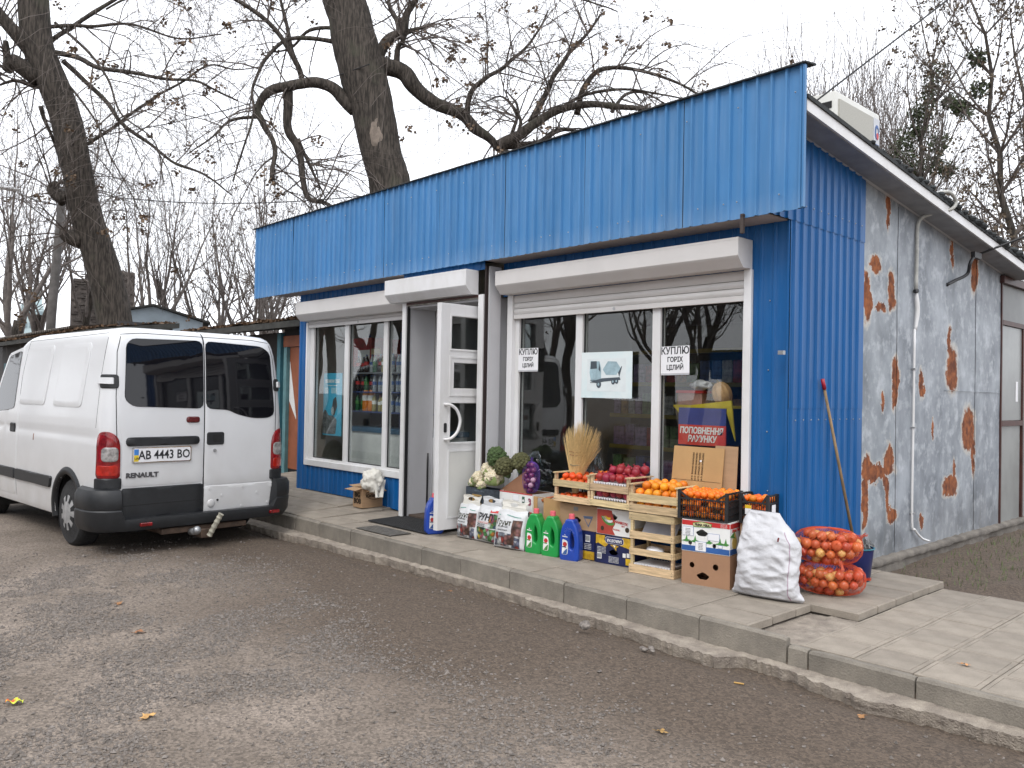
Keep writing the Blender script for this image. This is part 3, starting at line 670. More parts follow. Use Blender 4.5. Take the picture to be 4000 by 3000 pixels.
slats(-6.10, -3.467, FY - .004, [2.408, 2.466, 2.525, 2.604])
slats(-10.26, -8.02, FY - .004, [2.508, 2.56])
P('shutter_lock', MB().tube([(-4.78, FY - .020, 2.385), (-4.78, FY - .012, 2.385)], .014, 10), STEEL)
P('shutter_lock', MB().tube([(-9.0, FY - .020, 2.487), (-9.0, FY - .012, 2.487)], .013, 10), STEEL)
for x0, x1, z0, z1, y0 in [(-6.18, -6.105, .5, 2.604, FY - .03), (-3.463, -3.398, .5, 2.604, FY - .03), (-10.296, -10.262, .575, 2.54, FY - .03)]:
    P('shutter_guide', MB().box(x0, x1, y0, FY + .03, z0, z1), WHITE, bevel=.003)
# big window: frame with mullions, three panes
def window(x0, x1, z0, z1, muls, y, fw=.055):
    """muls: list of (left, right) of each mullion"""
    eds = [(x0, x0 + fw)] + muls + [(x1 - fw * .55, x1)]
    holes = [rect(a[1], b2[0], z0 + fw, z1 - .02) for a, b2 in zip(eds[:-1], eds[1:])]
    vs, fs = plate_mesh(rect(x0, x1, z0, z1), holes, .07)
    fr = MB().add(vs, fs).build('window_frame', WHITE, shop, (0, y + .035, 0), weld=True)
    gk = MB()
    for (a, b2) in [(h[0][0], h[1][0]) for h in holes]:
        MB().box(a - .01, b2 + .01, .002, .008, z0 + fw - .01, z1 - .01).build('pane', WINGLASS, fr)
        g = .011
        gk.box(a, a + g, -.012, .0, z0 + fw, z1 - .02); gk.box(b2 - g, b2, -.012, 0, z0 + fw, z1 - .02)
        gk.box(a + g, b2 - g, -.012, 0, z0 + fw, z0 + fw + g); gk.box(a + g, b2 - g, -.012, 0, z1 - .02 - g, z1 - .02)
    gk.build('gasket', BLACK, fr)
    return fr
window(-6.104, -3.464, .50, 2.40, [(-5.272, -5.188), (-4.376, -4.292)], FY + .02)
window(-10.260, -7.72, .58, 2.50, [(-9.365, -9.270), (-8.470, -8.385)], FY + .02, .10)
P('window_sill', MB().box(-10.296, -7.72, FY - .028, FY + .018, .575, .655), WHITE, bevel=.003)

# --- porch with the door
PY = 5.50
P('porch_guide', MB().box(-7.722, -7.655, PY - .03, PY + .03, pz(-7.7, PY) + .002, 2.612), WHITE, bevel=.003)
P('porch_guide', MB().box(-6.395, -6.318, PY - .03, PY + .03, .168, 2.612), WHITE, bevel=.003)
P('porch_edge', MB().box(-6.317, -6.294, PY - .012, PY + .02, .168, 2.90), M('dark_brown_edge', (.020, .009, .008), .6))
P('porch_side', MB().box(-6.30, -6.28, PY + .021, FY - .031, .168, 2.90), GREYW)
P('porch_side', MB().box(-7.72, -7.66, PY + .031, 5.895, .168, 2.60), GREYW)
P('porch_side', MB().box(-7.735, -7.722, PY, FY - .001, .2, 2.935), GREYW)
P('porch_side', MB().box(-6.372, -6.318, PY + .031, 5.99, .168, 2.60), GREYW)
P('guide_seal', MB().box(-7.654, -7.647, PY - .01, PY + .03, .18, 2.6), BLACK)
sheet('porch_wall', BLUE, (-7.73, PY - .01, 0), X_, (0, -1, 0), 1.41, 2.866, 3.3, start=.05)
P('porch_head', MB().box(-7.654, -6.396, PY - .02, PY + .02, 2.585, 2.612), BROWNMETAL)
P('porch_ceiling', MB().box(-7.655, -6.373, PY + .021, 5.9, 2.555, 2.584), GREYW)
P('shutter_bottom_bar', MB().box(-7.65, -6.40, PY - .015, PY + .012, 2.575, 2.612), M('dirty_white_bar', (.42, .41, .36), .6, .3, 14), bevel=.002)
DY = 5.9
P('door_frame', MB().box(-7.659, -7.575, DY, DY + .07, .195, 2.554).box(-6.46, -6.373, DY, DY + .07, .195, 2.554).box(-7.574, -6.461, DY, DY + .07, 2.49, 2.554), WHITE, bevel=.003)
P('threshold', MB().box(-7.655, -6.373, 5.56, DY + .1, .1, .212), M('threshold_brown', (.09, .065, .05), .7, .2, 8), bevel=.006)
# open door leaf, hinged at the right jamb and swung out square to the front
LW = .835; z0, z1 = .237, 2.495; st = .130
hz = [(2.042, 2.378), (1.645, 1.910), (1.100, 1.502)]
holes = [rect(st, LW - st, *hz[0]), rect(st + .04, LW - st - .04, *hz[1]), rect(st, LW - st, *hz[2])]
vs, fs = plate_mesh(rect(0, LW, z0, z1), holes, .065, .004, 1)
door = MB().add(vs, fs).build('door', WHITE, shop, (-6.4925, 5.05, 0), (0, 0, R(90)), weld=True)
DGL = glass_mat('door_glass', (.8, .84, .84), 1.6)
for (a, b2), e in zip(hz, (0, .04, 0)):
    MB().box(st + e - .01, LW - st - e + .01, -.004, .004, a - .01, b2 + .01).build('pane', DGL, door)
for s in (-1, 1):                                           # raised glazing beads and lower panel rim, both faces
    for (a, b2, e) in [(2.042, 2.378, 0), (1.585, 1.955, 0), (1.100, 1.502, 0), (.36, 1.01, 0)]:
        for q in [(st, LW - st, b2, b2 + .016), (st, LW - st, a - .016, a), (st - .016, st, a - .016, b2 + .016), (LW - st, LW - st + .016, a - .016, b2 + .016)]:
            MB().box(q[0], q[1], *(sorted((s * .0332, s * .039))), q[2], q[3]).build('glazing_bead', WHITE, door)
MB().box(st + .001, LW - st - .001, -.0345, -.0330, .361, 1.009).build('lower_panel', M('door_panel', (.62, .62, .60), .4, .03, 3), door)
MB().box(-.003, -.0005, -.012, -.006, z0 + .01, z1 - .01).build('edge_gasket', BLACK, door)
for s in (-1, 1):
    pts = catmull([(.062, s * .03, 1.485), (.062, s * .06, 1.487), (.10, s * .085, 1.48), (.165, s * .10, 1.43), (.205, s * .105, 1.33), (.18, s * .10, 1.22), (.12, s * .085, 1.155), (.072, s * .06, 1.138), (.07, s * .03, 1.138)], 5)
    MB().tube(pts, .0155, 10).build('handle', WHITE, door, smooth=True)
plate('keyhole_plate', roundpoly(rect(.055, .088, 1.205, 1.30), .015), [], .008, BLACK, door, (0, -.036, 0))
for z in (2.24, 1.44, .40):
    h = MB().box(-7.60, -7.575, DY - .03, DY - .002, z - .07, z + .07).box(-7.574, -7.50, DY - .032, DY - .004, z, z + .07); h.tube([(-7.577, DY - .025, z - .08), (-7.577, DY - .025, z + .085)], .011, 8)
    P('hinge', h, WHITE, bevel=.002)

# --- cable, conduit on the side wall
CAB = M('conduit_grey', (.50, .50, .47), .6, .15, 20)
P('conduit', MB().tube(catmull([(-2.92, 7.95, 3.50), (-2.82, 8.10, 3.545), (-2.80, 8.24, 3.48), (-2.83, 8.2, 3.40), (-2.98, 8.1, 3.36), (-3.06, 8.047, 3.28), (-3.065, 8.036, 3.0), (-3.065, 8.023, 2.65)], 5), .017, 8), CAB, smooth=True)
P('conduit_clamp', MB().tube([(-3.065, 7.99, 2.63), (-3.055, 8.03, 2.64)], .02, 6), BLACK)
P('conduit', MB().tube(catmull([(-3.065, 8.03, 2.62), (-3.06, 8.05, 2.45), (-3.065, 8.02, 2.27)], 5), [.016, .019, .021, .022, .022, .022, .022, .02, .018, .016, .014][:11], 8), WHITE, smooth=True)
P('drain_pipe', MB().tube(catmull([(-3.068, 8.012, 2.28), (-3.068, 8.006, 1.4), (-3.066, 7.998, .5), (-3.06, 8.05, .40), (-3.04, 8.17, .31), (-3.02, 8.30, .27)], 5), .011, 8), WHITE, smooth=True)
for z in (1.9, 1.35, .55): P('pipe_clip', MB().box(-3.085, -3.05, 7.99, 8.03, z, z + .014), STEEL)
P('cable_hook', MB().tube(catmull([(-3.085, 8.86, 2.785), (-3.06, 9.0, 2.84), (-3.0, 9.17, 2.92), (-2.96, 9.13, 3.02), (-2.95, 9.2, 3.1)], 4), .017, 8), BLACK, smooth=True)
P('cable_clamp', MB().box(-2.97, -2.93, 9.18, 9.38, 3.09, 3.15), BLACK)

# --- inside of the shop
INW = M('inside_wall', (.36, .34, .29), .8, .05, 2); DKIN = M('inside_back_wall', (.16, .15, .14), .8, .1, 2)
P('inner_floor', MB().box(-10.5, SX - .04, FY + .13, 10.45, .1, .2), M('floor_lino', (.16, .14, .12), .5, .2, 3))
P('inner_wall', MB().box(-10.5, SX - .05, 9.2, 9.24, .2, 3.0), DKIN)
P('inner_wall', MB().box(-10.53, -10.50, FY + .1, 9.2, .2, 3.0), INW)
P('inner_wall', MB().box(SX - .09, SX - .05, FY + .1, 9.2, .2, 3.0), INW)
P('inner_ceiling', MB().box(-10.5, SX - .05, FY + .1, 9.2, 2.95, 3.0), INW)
P('inner_wall', MB().box(-10.5, -7.73, FY + .1, FY + .13, .2, .58), INW)
P('inner_wall', MB().box(-6.3, SX - .1, FY + .1, FY + .13, .2, .5), INW)
# ------------------------------------------------------------------ white panel van, local x forward, y left, origin under the rear axle
VAN = thing('panel_van', 'white panel van with dark rear windows parked beside the shop kerb', 'van', (-9.292 + .05 * -.0729, 3.375 + .05 * .9973, -0.042), R(-175.83)); VAN.scale = (1, 1, 1.033)
CARW = M('van_white_paint', (0.67, 0.678, 0.69), 0.30, 0.02, 2, coat=0.4)
ns, L, b = nodes(CARW); src = b.inputs['Base Color'].links[0].from_socket                    # road grime, heavier low down
tc = ns.new('ShaderNodeTexCoord'); sp = ns.new('ShaderNodeSeparateXYZ'); L(tc.outputs['Object'], sp.inputs[0])
n = ns.new('ShaderNodeTexNoise'); n.inputs['Scale'].default_value = 5; n.inputs['Detail'].default_value = 8; L(tc.outputs['Object'], n.inputs['Vector'])
r = ns.new('ShaderNodeMapRange'); r.inputs['From Min'].default_value = 1.15; r.inputs['From Max'].default_value = .25; r.inputs['To Max'].default_value = .62; L(sp.outputs['Z'], r.inputs[0])
m_ = ns.new('ShaderNodeMath'); m_.operation = 'MULTIPLY'; L(r.outputs[0], m_.inputs[0]); L(n.outputs['Fac'], m_.inputs[1])
mx = ns.new('ShaderNodeMix'); mx.data_type = 'RGBA'; mx.inputs['B'].default_value = (.30, .27, .23, 1); L(m_.outputs[0], mx.inputs['Factor']); L(src, mx.inputs['A']); L(mx.outputs['Result'], b.inputs['Base Color'])
TRIM = M('black_bumper_plastic', (0.017, 0.0185, 0.021), 0.5, 0.15, 10)
DGLASS = M('tinted_glass', (0.006, 0.006, 0.008), 0.03, 0.0, spec=0.5)
REDL = M('red_lamp_lens', (0.30, 0.008, 0.012), 0.12, 0.3, 14, coat=.5)
CLEARL = M('clear_lamp_lens', (0.42, 0.40, 0.39), 0.12, 0.3, 18, coat=.5)
CHROME = M('chrome', (0.6, 0.6, 0.6), 0.12, 0, metal=1.0)
MATG = M('van_grey_wheel', (0.36, 0.36, 0.36), 0.4, 0.2, 14)
ZL = [.28, .31, .42, .55, .70, .90, 1.05, 1.09, 1.13, 1.17, 1.28, 1.40, 1.55, 1.70, 1.83, 1.95, 2.03, 2.08, 2.12, 2.15, 2.175, 2.19, 2.2]
HWv = [.955, .965, .975, .982, .985, .985, .982, .976, .974, .980, .976, .968, .955, .940, .925, .908, .89, .872, .845, .80, .66, .40, .05]
XRv = [-.82, -.825, -.83, -.83, -.83, -.83, -.83, -.83, -.83, -.83, -.828, -.825, -.818, -.808, -.797, -.785, -.772, -.755, -.728, -.68, -.52, -.2, .3]
XFv = [3.50, 3.55, 3.6, 3.6, 3.58, 3.52, 3.40, 3.36, 3.30, 3.22, 3.06, 2.95, 2.80, 2.62, 2.46, 2.30, 2.18, 2.10, 2.0, 1.9, 1.7, 1.3, .8]
RCv = [.13] * 16 + [.13, .125, .12, .12, .12, .1, .03]
def prm(z): return [float(np.interp(z, ZL, a)) for a in (HWv, XRv, XFv, RCv)]
def outline(z, n=60):
    """closed outline at height z: left rear half mirrored"""
    hw, xr, xf, rc = prm(z); rf = min(.42, hw * .9); pts = []
    for i in range(9): pts.append((xr, hw - rc - (hw - rc) * (1 - i / 8)))
    for i in range(1, 8): a = math.pi / 2 * i / 8; pts.append((xr + rc - rc * math.cos(a), hw - rc + rc * math.sin(a)))
    L0 = xf - rf - xr - rc
    for i in range(n): pts.append((xr + rc + L0 * i / (n - 1), hw))
    for i in range(1, 8): a = math.pi / 2 * i / 8; pts.append((xf - rf + rf * math.sin(a), hw - rf + rf * math.cos(a)))
    for i in range(5): pts.append((xf, (hw - rf) * (1 - i / 4)))
    left = pts; right = [(x, -y) for x, y in reversed(left)][1:-1]
    return left + right
def surf(s, z):
    """point on the body: s is the distance round the outline from the rear centre, + to the left side"""
    hw, xr, xf, rc = prm(z); sg = 1 if s >= 0 else -1; a = abs(s); w = hw - rc; arc = rc * math.pi / 2
    if a <= w: return Vector((xr, sg * a, z))
    if a <= w + arc: t = (a - w) / rc; return Vector((xr + rc - rc * math.cos(t), sg * (w + rc * math.sin(t)), z))
    return Vector((xr + rc + a - w - arc, sg * hw, z))
def snorm(s, z):
    e = .004; a = surf(s + e, z) - surf(s - e, z); b = surf(s, z + e) - surf(s, z - e); n = b.cross(a)
    n.normalize(); c = surf(s, z); 
    if n.dot(Vector((-1 if abs(s) < 1 else 0, (1 if s > 0 else -1) * (abs(s) > .6), 0)) + Vector((0, 0, .01))) < 0: n = -n
    return n
def s_of(y, z): return y                                # on the flat rear
def s_side(x, z, sg=1): hw, xr, xf, rc = prm(z); return sg * (hw - rc + rc * math.pi / 2 + x - xr - rc)
zs = []
for a, b2 in zip(ZL[:-1], ZL[1:]):
    k = max(1, int((b2 - a) / .035)); zs += [a + (b2 - a) * i / k for i in range(k)]
zs.append(ZL[-1]); rows = [outline(z) for z in zs]; npt = len(rows[0])
WX, WR, WZ, FX = .04, .335, .335, 2.92
mb = MB(); mb.v = [(x, y, z) for r_, z in zip(rows, zs) for x, y in r_]
for i in range(len(zs) - 1):
    for j in range(npt):
        a = i * npt + j; b2 = i * npt + (j + 1) % npt; f = (a, b2, b2 + npt, a + npt)
        c = sum((Vector(mb.v[k]) for k in f), Vector()) / 4
        if abs(c.y) > .7 and min(math.hypot(c.x - WX, c.z - WZ), math.hypot(c.x - FX, c.z - WZ)) < .40: continue
        mb.f.append(f); mb.m.append(0)
mb.f.append(tuple((len(zs) - 1) * npt + j for j in range(npt))); mb.m.append(0)
body = mb.build('body', CARW, VAN, smooth=True, weld=True)
MB().box(-.78, 3.3, -.93, .93, .262, .34).box(-.6, 3.2, -.62, .62, .18, .261).build('underbody', DARK, VAN)
for sg in (-1, 1):
    for xc in (WX, FX):
        w = MB()
        def wh(u, v, xc=xc, sg=sg): a = math.pi * (-.15 + 1.3 * u); return (xc + .41 * math.cos(a), sg * (.93 - .35 * v), WZ + .41 * math.sin(a))
        w.grid(wh, 20, 2); w.build('wheel_arch_lining', DARK, VAN)
        fl = MB()                                            # plastic arch flare
        for i in range(25):
            a = math.pi * (-.06 + 1.12 * i / 24)
            for rr, yo in ((.385, -.03), (.385, .018), (.43, .022), (.455, .002)):
                zz = WZ + rr * math.sin(a); fl.v.append((xc + rr * math.cos(a), sg * (prm(max(zz, .29))[0] + yo), zz))
        for i in range(24):
            for j in range(3): q = i * 4 + j; fl.f.append((q, q + 1, q + 5, q + 4)); fl.m.append(0)
        fl.build('arch_flare', TRIM, VAN, smooth=True)

def patch(name, mat, poly, th=.006, par=None, lip=.012, off=.0, rings=5, n=72, smooth=True, auto=40):
    """panel that follows the body: star-shaped outline in (s,z), raised by th"""
    P_ = [Vector(p) for p in poly]; per = [0]
    for a, b2 in zip(P_, P_[1:] + P_[:1]): per.append(per[-1] + (b2 - a).length)
    pts = []
    for i in range(n):
        d = per[-1] * i / n; k = max(j for j in range(len(P_)) if per[j] <= d + 1e-9); a = P_[k]; b2 = P_[(k + 1) % len(P_)]
        pts.append(a + (b2 - a) * ((d - per[k]) / max(per[k + 1] - per[k], 1e-9)))
    c = sum(pts, Vector((0, 0))) / n; mb = MB()
    R_ = [(1, off - .004), (1, off + th * .6)]
    def inset(p, d): v = p - c; l = v.length; return c + v * max(0, 1 - d / l)
    lev = [[p for p in pts], [p for p in pts], [inset(p, lip) for p in pts]]
    offs = [off - .004, off + th * .55, off + th]
    for k in range(1, rings): f_ = 1 - k / rings; lev.append([c + (q - c) * f_ for q in lev[2]]); offs.append(off + th)
    for l_, o_ in zip(lev, offs):
        for p in l_: q = surf(p.x, p.y) + snorm(p.x, p.y) * o_; mb.v.append(tuple(q))
    q = surf(c.x, c.y) + snorm(c.x, c.y) * (off + th); mb.v.append(tuple(q)); ci = len(mb.v) - 1
    for k in range(len(lev) - 1):
        for i in range(n): a = k * n + i; b2 = k * n + (i + 1) % n; mb.f.append((a, b2, b2 + n, a + n)); mb.m.append(0)
    k = (len(lev) - 1) * n
    for i in range(n): mb.f.append((k + i, k + (i + 1) % n, ci)); mb.m.append(0)
    return mb.build(name, mat, par or VAN, smooth=smooth, weld=True, auto=auto)
def strip(name, mat, pts, w=.006, th=.0015, par=None):
    """thin line following the body surface through (s,z) points"""
    P_ = []
    for a, b2 in zip(pts[:-1], pts[1:]):
        k = max(2, int(math.dist(a, b2) / .03)); P_ += [(a[0] + (b2[0] - a[0]) * i / k, a[1] + (b2[1] - a[1]) * i / k) for i in range(k)]
    P_.append(pts[-1]); mb = MB()
    q = [surf(*p) + snorm(*p) * .0 for p in P_]
    for i, p in enumerate(P_):
        nn = snorm(*p); t = (q[min(i + 1, len(q) - 1)] - q[max(i - 1, 0)]).normalized(); sd_ = nn.cross(t)
        for o1, o2 in ((-w / 2, -.002), (-w / 2, th), (w / 2, th), (w / 2, -.002)): mb.v.append(tuple(q[i] + sd_ * o1 + nn * o2))
    for i in range(len(P_) - 1):
        for j in range(3): a = i * 4 + j; mb.f.append((a, a + 1, a + 5, a + 4)); mb.m.append(0)
    return mb.build(name, mat, par or VAN)
rp = roundpoly
G = -.035                                                    # where the two rear doors meet (y)
dl = tag(patch('rear_door', CARW, rp([(G + .006, .65), (.80, .65), (.80, 1.10), (.845, 1.30), (.835, 1.9), (.80, 2.06), (G + .006, 2.09)], .05), .006, n=120, rings=9), 'left rear door with number plate')
dr = tag(patch('rear_door', CARW, rp([(G - .006, .615), (-.845, .615), (-.845, 1.10), (-.86, 1.30), (-.84, 1.9), (-.80, 2.06), (G - .006, 2.09)], .05), .006, n=120, rings=9), 'right rear door with dented lower panel')
strip('door_gap_shade', DARK, [(G, .34), (G, 2.115), (G, 2.16)], .013, .003)  # dark strips stand in for the shade in the door gaps
strip('door_gap_shade', DARK, [(.825, .66), (.855, 1.25), (.86, 1.5), (.845, 1.92), (.80, 2.09), (.6, 2.112), (-.6, 2.112), (-.80, 2.09), (-.845, 1.92), (-.872, 1.5), (-.868, 1.25), (-.86, .66)], .007, .0012)
patch('rear_window', DGLASS, rp([(G + .012, 1.385), (.70, 1.405), (.785, 1.47), (.765, 2.0), (.70, 2.055), (G + .012, 2.072)], .07, 6), .012, dl, lip=.004)
patch('rear_window', DGLASS, rp([(G - .012, 2.072), (-.70, 2.05), (-.80, 1.99), (-.845, 1.40), (-.845, 1.32), (-.77, 1.285), (-.58, 1.285), (-.40, 1.325), (-.30, 1.372), (G - .012, 1.385)], .07, 6), .012, dr, lip=.004)
# centre brake lamp, grip moulding, plate, badge, lock
patch('brake_lamp', M('smoked_red', (.10, .01, .012), .2, .1), rp(rect(.02, .162, 1.247, 1.308), .03), .022, dl)
patch('grip_moulding', TRIM, rp(rect(.02, .765, 1.03, 1.115), .04), .032, dl, lip=.02)
pl = patch('number_plate', PAPER, rp(rect(.115, .695, .876, 1.008), .012), .022, dl, lip=.004, n=80)
patch('plate_frame', CHROME, rp(rect(.105, .705, .866, 1.018), .012), .018, dl, lip=.003, n=80)
PX = -.83 - .0235
def rear_text(s, size, y, z, par, mat, dx=0, **k): return text(s, size, mat, par, (PX - dx, y, z), (0, 0, R(-90)), **k)
rear_text('AB 4443 BO', .118, .385, .940, pl, INK, bold=.0018, xs=.86)
MB().box(PX - .0005, PX + .003, .645, .690, .945, 1.0).build('plate_flag', M('flag_blue', (.05, .22, .6), .5), pl)
MB().box(PX - .0005, PX + .003, .645, .690, .884, .9445).build('plate_flag', M('flag_yellow', (.75, .55, .03), .5), pl)
rear_text('UA', .032, .667, .912, pl, INK, dx=.0015)
rear_text('RENAULT', .062, .60, .752, dl, M('dark_badge', (.12, .12, .13), .3, metal=.6), dx=-.014, bold=.003, xs=1.18, extrude=.003)
hd = patch('door_handle', TRIM, rp(rect(-.255, -.062, 1.018, 1.148), .025), .014, dr, lip=.006)
patch('handle_cup', DARK, rp(rect(-.225, -.125, 1.045, 1.125), .02), .0155, hd, lip=.001)
MB().tube([(-.838, -.15, .962), (-.848, -.15, .962)], .017, 12).build('lock', STEEL, dr)
# lower rear: black panel on the left door, white dented panel on the right door
patch('lower_door_panel', TRIM, rp(rect(G + .008, .795, .335, .635), .02), .02, dl, n=90)
strip('panel_crease', DARK, [(G + .02, .475), (.78, .470)], .008, .0215, dl)
lw = patch('lower_door_panel', CARW, rp(rect(-.865, G - .008, .335, .602), .02), .014, dr, n=90)
mb = MB()
for y, z in [(-.10, .575), (-.48, .57), (-.82, .56), (-.24, .50), (-.65, .50), (-.47, .375), (-.78, .39)]:
    mb.tube([(-.842, y, z), (-.850, y, z)], .013, 10)
mb.build('fixing_stud', CARW, lw)
MB().sphere((-.842, -.12, .425), .045, 14, 8, 0, (.35, 1, 1)).build('dent_cap', CARW, lw, smooth=True)
MB().tube([(-.84, -.19, .455), (-.8505, -.19, .455)], .012, 10).build('hole_plug', BLACK, lw)
# tail lights wrapping the corners
for sg in (1, -1):
    pol = [(sg * a, z) for a, z in [(.812, .735), (.815, 1.03), (.83, 1.10), (.87, 1.15), (.93, 1.175), (1.0, 1.165), (1.035, 1.13), (1.045, 1.05), (1.045, .735)]]
    tl = patch('tail_light', REDL, rp(pol, .03), .016, lip=.012)
    patch('reversing_lens', CLEARL, rp([(sg * a, z) for a, z in rect(.83, .985, .885, 1.03)], .05), .021, tl, lip=.012)
    patch('lower_lens', M('bright_red_lens', (.5, .02, .01), .15, .2, 12, coat=.4), rp([(sg * a, z) for a, z in rect(.83, 1.03, .755, .86)], .03), .019, tl, lip=.01)
    patch('lamp_base', TRIM, rp([(sg * a, z) for a, z in rect(.80, 1.06, .632, .735)], .015), .022)
    h = patch('hinge_cover', TRIM, rp([(sg * a, z) for a, z in rect(.835, 1.03, 1.575, 1.705)], .03), .014, lip=.008)
    patch('hinge_cap', CARW, rp([(sg * a, z) for a, z in rect(.875, 1.09, 1.612, 1.675)], .008), .03, h, lip=.004)
# wrap-around bumper
bm_ = MB()
prof = [(.01, .255), (.09, .265), (.115, .33), (.118, .455), (.108, .468), (.116, .482), (.112, .605), (.085, .65), (.0, .66)]
smx = .86 + .2 + .33
N = 70
for i in range(N + 1):
    s = -smx + 2 * smx * i / N; e = 1 - smooth((abs(s) - (smx - .12)) / .12) * .75
    lowmid = abs(s) < .80
    for o_, z in prof:
        if lowmid: o_ = {0: .01, 1: .11, 2: .125, 3: .115}.get(prof.index((o_, z)), .02); z = {0: .265, 1: .27, 2: .30, 3: .325}.get(prof.index((prof[prof.index((o_, z))][0], z)) if (o_, z) in prof else 9, .335) if False else min(z, .372)
        q = surf(s, max(z, .285)) + snorm(s, max(z, .3)) * (o_ * e + .004); bm_.v.append((q.x, q.y, z - .02))
k = len(prof)
for i in range(N):
    for j in range(k - 1): a = i * k + j; bm_.f.append((a, a + 1, a + k + 1, a + k)); bm_.m.append(0)
bm_.f += [tuple(range(k)), tuple(N * k + j for j in range(k))]; bm_.m += [0, 0]
bump = bm_.build('rear_bumper', TRIM, VAN, smooth=True, auto=40)
for y in (.60, -.80): MB().box(-.985, -.945, y - .05, y + .06, .283, .315).build('reflector', REDL, bump, bevel=.004)
# tow bar
tb = MB().box(-.90, -.84, -.50, .42, .17, .225).box(-.95, -.80, -.10, .03, .10, .19); tb.tube([(-.84, .40, .2), (-.3, .5, .22)], .03, 6)
tow = tb.build('tow_bar', M('rusty_steel', (.10, .065, .045), .8, .25, 16), VAN, bevel=.006)
MB().tube([(-.90, .12, .17), (-1.02, .12, .19)], .035, 10).sphere((-1.03, .12, .20), .042, 10, 8).build('socket', STEEL, tow, smooth=True)
mb = MB(); pts = [(-1.0, -.03, .13), (-1.03, -.055, .20), (-1.06, -.085, .28), (-1.085, -.11, .345)]
mb.tube(catmull(pts, 5), [.025 + .005 * (i % 3 == 0) for i in range(16)][:len(catmull(pts, 5))], 12)
mb.build('tow_ball_sleeve', M('yellowed_plastic', (.44, .42, .34), .5, .2, 30), tow)
# side: pressed panels, moulding, door, window, seams (both sides)
for sg in (1, -1):
    S = lambda x, z: (s_side(x, z, sg), z)
    for xa, xb, xc, xd in ((.50, -.30, -.24, .56), (1.60, .74, .82, 1.66)):
        pol = rp([S(xa, 2.015), S(xb, 2.02), S(xc, 1.385), S(xd, 1.38)], .07, 6)
        patch('side_panel', CARW, pol, .010, lip=.035, n=96)
        cl = pol + [pol[0]]
        inner = rp([S(xa - .05, 1.97), S(xb + .05, 1.975), S(xc + .045, 1.435), S(xd - .05, 1.43)], .05, 6)
        patch('side_recess', CARW, inner, .0035, lip=.0, off=.0075, n=96)
    strip('body_seam', DARK, [S(1.66, .36), S(1.70, .66), S(1.69, 1.18), S(1.66, 1.7), S(1.62, 2.08)], .006, .001)
    strip('body_seam', DARK, [S(1.66, 2.085), S(-.60, 2.105)], .005, .001)
    strip('body_seam', DARK, [S(-.655, 1.20), S(-.662, 1.7), S(-.65, 2.06)], .006, .001)
    patch('side_moulding', TRIM, rp([S(.52, .545), S(1.66, .545), S(1.66, .66), S(.48, .66)], .02), .024, n=90)
    patch('side_moulding', TRIM, rp([S(1.69, .545), S(2.46, .545), S(2.46, .66), S(1.69, .66)], .02), .024, n=90)
    cd_ = patch('cab_door', CARW, rp([S(1.715, .36), S(2.50, .36), S(2.75, .9), S(2.72, 1.24), S(2.25, 1.96), S(1.75, 2.03)], .06), .005, n=110, rings=8)
    patch('cab_window', DGLASS, rp([S(1.80, 1.33), S(2.05, 1.30), S(2.62, 1.27), S(2.20, 1.93), S(1.79, 1.985)], .05), .010, cd_, lip=.004)
    patch('door_handle', TRIM, rp([S(1.725, 1.06), S(1.90, 1.06), S(1.90, 1.165), S(1.725, 1.165)], .02), .02, cd_)
    if sg == 1: patch('rust_spot', M('rust_brown', (.22, .07, .03), .8), rp([S(1.10, 1.0), S(1.125, 1.0), S(1.12, 1.075), S(1.10, 1.075)], .008), .0012, lip=.001, n=16, rings=1)
# windscreen and front (turned away)
MB().grid(lambda u, v: (3.03 - .72 * v + .02, (u - .5) * (1.55 - .2 * v), 1.30 + .66 * v), 6, 6).build('windscreen', DGLASS, VAN)
# wheels
def wheel(x, sg):
    prof = [(.20, -.02), (.255, -.0), (.30, .0), (.325, .02), (.335, .05), (.335, .17), (.325, .20), (.29, .22), (.2, .21)]
    Rm = Matrix.Translation((x, sg * .955, WZ)) @ Matrix.Rotation(R(90 * sg), 4, 'X')
    t = MB().lathe(prof, 40, 0, Rm)
    for k in range(60):
        a = 2 * math.pi * k / 60
        for w0, w1 in ((.055, .105), (.115, .165)):
            q = Rm @ Matrix.Rotation(a + (.05 if w0 > .1 else 0), 4, 'Z'); t.box(.333, .339, -.010, .010, w0, w1, 0, q)
    ty = t.build('wheel', RUBBER, VAN, smooth=True, auto=35)
    hub = MB(); out_ = []
    for r_, z in [(.202, -.012), (.205, .0), (.198, -.012), (.17, -.022), (.10, -.030), (.045, -.036), (.0, -.036)]: out_.append((max(r_, .001), z))
    hub.lathe(out_, 36, 0, Rm)
    h = hub.build('hub_cap', MATG, ty, smooth=True)
    sl = MB()
    for k in range(9):
        q = Rm @ Matrix.Rotation(2 * math.pi * k / 9, 4, 'Z'); sl.add([(.11, -.018, -.031), (.182, -.030, -.0225), (.182, .030, -.0225), (.11, .018, -.031)], [(0, 1, 2, 3)], 0, q)
    sl.build('hub_slot', DARK, h)
    return ty
for x in (WX, FX):
    for sg in (1, -1): wheel(x, sg)
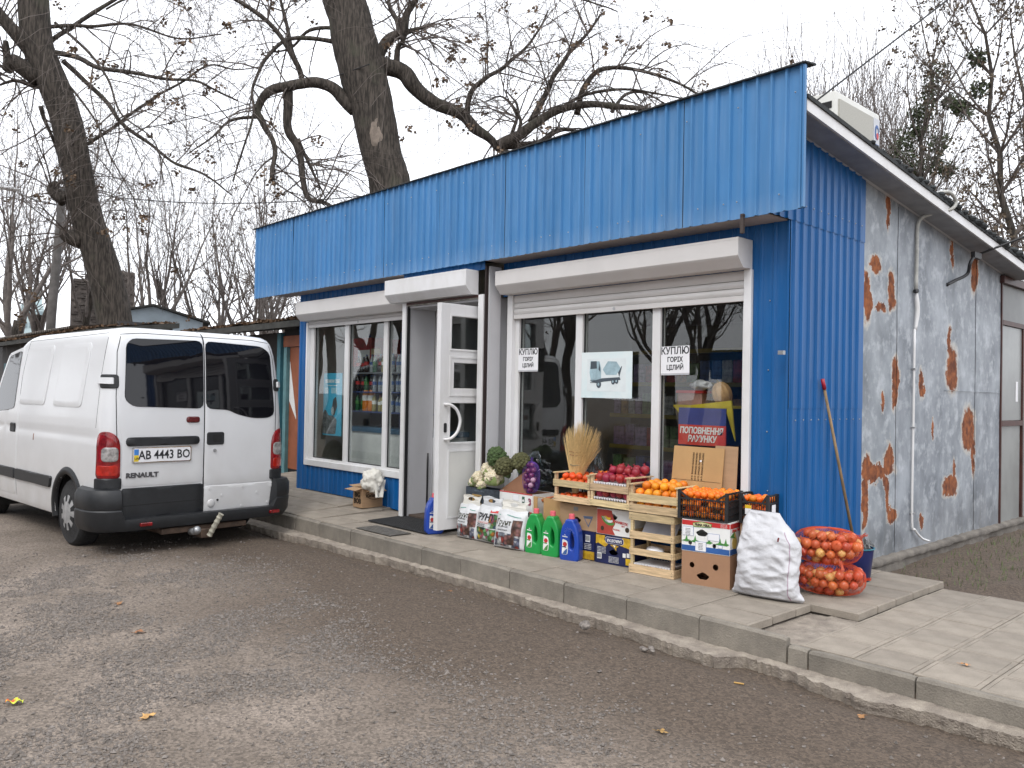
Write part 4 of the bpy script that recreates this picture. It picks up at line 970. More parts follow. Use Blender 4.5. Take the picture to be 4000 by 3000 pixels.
# ------------------------------------------------------------------ goods set out on the pavement
Z0 = 0.168
HOLE = roundpoly([(-.055, .0), (-.03, -.028), (.03, -.028), (.055, .0), (.0, .03)], .012, 3)
def carton(name, label, w, d, h, mat, loc, rz=0, top=True, fholes=(), sholes=(), group=None, inner=None, cat='cardboard box', flaps=()):
    """closed or open carton; origin at the front left bottom corner, real holes in the walls"""
    t = thing(name, label, cat, loc, R(rz), group); th = .005; mb = MB()
    def wall(L_, holes, m): vs, fs = plate_mesh(rect(0, L_, 0, h), holes, th); mb.add(vs, fs, 0, m)
    wall(w, fholes, Matrix.Translation((0, th / 2, 0)))
    wall(w, (), Matrix.Translation((0, d - th / 2, 0)))
    wall(d - 2 * th - .001, (), Matrix.Translation((th / 2, th + .0005, 0)) @ Matrix.Rotation(R(90), 4, 'Z'))
    wall(d - 2 * th - .001, sholes, Matrix.Translation((w - th / 2, th + .0005, 0)) @ Matrix.Rotation(R(90), 4, 'Z'))
    mb.box(th, w - th, th, d - th, .004, .009, 0)
    b = mb.build('box_wall', mat, t, weld=False)
    if top: MB().box(.001, w - .001, .001, d - .001, h + .0005, h + .005).build('lid', mat, t)
    if inner: MB().box(th + .001, w - th - .001, d - th - .004, d - th - .001, .01, h - .002).build('lining', inner, t)
    return t
def decal(name, mat, par, x0, x1, z0, z1, y=-.0012, th=.0014, poly=None):
    return plate(name, poly or rect(x0, x1, z0, z1), [], th, mat, par, (0, y, 0))
def hole_at(x, z, s=1.0, flip=1): return [(x + a * s, z + b * s * flip) for a, b in HOLE]
def side_text(s, size, mat, par, w, y, z, **k): return text(s, size, mat, par, (w + .0022, y, z), (0, 0, R(90)), **k)

# ---- left of the door: open carton with a white bag
t = carton('open_carton', 'open brown carton with loose flaps left of the shop door', .20, .29, .235, CARD, (-8.565, 5.40, pz(-8.5, 5.5) + .006), 0, top=False)
for (pts, nm) in [([(0, 0, .236), (.2, 0, .236), (.215, -.11, .215), (-.01, -.115, .22)], 'flap'), ([(.201, 0, .236), (.201, .29, .236), (.30, .28, .20), (.30, .01, .205)], 'flap'), ([(-.001, .01, .236), (-.001, .28, .236), (-.11, .27, .26), (-.11, .01, .25)], 'flap')]:
    v = [Vector(p) for p in pts]; n = (v[1] - v[0]).cross(v[2] - v[0]).normalized() * .0025
    MB().add([tuple(p + n) for p in v] + [tuple(p - n) for p in v], [(0, 1, 2, 3), (7, 6, 5, 4), (0, 4, 5, 1), (1, 5, 6, 2), (2, 6, 7, 3), (3, 7, 4, 0)]).build(nm, CARD, t)
text('BIG', .082, BROWNINK, t, (.095, -.002, .15), bold=.004, xs=.95); text('BOB', .082, BROWNINK, t, (.10, -.002, .075), bold=.004, xs=.95)
plate('logo', ellipse(0, 0, .105, .045, 20), [ellipse(0, 0, .10, .039, 20)], .001, BROWNINK, t, (.2012, .15, .14), (0, R(12), R(90)))
side_text('Кабачки', .05, BROWNINK, t, .2, .15, .14, bold=.0015, shear=.3)
BAGW = M('white_bag', (.66, .64, .58), .6, .05, 5, bump=.25, bscale=18)
def crumple(a, b_, c_, seed, n=36, amp=.28, zc=0):
    def f(u, v):
        th = 2 * math.pi * u; ph = math.pi * (v - .5); d = Vector((math.cos(ph) * math.cos(th), math.cos(ph) * math.sin(th), math.sin(ph)))
        k = 1 + amp * mnoise.fractal(d * 1.6 + Vector((seed, 0, 0)), .8, 2.2, 4) + .10 * abs(mnoise.noise(d * 5 + Vector((0, seed, 0))))
        return (d.x * a * k, d.y * b_ * k, d.z * c_ * k + zc)
    return f
bagw = MB().grid(crumple(.135, .12, .125, 3.3, amp=.42), 40, 26, closeu=True)
bagw.grid(lambda u, v: (.11 + .03 * v + .02 * math.sin(u * 9) * v, -.05 + .16 * u * (1 - .35 * v), .02 - .20 * v + .02 * nz(u * 3, v * 3)), 14, 12)
tag(bagw.build('plastic_bag', BAGW, None, (-8.30, 5.50, .535), smooth=True), 'crumpled white plastic bag lying on the open brown carton', 'bag')
# ---- mats, stick, dustpan
mb = MB(); mx_, my_ = 28, 13
for i in range(mx_ + 1): mb.box(i * 1.05 / mx_ - .008, i * 1.05 / mx_ + .008, 0, .47, .006, .014)
for j in range(my_ + 1): mb.box(0, 1.05, j * .47 / my_ - .008, j * .47 / my_ + .008, .004, .0135)
mb.box(0, 1.05, 0, .47, .0, .0045)
tag(mb.build('door_mat', RUBBER, None, (-7.70, 5.06, .172), (R(1.2), 0, 0)), 'black rubber honeycomb doormat at the foot of the open door', 'mat')
PLM = M('chequer_plate', (.15, .14, .125), .5, .2, 12, metal=.5); mb = MB().box(0, .62, 0, .26, 0, .005)
for i in range(22):
    for j in range(9): mb.add([(-.010, -.003, 0), (.010, -.003, 0), (.012, .003, 0), (-.008, .003, 0), (0, 0, .003)], [(0, 1, 4), (1, 2, 4), (2, 3, 4), (3, 0, 4)], 0, Matrix.Translation((.015 + i * .028, .015 + j * .029, .0052)) @ Matrix.Rotation(R(45 if (i + j) % 2 else -45), 4, 'Z'))
tag(mb.build('metal_plate', PLM, None, (-7.40, 4.705, .171)), 'grey chequer metal plate on the pavement in front of the doormat', 'metal plate')
tag(MB().tube([(-7.60, 5.78, .22), (-7.625, 5.80, .83), (-7.628, 5.803, .9)], [.012, .011, .008], 8).build('stick', BLACK, None, smooth=True), 'thin black stick leaning inside the porch left of the door', 'stick')
tag(MB().grid(lambda u, v: (.34 * (u - .5), .10 * (v - .5), .035 * math.sin(math.pi * v) * (.5 + u * .5) + .01), 12, 8).box(-.17, .17, -.05, .05, .0, .01).build('dustpan', M('red_brown_plastic', (.16, .03, .02), .5, .2), None, (-7.22, 5.74, .212), (0, 0, .3)), 'dark red dustpan lying on the threshold of the porch', 'dustpan')

# ---- bags of potting soil
SOILB = M('soil_bag_film', (.62, .63, .64), .35, .08, 8, bump=.35, bscale=14)
def print_mat(name, seed, zone):
    """flat print of fruit and flowers: coloured cells on white film"""
    m = bpy.data.materials.new(name); m.use_nodes = True; ns, L, b = nodes(m); b.inputs['Roughness'].default_value = .4
    tc = ns.new('ShaderNodeTexCoord'); mp_ = ns.new('ShaderNodeMapping'); mp_.inputs['Location'].default_value = (seed, 0, seed * .7); L(tc.outputs['Object'], mp_.inputs[0])
    v = ns.new('ShaderNodeTexVoronoi'); v.inputs['Scale'].default_value = 24; L(mp_.outputs[0], v.inputs['Vector'])
    sc = ns.new('ShaderNodeSeparateColor'); L(v.outputs['Color'], sc.inputs[0])
    r = ns.new('ShaderNodeValToRGB'); r.color_ramp.interpolation = 'CONSTANT'; e = r.color_ramp.elements
    cols = zone; e[0].color = (*cols[0], 1); e[0].position = 0; e[1].color = (*cols[1], 1); e[1].position = 1 / len(cols)
    for i, c in enumerate(cols[2:]): q = e.new((i + 2) / len(cols)); q.color = (*c, 1)
    L(sc.outputs[0], r.inputs[0])
    dk = ns.new('ShaderNodeMapRange'); dk.inputs['From Min'].default_value = 0.0; dk.inputs['From Max'].default_value = .6; dk.inputs['To Min'].default_value = 1.2; dk.inputs['To Max'].default_value = .35; L(v.outputs['Distance'], dk.inputs[0])
    hs = ns.new('ShaderNodeHueSaturation'); L(r.outputs[0], hs.inputs['Color']); L(dk.outputs[0], hs.inputs['Value']); L(hs.outputs[0], b.inputs['Base Color'])
    return m
FR1 = print_mat('berry_print', 3.1, [(.10, .11, .16), (.55, .56, .56), (.30, .04, .03), (.16, .17, .24), (.55, .55, .55), (.20, .22, .26), (.24, .10, .07), (.5, .52, .55)])
FR2 = print_mat('pineapple_print', 1.7, [(.35, .14, .02), (.06, .20, .05), (.10, .28, .12), (.45, .12, .18), (.5, .38, .05), (.03, .07, .12), (.15, .35, .12), (.55, .6, .55)])
BROWNPR = print_mat('soil_print', 5.2, [(.14, .06, .04), (.20, .09, .06), (.10, .05, .035), (.22, .10, .09), (.16, .07, .05)])
def soil_bag(label, loc, rz, w, h, title, fr, red, seed, lean=8):
    t = thing('soil_bag', label, 'bag', loc, R(rz), 'bags of potting soil by the door')
    def yf(x, z):                                   # front face of the stuffed bag, local x centred, leaning back
        a = max(0, 1 - (2 * x / w) ** 2) ** .45; b_ = max(0, 1 - (2 * z / (h * .80) - 1) ** 2) ** .4 if z < h * .8 else 0
        return -.075 * a * b_ + .012 * fbm(x, z, seed, 9, 3) * (a * b_ + .15) + z * math.tan(R(lean))
    def xo(u, z): return (u - .5) * w * (1 - .10 * smooth((z / h - .55) / .4) + .05 * nz(z * 9, seed, u * 2))
    mb = MB()
    for sd in (1, -1):
        def f(u, v, sd=sd):
            z = h * .80 * v; x = xo(u, z); e = .0 if 0 < u < 1 else .0
            y0 = z * math.tan(R(lean)); y = yf(x, z); return (x, y0 + (y - y0) * sd + (.0 if sd > 0 else .004), z + .008 * math.sin(u * 9 + seed) * v)
        mb.grid(f, 28, 28, flip=sd > 0)
    b = mb.build('sack_body', SOILB, t, smooth=True)
    # film handle above the seal with an oval hand hole
    out = [(-w * .44, h * .78), (w * .44, h * .78), (w * .36, h * .90), (w * .47, h * 1.02), (w * .25, h * .97), (w * .05, h * 1.0), (-w * .22, h * 1.02), (-w * .46, h * .99), (-w * .38, h * .88)]
    vs, fs = plate_mesh(roundpoly(out, .02), [ellipse(-.01, h * .915, .05, .018)], .003)
    vs = [(x, y + z * math.tan(R(lean)) + .012 * nz(x * 22, z * 22, seed), z) for x, y, z in vs]
    MB().add(vs, fs).build('carry_handle', BAGW if seed > 2 else SOILB, t)
    def on(nm, mat, x0, x1, za, zb, o=.0016, poly=None, wav=0):
        g = MB().grid(lambda u, v: (x0 + (x1 - x0) * u, yf(x0 + (x1 - x0) * u, za + (zb - za) * v + wav * math.sin(u * 5)) - o, za + (zb - za) * v + wav * math.sin(u * 5)), 22, 14)
        return g.build(nm, mat, t, smooth=True)
    on('fruit_print', fr, -w * .42, w * .40, .02, h * .33, wav=.006)
    if red: on('red_band', REDINK, -w * .44, w * .12, h * .435, h * .475, .002); on('leaf_print', FR2, w * .12, w * .42, h * .34, h * .66, .002); on('red_label', REDINK, w * .12, w * .40, h * .68, h * .73, .003)
    else:
        on('soil_print', BROWNPR, w * .14, w * .42, h * .30, h * .62, .0022); on('green_swoosh', M('teal_print', (.10, .30, .24), .5), -w * .36, w * .36, h * .69, h * .705, .002, wav=.008); on('soil_print', BROWNPR, -w * .05, w * .25, h * .10, h * .30, .0024)
    def tx(s, size, z, x, mat=INK, **k):
        me = text_mesh(s, size, extrude=.0004, **k); me.materials.append(mat)
        for v in me.vertices: v.co = Vector((v.co.x + x, yf(v.co.x + x, v.co.z + z) - .0035 + v.co.y, v.co.z + z))
        link('lettering', me, t)
    if red:
        tx('ГРУНТ', .082, h * .565, -w * .10, bold=.003, shear=.1); tx('УНІВЕРСАЛЬНИЙ', .021, h * .455, -w * .16, WHITEINK, bold=.0005)
        for i in range(4): tx('для квітів та розсади', .014, h * (.41 - .035 * i), -w * .22, INK)
    else:
        tx('Ґрунт', .066, h * .55, -w * .16, M('brown_green_ink', (.06, .06, .04), .6), bold=.0015); tx('для розсади', .020, h * .47, -w * .16, INK); tx('універсальний', .017, h * .40, -w * .16, INK)
    return t
soil_bag('soil bag with berry picture beside the open door leaf', (-6.235, 5.255, Z0), 4, .30, .42, 'a', FR1, False, 3.2)
soil_bag('soil bag with bold dark title and red band, middle of three', (-5.945, 5.27, Z0), 3, .315, .43, 'b', FR2, True, 1.1)
soil_bag('wide slumped soil bag with berry picture next to the green jug', (-5.60, 5.22, Z0), 8, .36, .43, 'c', FR1, False, 5.4, 12)

# ---- detergent jugs
def jug(label, loc, rz, colmat, capmat, film=False, group=None, swirl=None):
    t = thing('detergent_jug', label, 'bottle', loc, R(rz), group)
    out = [(-.068, .0), (.068, 0), (.077, .02), (.077, .15), (.070, .23), (.052, .285), (.03, .315), (.026, .335), (-.026, .335), (-.03, .318), (-.055, .285), (-.073, .215), (-.077, .12), (-.077, .02)]
    hole = roundpoly([(-.008, .085), (.046, .066), (.066, .13), (.055, .225), (.012, .285), (-.012, .20)], .03, 4)
    vs, fs = plate_mesh(roundpoly(out, .03, 4), [hole], .105, .017, 3)
    b = MB().add(vs, fs).build('jug_body', colmat, t, smooth=True, weld=True, auto=50)
    MB().lathe([(.020, .333), (.029, .335), (.030, .345), (.024, .347), (.024, .352), (.027, .353), (.025, .392), (.022, .395), (.001, .395)], 18).build('cap', capmat, t, smooth=True, auto=40)
    y = -.0545
    decal('label_print', WHITEINK, t, -.072, -.01, .05, .19, y, poly=roundpoly([(-.065, .045), (-.012, .045), (-.004, .10), (-.012, .165), (-.06, .18)], .012))
    decal('logo_print', REDINK, t, 0, 0, 0, 0, y - .001, poly=ellipse(-.036, .135, .020, .020, 16))
    decal('swoosh', swirl or GREEN, t, 0, 0, 0, 0, y - .001, poly=[(-.06, .048), (-.018, .048), (-.01, .10), (-.03, .088), (-.048, .066)])
    decal('brand_band', WHITEINK, t, 0, 0, 0, 0, y, poly=[(-.062, .198), (-.012, .195), (-.012, .203), (-.062, .206)])
    decal('dark_print', GREEN if swirl is None else NAVY, t, 0, 0, 0, 0, y - .0008, poly=[(-.06, .108), (-.022, .105), (-.024, .115), (-.06, .117)])
    text('4L', .016, WHITEINK, t, (-.036, y - .001, .216))
    if film:
        fm = glass_mat('cling_film', (.95, .96, .98), 1.35)
        def f(u, v): a = 2 * math.pi * u; r = 1 + .05 * nz(math.cos(a) * 2, math.sin(a) * 2, v * 5); k = 1 - .5 * smooth((v - .72) / .28); return (math.cos(a) * .088 * r * k, math.sin(a) * .066 * r * k, .002 + .33 * v)
        MB().grid(f, 26, 16, closeu=True).build('film_wrap', fm, t, smooth=True)
    return t
GJ = M('green_jug_plastic', (.012, .30, .06), .3, .05, 4, coat=.2); BJ = M('blue_jug_plastic', (.012, .06, .38), .3, .05, 4, coat=.2); PINK = M('pink_cap', (.72, .13, .16), .35, .05)
JG = 'detergent jugs in front of the fruit crates'
jug('green detergent jug with pink cap beside the slumped soil bag', (-5.325, 5.30, Z0), 10, GJ, PINK, group=JG)
jug('green detergent jug with pink cap right beside the blue jug', (-5.125, 5.31, Z0), 12, GJ, PINK, group=JG)
jug('blue detergent jug wrapped in clear film by the navy banana box', (-4.90, 5.315, Z0), 16, BJ, PINK, True, JG, BLUEINK)
jug('blue detergent jug wrapped in film under the open door leaf', (-6.66, 5.16, Z0 + .015), 70, BJ, PINK, True, None, BLUEINK)

# ---- banana boxes and cartons
def fig(par, y=-.0018):                                        # bunch of bananas print
    for i, (a, r0) in enumerate([(0, .10), (8, .08), (16, .06)]):
        o = [(r0 * math.cos(R(q)), r0 * 1.1 * math.sin(R(q))) for q in range(200 + a, 300, 10)]; ii = [((r0 - .02) * math.cos(R(q)) + .008, (r0 - .02) * 1.1 * math.sin(R(q))) for q in range(295, 200 + a, -10)]
        decal('banana_print', (GREEN, WHITEINK, YELLOW)[i], par, 0, 0, 0, 0, y, poly=[(x + .14 - .012 * i, z + .19) for x, z in o + ii])
YB = M('banana_yellow_print', (.70, .45, .03), .45, .3, 14, col2=(.32, .17, .01))
t = carton('banana_box', 'navy and yellow banana box, lowest beside the film wrapped jug', .39, .25, .243, NAVY, (-5.11, 5.385, Z0), 5)
decal('yellow_print', YB, t, .02, .387, .004, .075); decal('barcode_label', WHITEINK, t, .29, .34, .155, .215)
for i in range(7): MB().box(.293 + i * .0065, .293 + i * .0065 + .003, -.0032, -.002, .165, .21).build('barcode_line', INK, t)
for i in range(4): text('CLASS I PREMIUM', .010, WHITEINK, t, (.315, -.002, .137 - i * .014))
t = carton('banana_box', 'navy banana box with yellow fruit print and upside down lettering', .395, .25, .243, NAVY, (-4.70, 5.405, Z0), 6, fholes=[hole_at(.185, .105, .9)])
decal('yellow_print', YB, t, 0, 0, 0, 0, poly=[(.004, .238), (.10, .238), (.09, .20), (.13, .165), (.10, .14), (.03, .17), (.004, .16)])
decal('yellow_print', YB, t, 0, 0, 0, 0, poly=[(.27, .238), (.392, .238), (.392, .14), (.33, .155), (.25, .17), (.29, .20)])
decal('name_plate', M('navy_plate', (.02, .03, .14), .4), t, 0, 0, 0, 0, -.003, poly=roundpoly(rect(.105, .285, .178, .228), .02))
decal('name_rim', WHITEINK, t, 0, 0, 0, 0, -.0018, poly=roundpoly(rect(.102, .288, .175, .231), .021))
o = text('SABROSTAR', .035, WHITEINK, t, (.195, -.0042, .203), (0, R(180), 0), bold=.0008, xs=.8)
decal('parrot_print', YB, t, 0, 0, 0, 0, poly=[(.15, .165), (.20, .17), (.24, .16), (.215, .145), (.215, .12), (.195, .14)])
decal('parrot_print', WHITEINK, t, 0, 0, 0, 0, -.0022, poly=[(.18, .166), (.205, .164), (.20, .145)])
for x, z, w_, h_ in [(.02, .035, .045, .05), (.28, .075, .03, .035), (.32, .08, .028, .035), (.355, .085, .026, .03), (.31, .015, .06, .055)]: decal('printed_label', WHITEINK if x < .3 else YELLOW if z < .03 else WHITEINK, t, x, x + w_, z, z + h_)
for i in range(6): MB().box(.023 + i * .0065, .026 + i * .0065, -.0032, -.002, .042, .078).build('barcode_line', INK, t)
for i in range(5): text('PRODUCT OF ECUADOR', .009, WHITEINK, t, (.19, -.002, .063 - i * .011)); text('BANANAS CLASS EXTRA', .008, WHITEINK, t, (.065, -.002, .135 - i * .012), )
t = carton('cardboard_box', 'plain brown carton with small blue triangle print under the persimmon crates', .42, .25, .212, CARD, (-5.115, 5.39, Z0 + .25), 5, fholes=[hole_at(.19, .085, .95)])
decal('triangle_print', M('slate_print', (.10, .14, .22), .7), t, 0, 0, 0, 0, poly=[(.26, .125), (.37, .13), (.32, .03)])
decal('triangle_gap', CARD, t, 0, 0, 0, 0, -.0024, poly=[(.283, .104), (.349, .106), (.319, .048)])
text('FRUTTA', .02, M('slate_ink', (.10, .14, .22), .7), t, (.314, -.003, .112)); decal('faint_print', M('faint_blue_print', (.24, .24, .24), .8), t, .155, .205, .16, .195)
decal('label', PAPER, t, .185, .215, .035, .055, -.0022)
t = carton('banana_box', 'white and red fruit carton under the pomegranate crates', .385, .25, .212, WHITEINK, (-4.685, 5.40, Z0 + .25), 6, fholes=[hole_at(.165, .155, .9)], sholes=[])
decal('red_print', M('brick_red_print', (.45, .06, .04), .5), t, 0, 0, 0, 0, poly=[(.003, .003), (.19, .003), (.16, .05), (.19, .10), (.17, .15), (.15, .209), (.003, .209)]); fig(t, -.0028)
text('BANABIOTIC', .031, REDINK, t, (.245, -.002, .112), (0, R(7), 0), bold=.001, xs=.8); text('BIO', .02, REDINK, t, (.27, -.002, .085)); text('ORGANIC', .018, REDINK, t, (.20, -.0028, .05), (0, R(4), 0))
decal('grip_hole_shade', BROWNINK, t, 0, 0, 0, 0, -.002, poly=ellipse(.31, .06, .02, .022)); decal('grip_hole_shade', BROWNINK, t, 0, 0, 0, 0, -.0034, poly=ellipse(.06, .05, .017, .02))  # ink-dark ellipses stand in for the shade inside grip holes
decal('small_label', WHITEINK, t, .335, .375, .15, .19)
# stack on the right: plain brown carton, printed carton
t = carton('cardboard_box', 'plain brown carton with three dark grip holes beside the white sack', .388, .30, .244, M('brown_carton', (.36, .20, .115), .85, .06, 4), (-3.757, 5.335, Z0), 10.5, fholes=[hole_at(.175, .075, 1.0), ellipse(.085, .148, .021, .022), ellipse(.275, .152, .023, .024)])
t = carton('fruit_carton', 'white carton with red and green print under the black plastic crate', .388, .30, .238, WHITEINK, (-3.760, 5.335, Z0 + .251), 10.5, fholes=[hole_at(.165, .15, .95), ellipse(.07, .065, .016, .018), ellipse(.265, .06, .016, .018)])
decal('red_band', REDINK, t, .002, .386, .200, .236); decal('blue_band', BLUEINK, t, .002, .386, .004, .045)
decal('name_plate', GREEN, t, 0, 0, 0, 0, -.003, poly=[(.095, .19), (.24, .195), (.245, .223), (.165, .236), (.09, .22)]); decal('name_plate', M('cream_print', (.72, .65, .35), .5), t, 0, 0, 0, 0, -.0042, poly=[(.10, .195), (.235, .2), (.238, .219), (.165, .230), (.095, .216)])
text('PRIMA VERA', .026, INK, t, (.168, -.0052, .208), bold=.0012, xs=.85)
for x0, z0_, w_, h_ in [(.01, .12, .085, .065), (.215, .10, .09, .05), (.115, .01, .085, .07), (.298, .05, .03, .02)]: decal('printed_label', PAPER, t, x0, x0 + w_, z0_, z0_ + h_, -.003); decal('label_edge', BLUEINK, t, x0 - .002, x0 + w_ + .002, z0_ - .002, z0_ + h_ + .002, -.0016)
for i in range(5): text('fresh fruit', .009, INK, t, (.157, -.0042, .068 - .011 * i)); text('ripe product', .008, INK, t, (.052, -.0042, .172 - .011 * i))
for i in range(4): text('premium class', .009, WHITEINK, t, (.34, -.002, .231 - .009 * i)); 
for i, x in enumerate([.03, .10, .215, .30, .345]): decal('leaf_print', GREEN, t, 0, 0, 0, 0, -.0014, poly=[(x - .035, .075), (x, .088), (x + .012, .125), (x + .02, .09), (x + .04, .085), (x + .02, .07)])
SD = thing('x', None, None); bpy.data.objects.remove(SD)
rs = MB().box(.3885, .390, .002, .298, .200, .236).build('red_band', REDINK, t); MB().box(.3885, .390, .002, .298, .004, .045).build('blue_band', BLUEINK, t)
plate('pear_print', roundpoly([(-.04, -.05), (.03, -.06), (.05, .0), (.0, .07), (-.02, .05), (-.05, 0)], .02), [], .002, M('pear_yellow', (.62, .45, .12), .5), t, (.3895, .09, .10), (0, 0, R(90)))
plate('leaf_print', [(-.05, 0), (0, .02), (.05, .05), (.02, 0), (.06, -.02)], [], .002, GREEN, t, (.3899, .05, .14), (0, 0, R(90)))
side_text('Prima Vera', .036, REDINK, t, .388, .12, .182, shear=.2, bold=.0006)
# boxes of vegetables by the door
carton('cardboard_box', 'brown carton behind the soil bags below the cauliflower box', .42, .145, .325, CARD, (-6.36, 5.335, Z0), 0)
CB = M('dark_slate_print', (.05, .065, .085), .6, .3, 20)
cau = carton('vegetable_box', 'low dark printed box holding the cauliflowers and broccoli', .43, .145, .165, CB, (-6.365, 5.33, Z0 + .333), 0, top=False)
for x in (.03, .19, .355): decal('tan_patch', M('tan_print', (.38, .22, .07), .7), cau, x, x + .05, .02, .085)
decal('tan_patch', M('tan_print2', (.40, .25, .08), .7), cau, .10, .24, .005, .10); text('ОВОЧІ СВІЖІ', .022, M('slate_text', (.16, .2, .24), .7), cau, (.21, -.0026, .135))
MB().add([(0, 0, 0), (.40, 0, 0), (.40, .0, .24), (0, .006, 0), (.40, .006, 0), (.40, .006, .24)], [(0, 1, 2), (5, 4, 3), (0, 3, 4, 1), (1, 4, 5, 2), (2, 5, 3, 0)]).build('slanted_flap', CARDIN, cau, (.36, .105, .14))
carton('cardboard_box', 'brown carton behind the middle soil bag below the white box', .44, .30, .275, CARD, (-5.92, 5.395, Z0), 0)
wb = carton('open_box', 'white open box with red rim holding the net of red onions', .455, .29, .215, WHITEINK, (-5.925, 5.39, Z0 + .283), 0, top=False, inner=CARDIN)
decal('red_rim', REDINK, wb, .002, .453, .205, .2155); decal('red_rim', REDINK, wb, .30, .453, .004, .05); decal('green_emblem', M('dark_green_print', (.06, .14, .10), .5), wb, .315, .35, .125, .185); decal('emblem_ring', WHITEINK, wb, 0, 0, 0, 0, -.003, poly=ellipse(.3325, .148, .012, .012)); decal('label', PAPER, wb, .19, .27, .14, .195, -.0016); decal('label_edge', M('grey_line', (.4, .4, .4), .6), wb, .188, .272, .138, .197, -.001)
text('3', .085, M('maroon_print', (.30, .08, .12), .5), wb, (.42, -.003, .14), bold=.005)
tn = carton('open_box', 'torn brown carton with a few carrots behind the green jug', .42, .28, .485, CARD2, (-5.505, 5.405, Z0), 0, top=False, fholes=[roundpoly([(.10, .30), (.165, .30), (.165, .478), (.085, .478), (.082, .38)], .01), hole_at(.30, .14, .7)])
CAR = M('carrot_skin', (.55, .17, .04), .6, .2, 12, rnd=.1)
for i in range(9):
    x = -5.43 + random.uniform(0, .2); z = Z0 + .30 + .02 * i
    tag(MB().tube([(0, 0, 0), (.05, .01, .004), (.13, .0, .0)], [.017, .016, .006], 8).build('carrot', CAR, None, (x - .03, 5.45 + .015 * (i % 3), z), (0, random.uniform(-.5, .5), random.uniform(-.6, .6)), smooth=True), 'orange carrot lying in the torn brown carton', 'carrot', 'carrots in the torn carton')

# ---- cauliflower, broccoli
CAUL = M('cauliflower_curd', (.72, .64, .47), .8, .12, 18, sss=.1); LEAFG = M('cabbage_leaf', (.20, .30, .08), .55, .2, 12, col2=(.42, .48, .22)); BROC = M('broccoli_head', (.115, .115, .045), .85, .3, 40); BROC2 = M('broccoli_stem', (.17, .26, .09), .6, .2, 20)
def floret(r, seed, n, mats, lumps=.34, small=True):
    mb = MB(); rg = random.Random(seed); ga = math.pi * (3 - 5 ** .5)
    for i in range(n):
        z = 1 - 1.25 * i / n; q = math.sqrt(max(0, 1 - z * z)); a = i * ga; d = Vector((q * math.cos(a), q * math.sin(a), z)); rr = r * lumps * rg.uniform(.75, 1.15)
        mb.sphere(d * r * .80, rr, 8, 6)
        for k in range(5 if small else 0):
            e = (d + Vector((rg.uniform(-1, 1), rg.uniform(-1, 1), rg.uniform(-1, 1))) * .5).normalized(); mb.sphere(d * r * .80 + e * rr * .8, rr * .38, 6, 4)
    mb.sphere((0, 0, 0), r * .82, 10, 8); return mb
def leaf_ring(par, r, n, seed):
    rg = random.Random(seed)
    for i in range(n):
        a = 2 * math.pi * i / n + rg.uniform(-.2, .2); l = r * rg.uniform(1.0, 1.4); w = r * .45
        def f(u, v): t = u; ww = w * math.sin(math.pi * (.15 + .8 * t)); x = r * .35 + l * .75 * math.sin(t * 1.35); z = -r * .75 + l * .85 * t * t; return (x, (v - .5) * 2 * ww + .01 * math.sin(9 * t), z + .25 * abs(v - .5) * ww)
        MB().grid(f, 9, 6).build('leaf', LEAFG, par, (0, 0, 0), (0, 0, a), smooth=True)
for (x, y, z, r), lab in zip([(-6.005, 5.385, .765, .085), (-6.235, 5.39, .745, .072), (-6.13, 5.43, .84, .074), (-6.31, 5.385, .70, .050), (-6.16, 5.355, .685, .045)],
        ['largest cauliflower in the front of the vegetable box', 'cauliflower left of the largest one in the vegetable box', 'cauliflower lying on top of the two front heads', 'small green leafy cauliflower at the left corner of the box', 'small pale cauliflower half under the largest one']):
    t = thing('cauliflower', lab, 'cauliflower', (x, y, z), random.uniform(0, 6), 'cauliflowers in the vegetable box')
    floret(r, int(r * 9999), 46, None).build('curd', CAUL, t, (0, 0, 0), (R(35), 0, -random.uniform(0, .1)), smooth=True); leaf_ring(t, r, 6, int(x * 100))
for (x, y, z, r, rot), lab in zip([(-6.04, 5.46, .975, .105, (R(115), 0, R(15))), (-5.89, 5.42, .885, .100, (R(30), 0, 0)), (-5.70, 5.45, .945, .095, (R(10), R(15), 0))],
        ['broccoli head turned over showing its pale stalks, topmost', 'dark grey green broccoli head in the middle of the box', 'olive brown topped broccoli head next to the red onions']):
    t = thing('broccoli', lab, 'broccoli', (x, y, z), 0, 'broccoli heads in the vegetable box')
    h = floret(r, int(r * 7777 + x * 10), 70, None, .26); h.build('head', BROC if r < .104 else M('broccoli_green', (.075, .125, .04), .85, .3, 40), t, (0, 0, 0), rot, smooth=True)
    st_ = MB()
    for i in range(16): a = 2 * math.pi * i / 16; rr = random.uniform(.3, .75) * r; st_.tube([(0, 0, -r * 1.1), (rr * .5 * math.cos(a), rr * .5 * math.sin(a), -r * .7), (rr * math.cos(a), rr * math.sin(a), -r * .05)], [r * .16, r * .12, r * .1], 6)
    st_.build('stalk', BROC2, t, (0, 0, 0), rot, smooth=True)
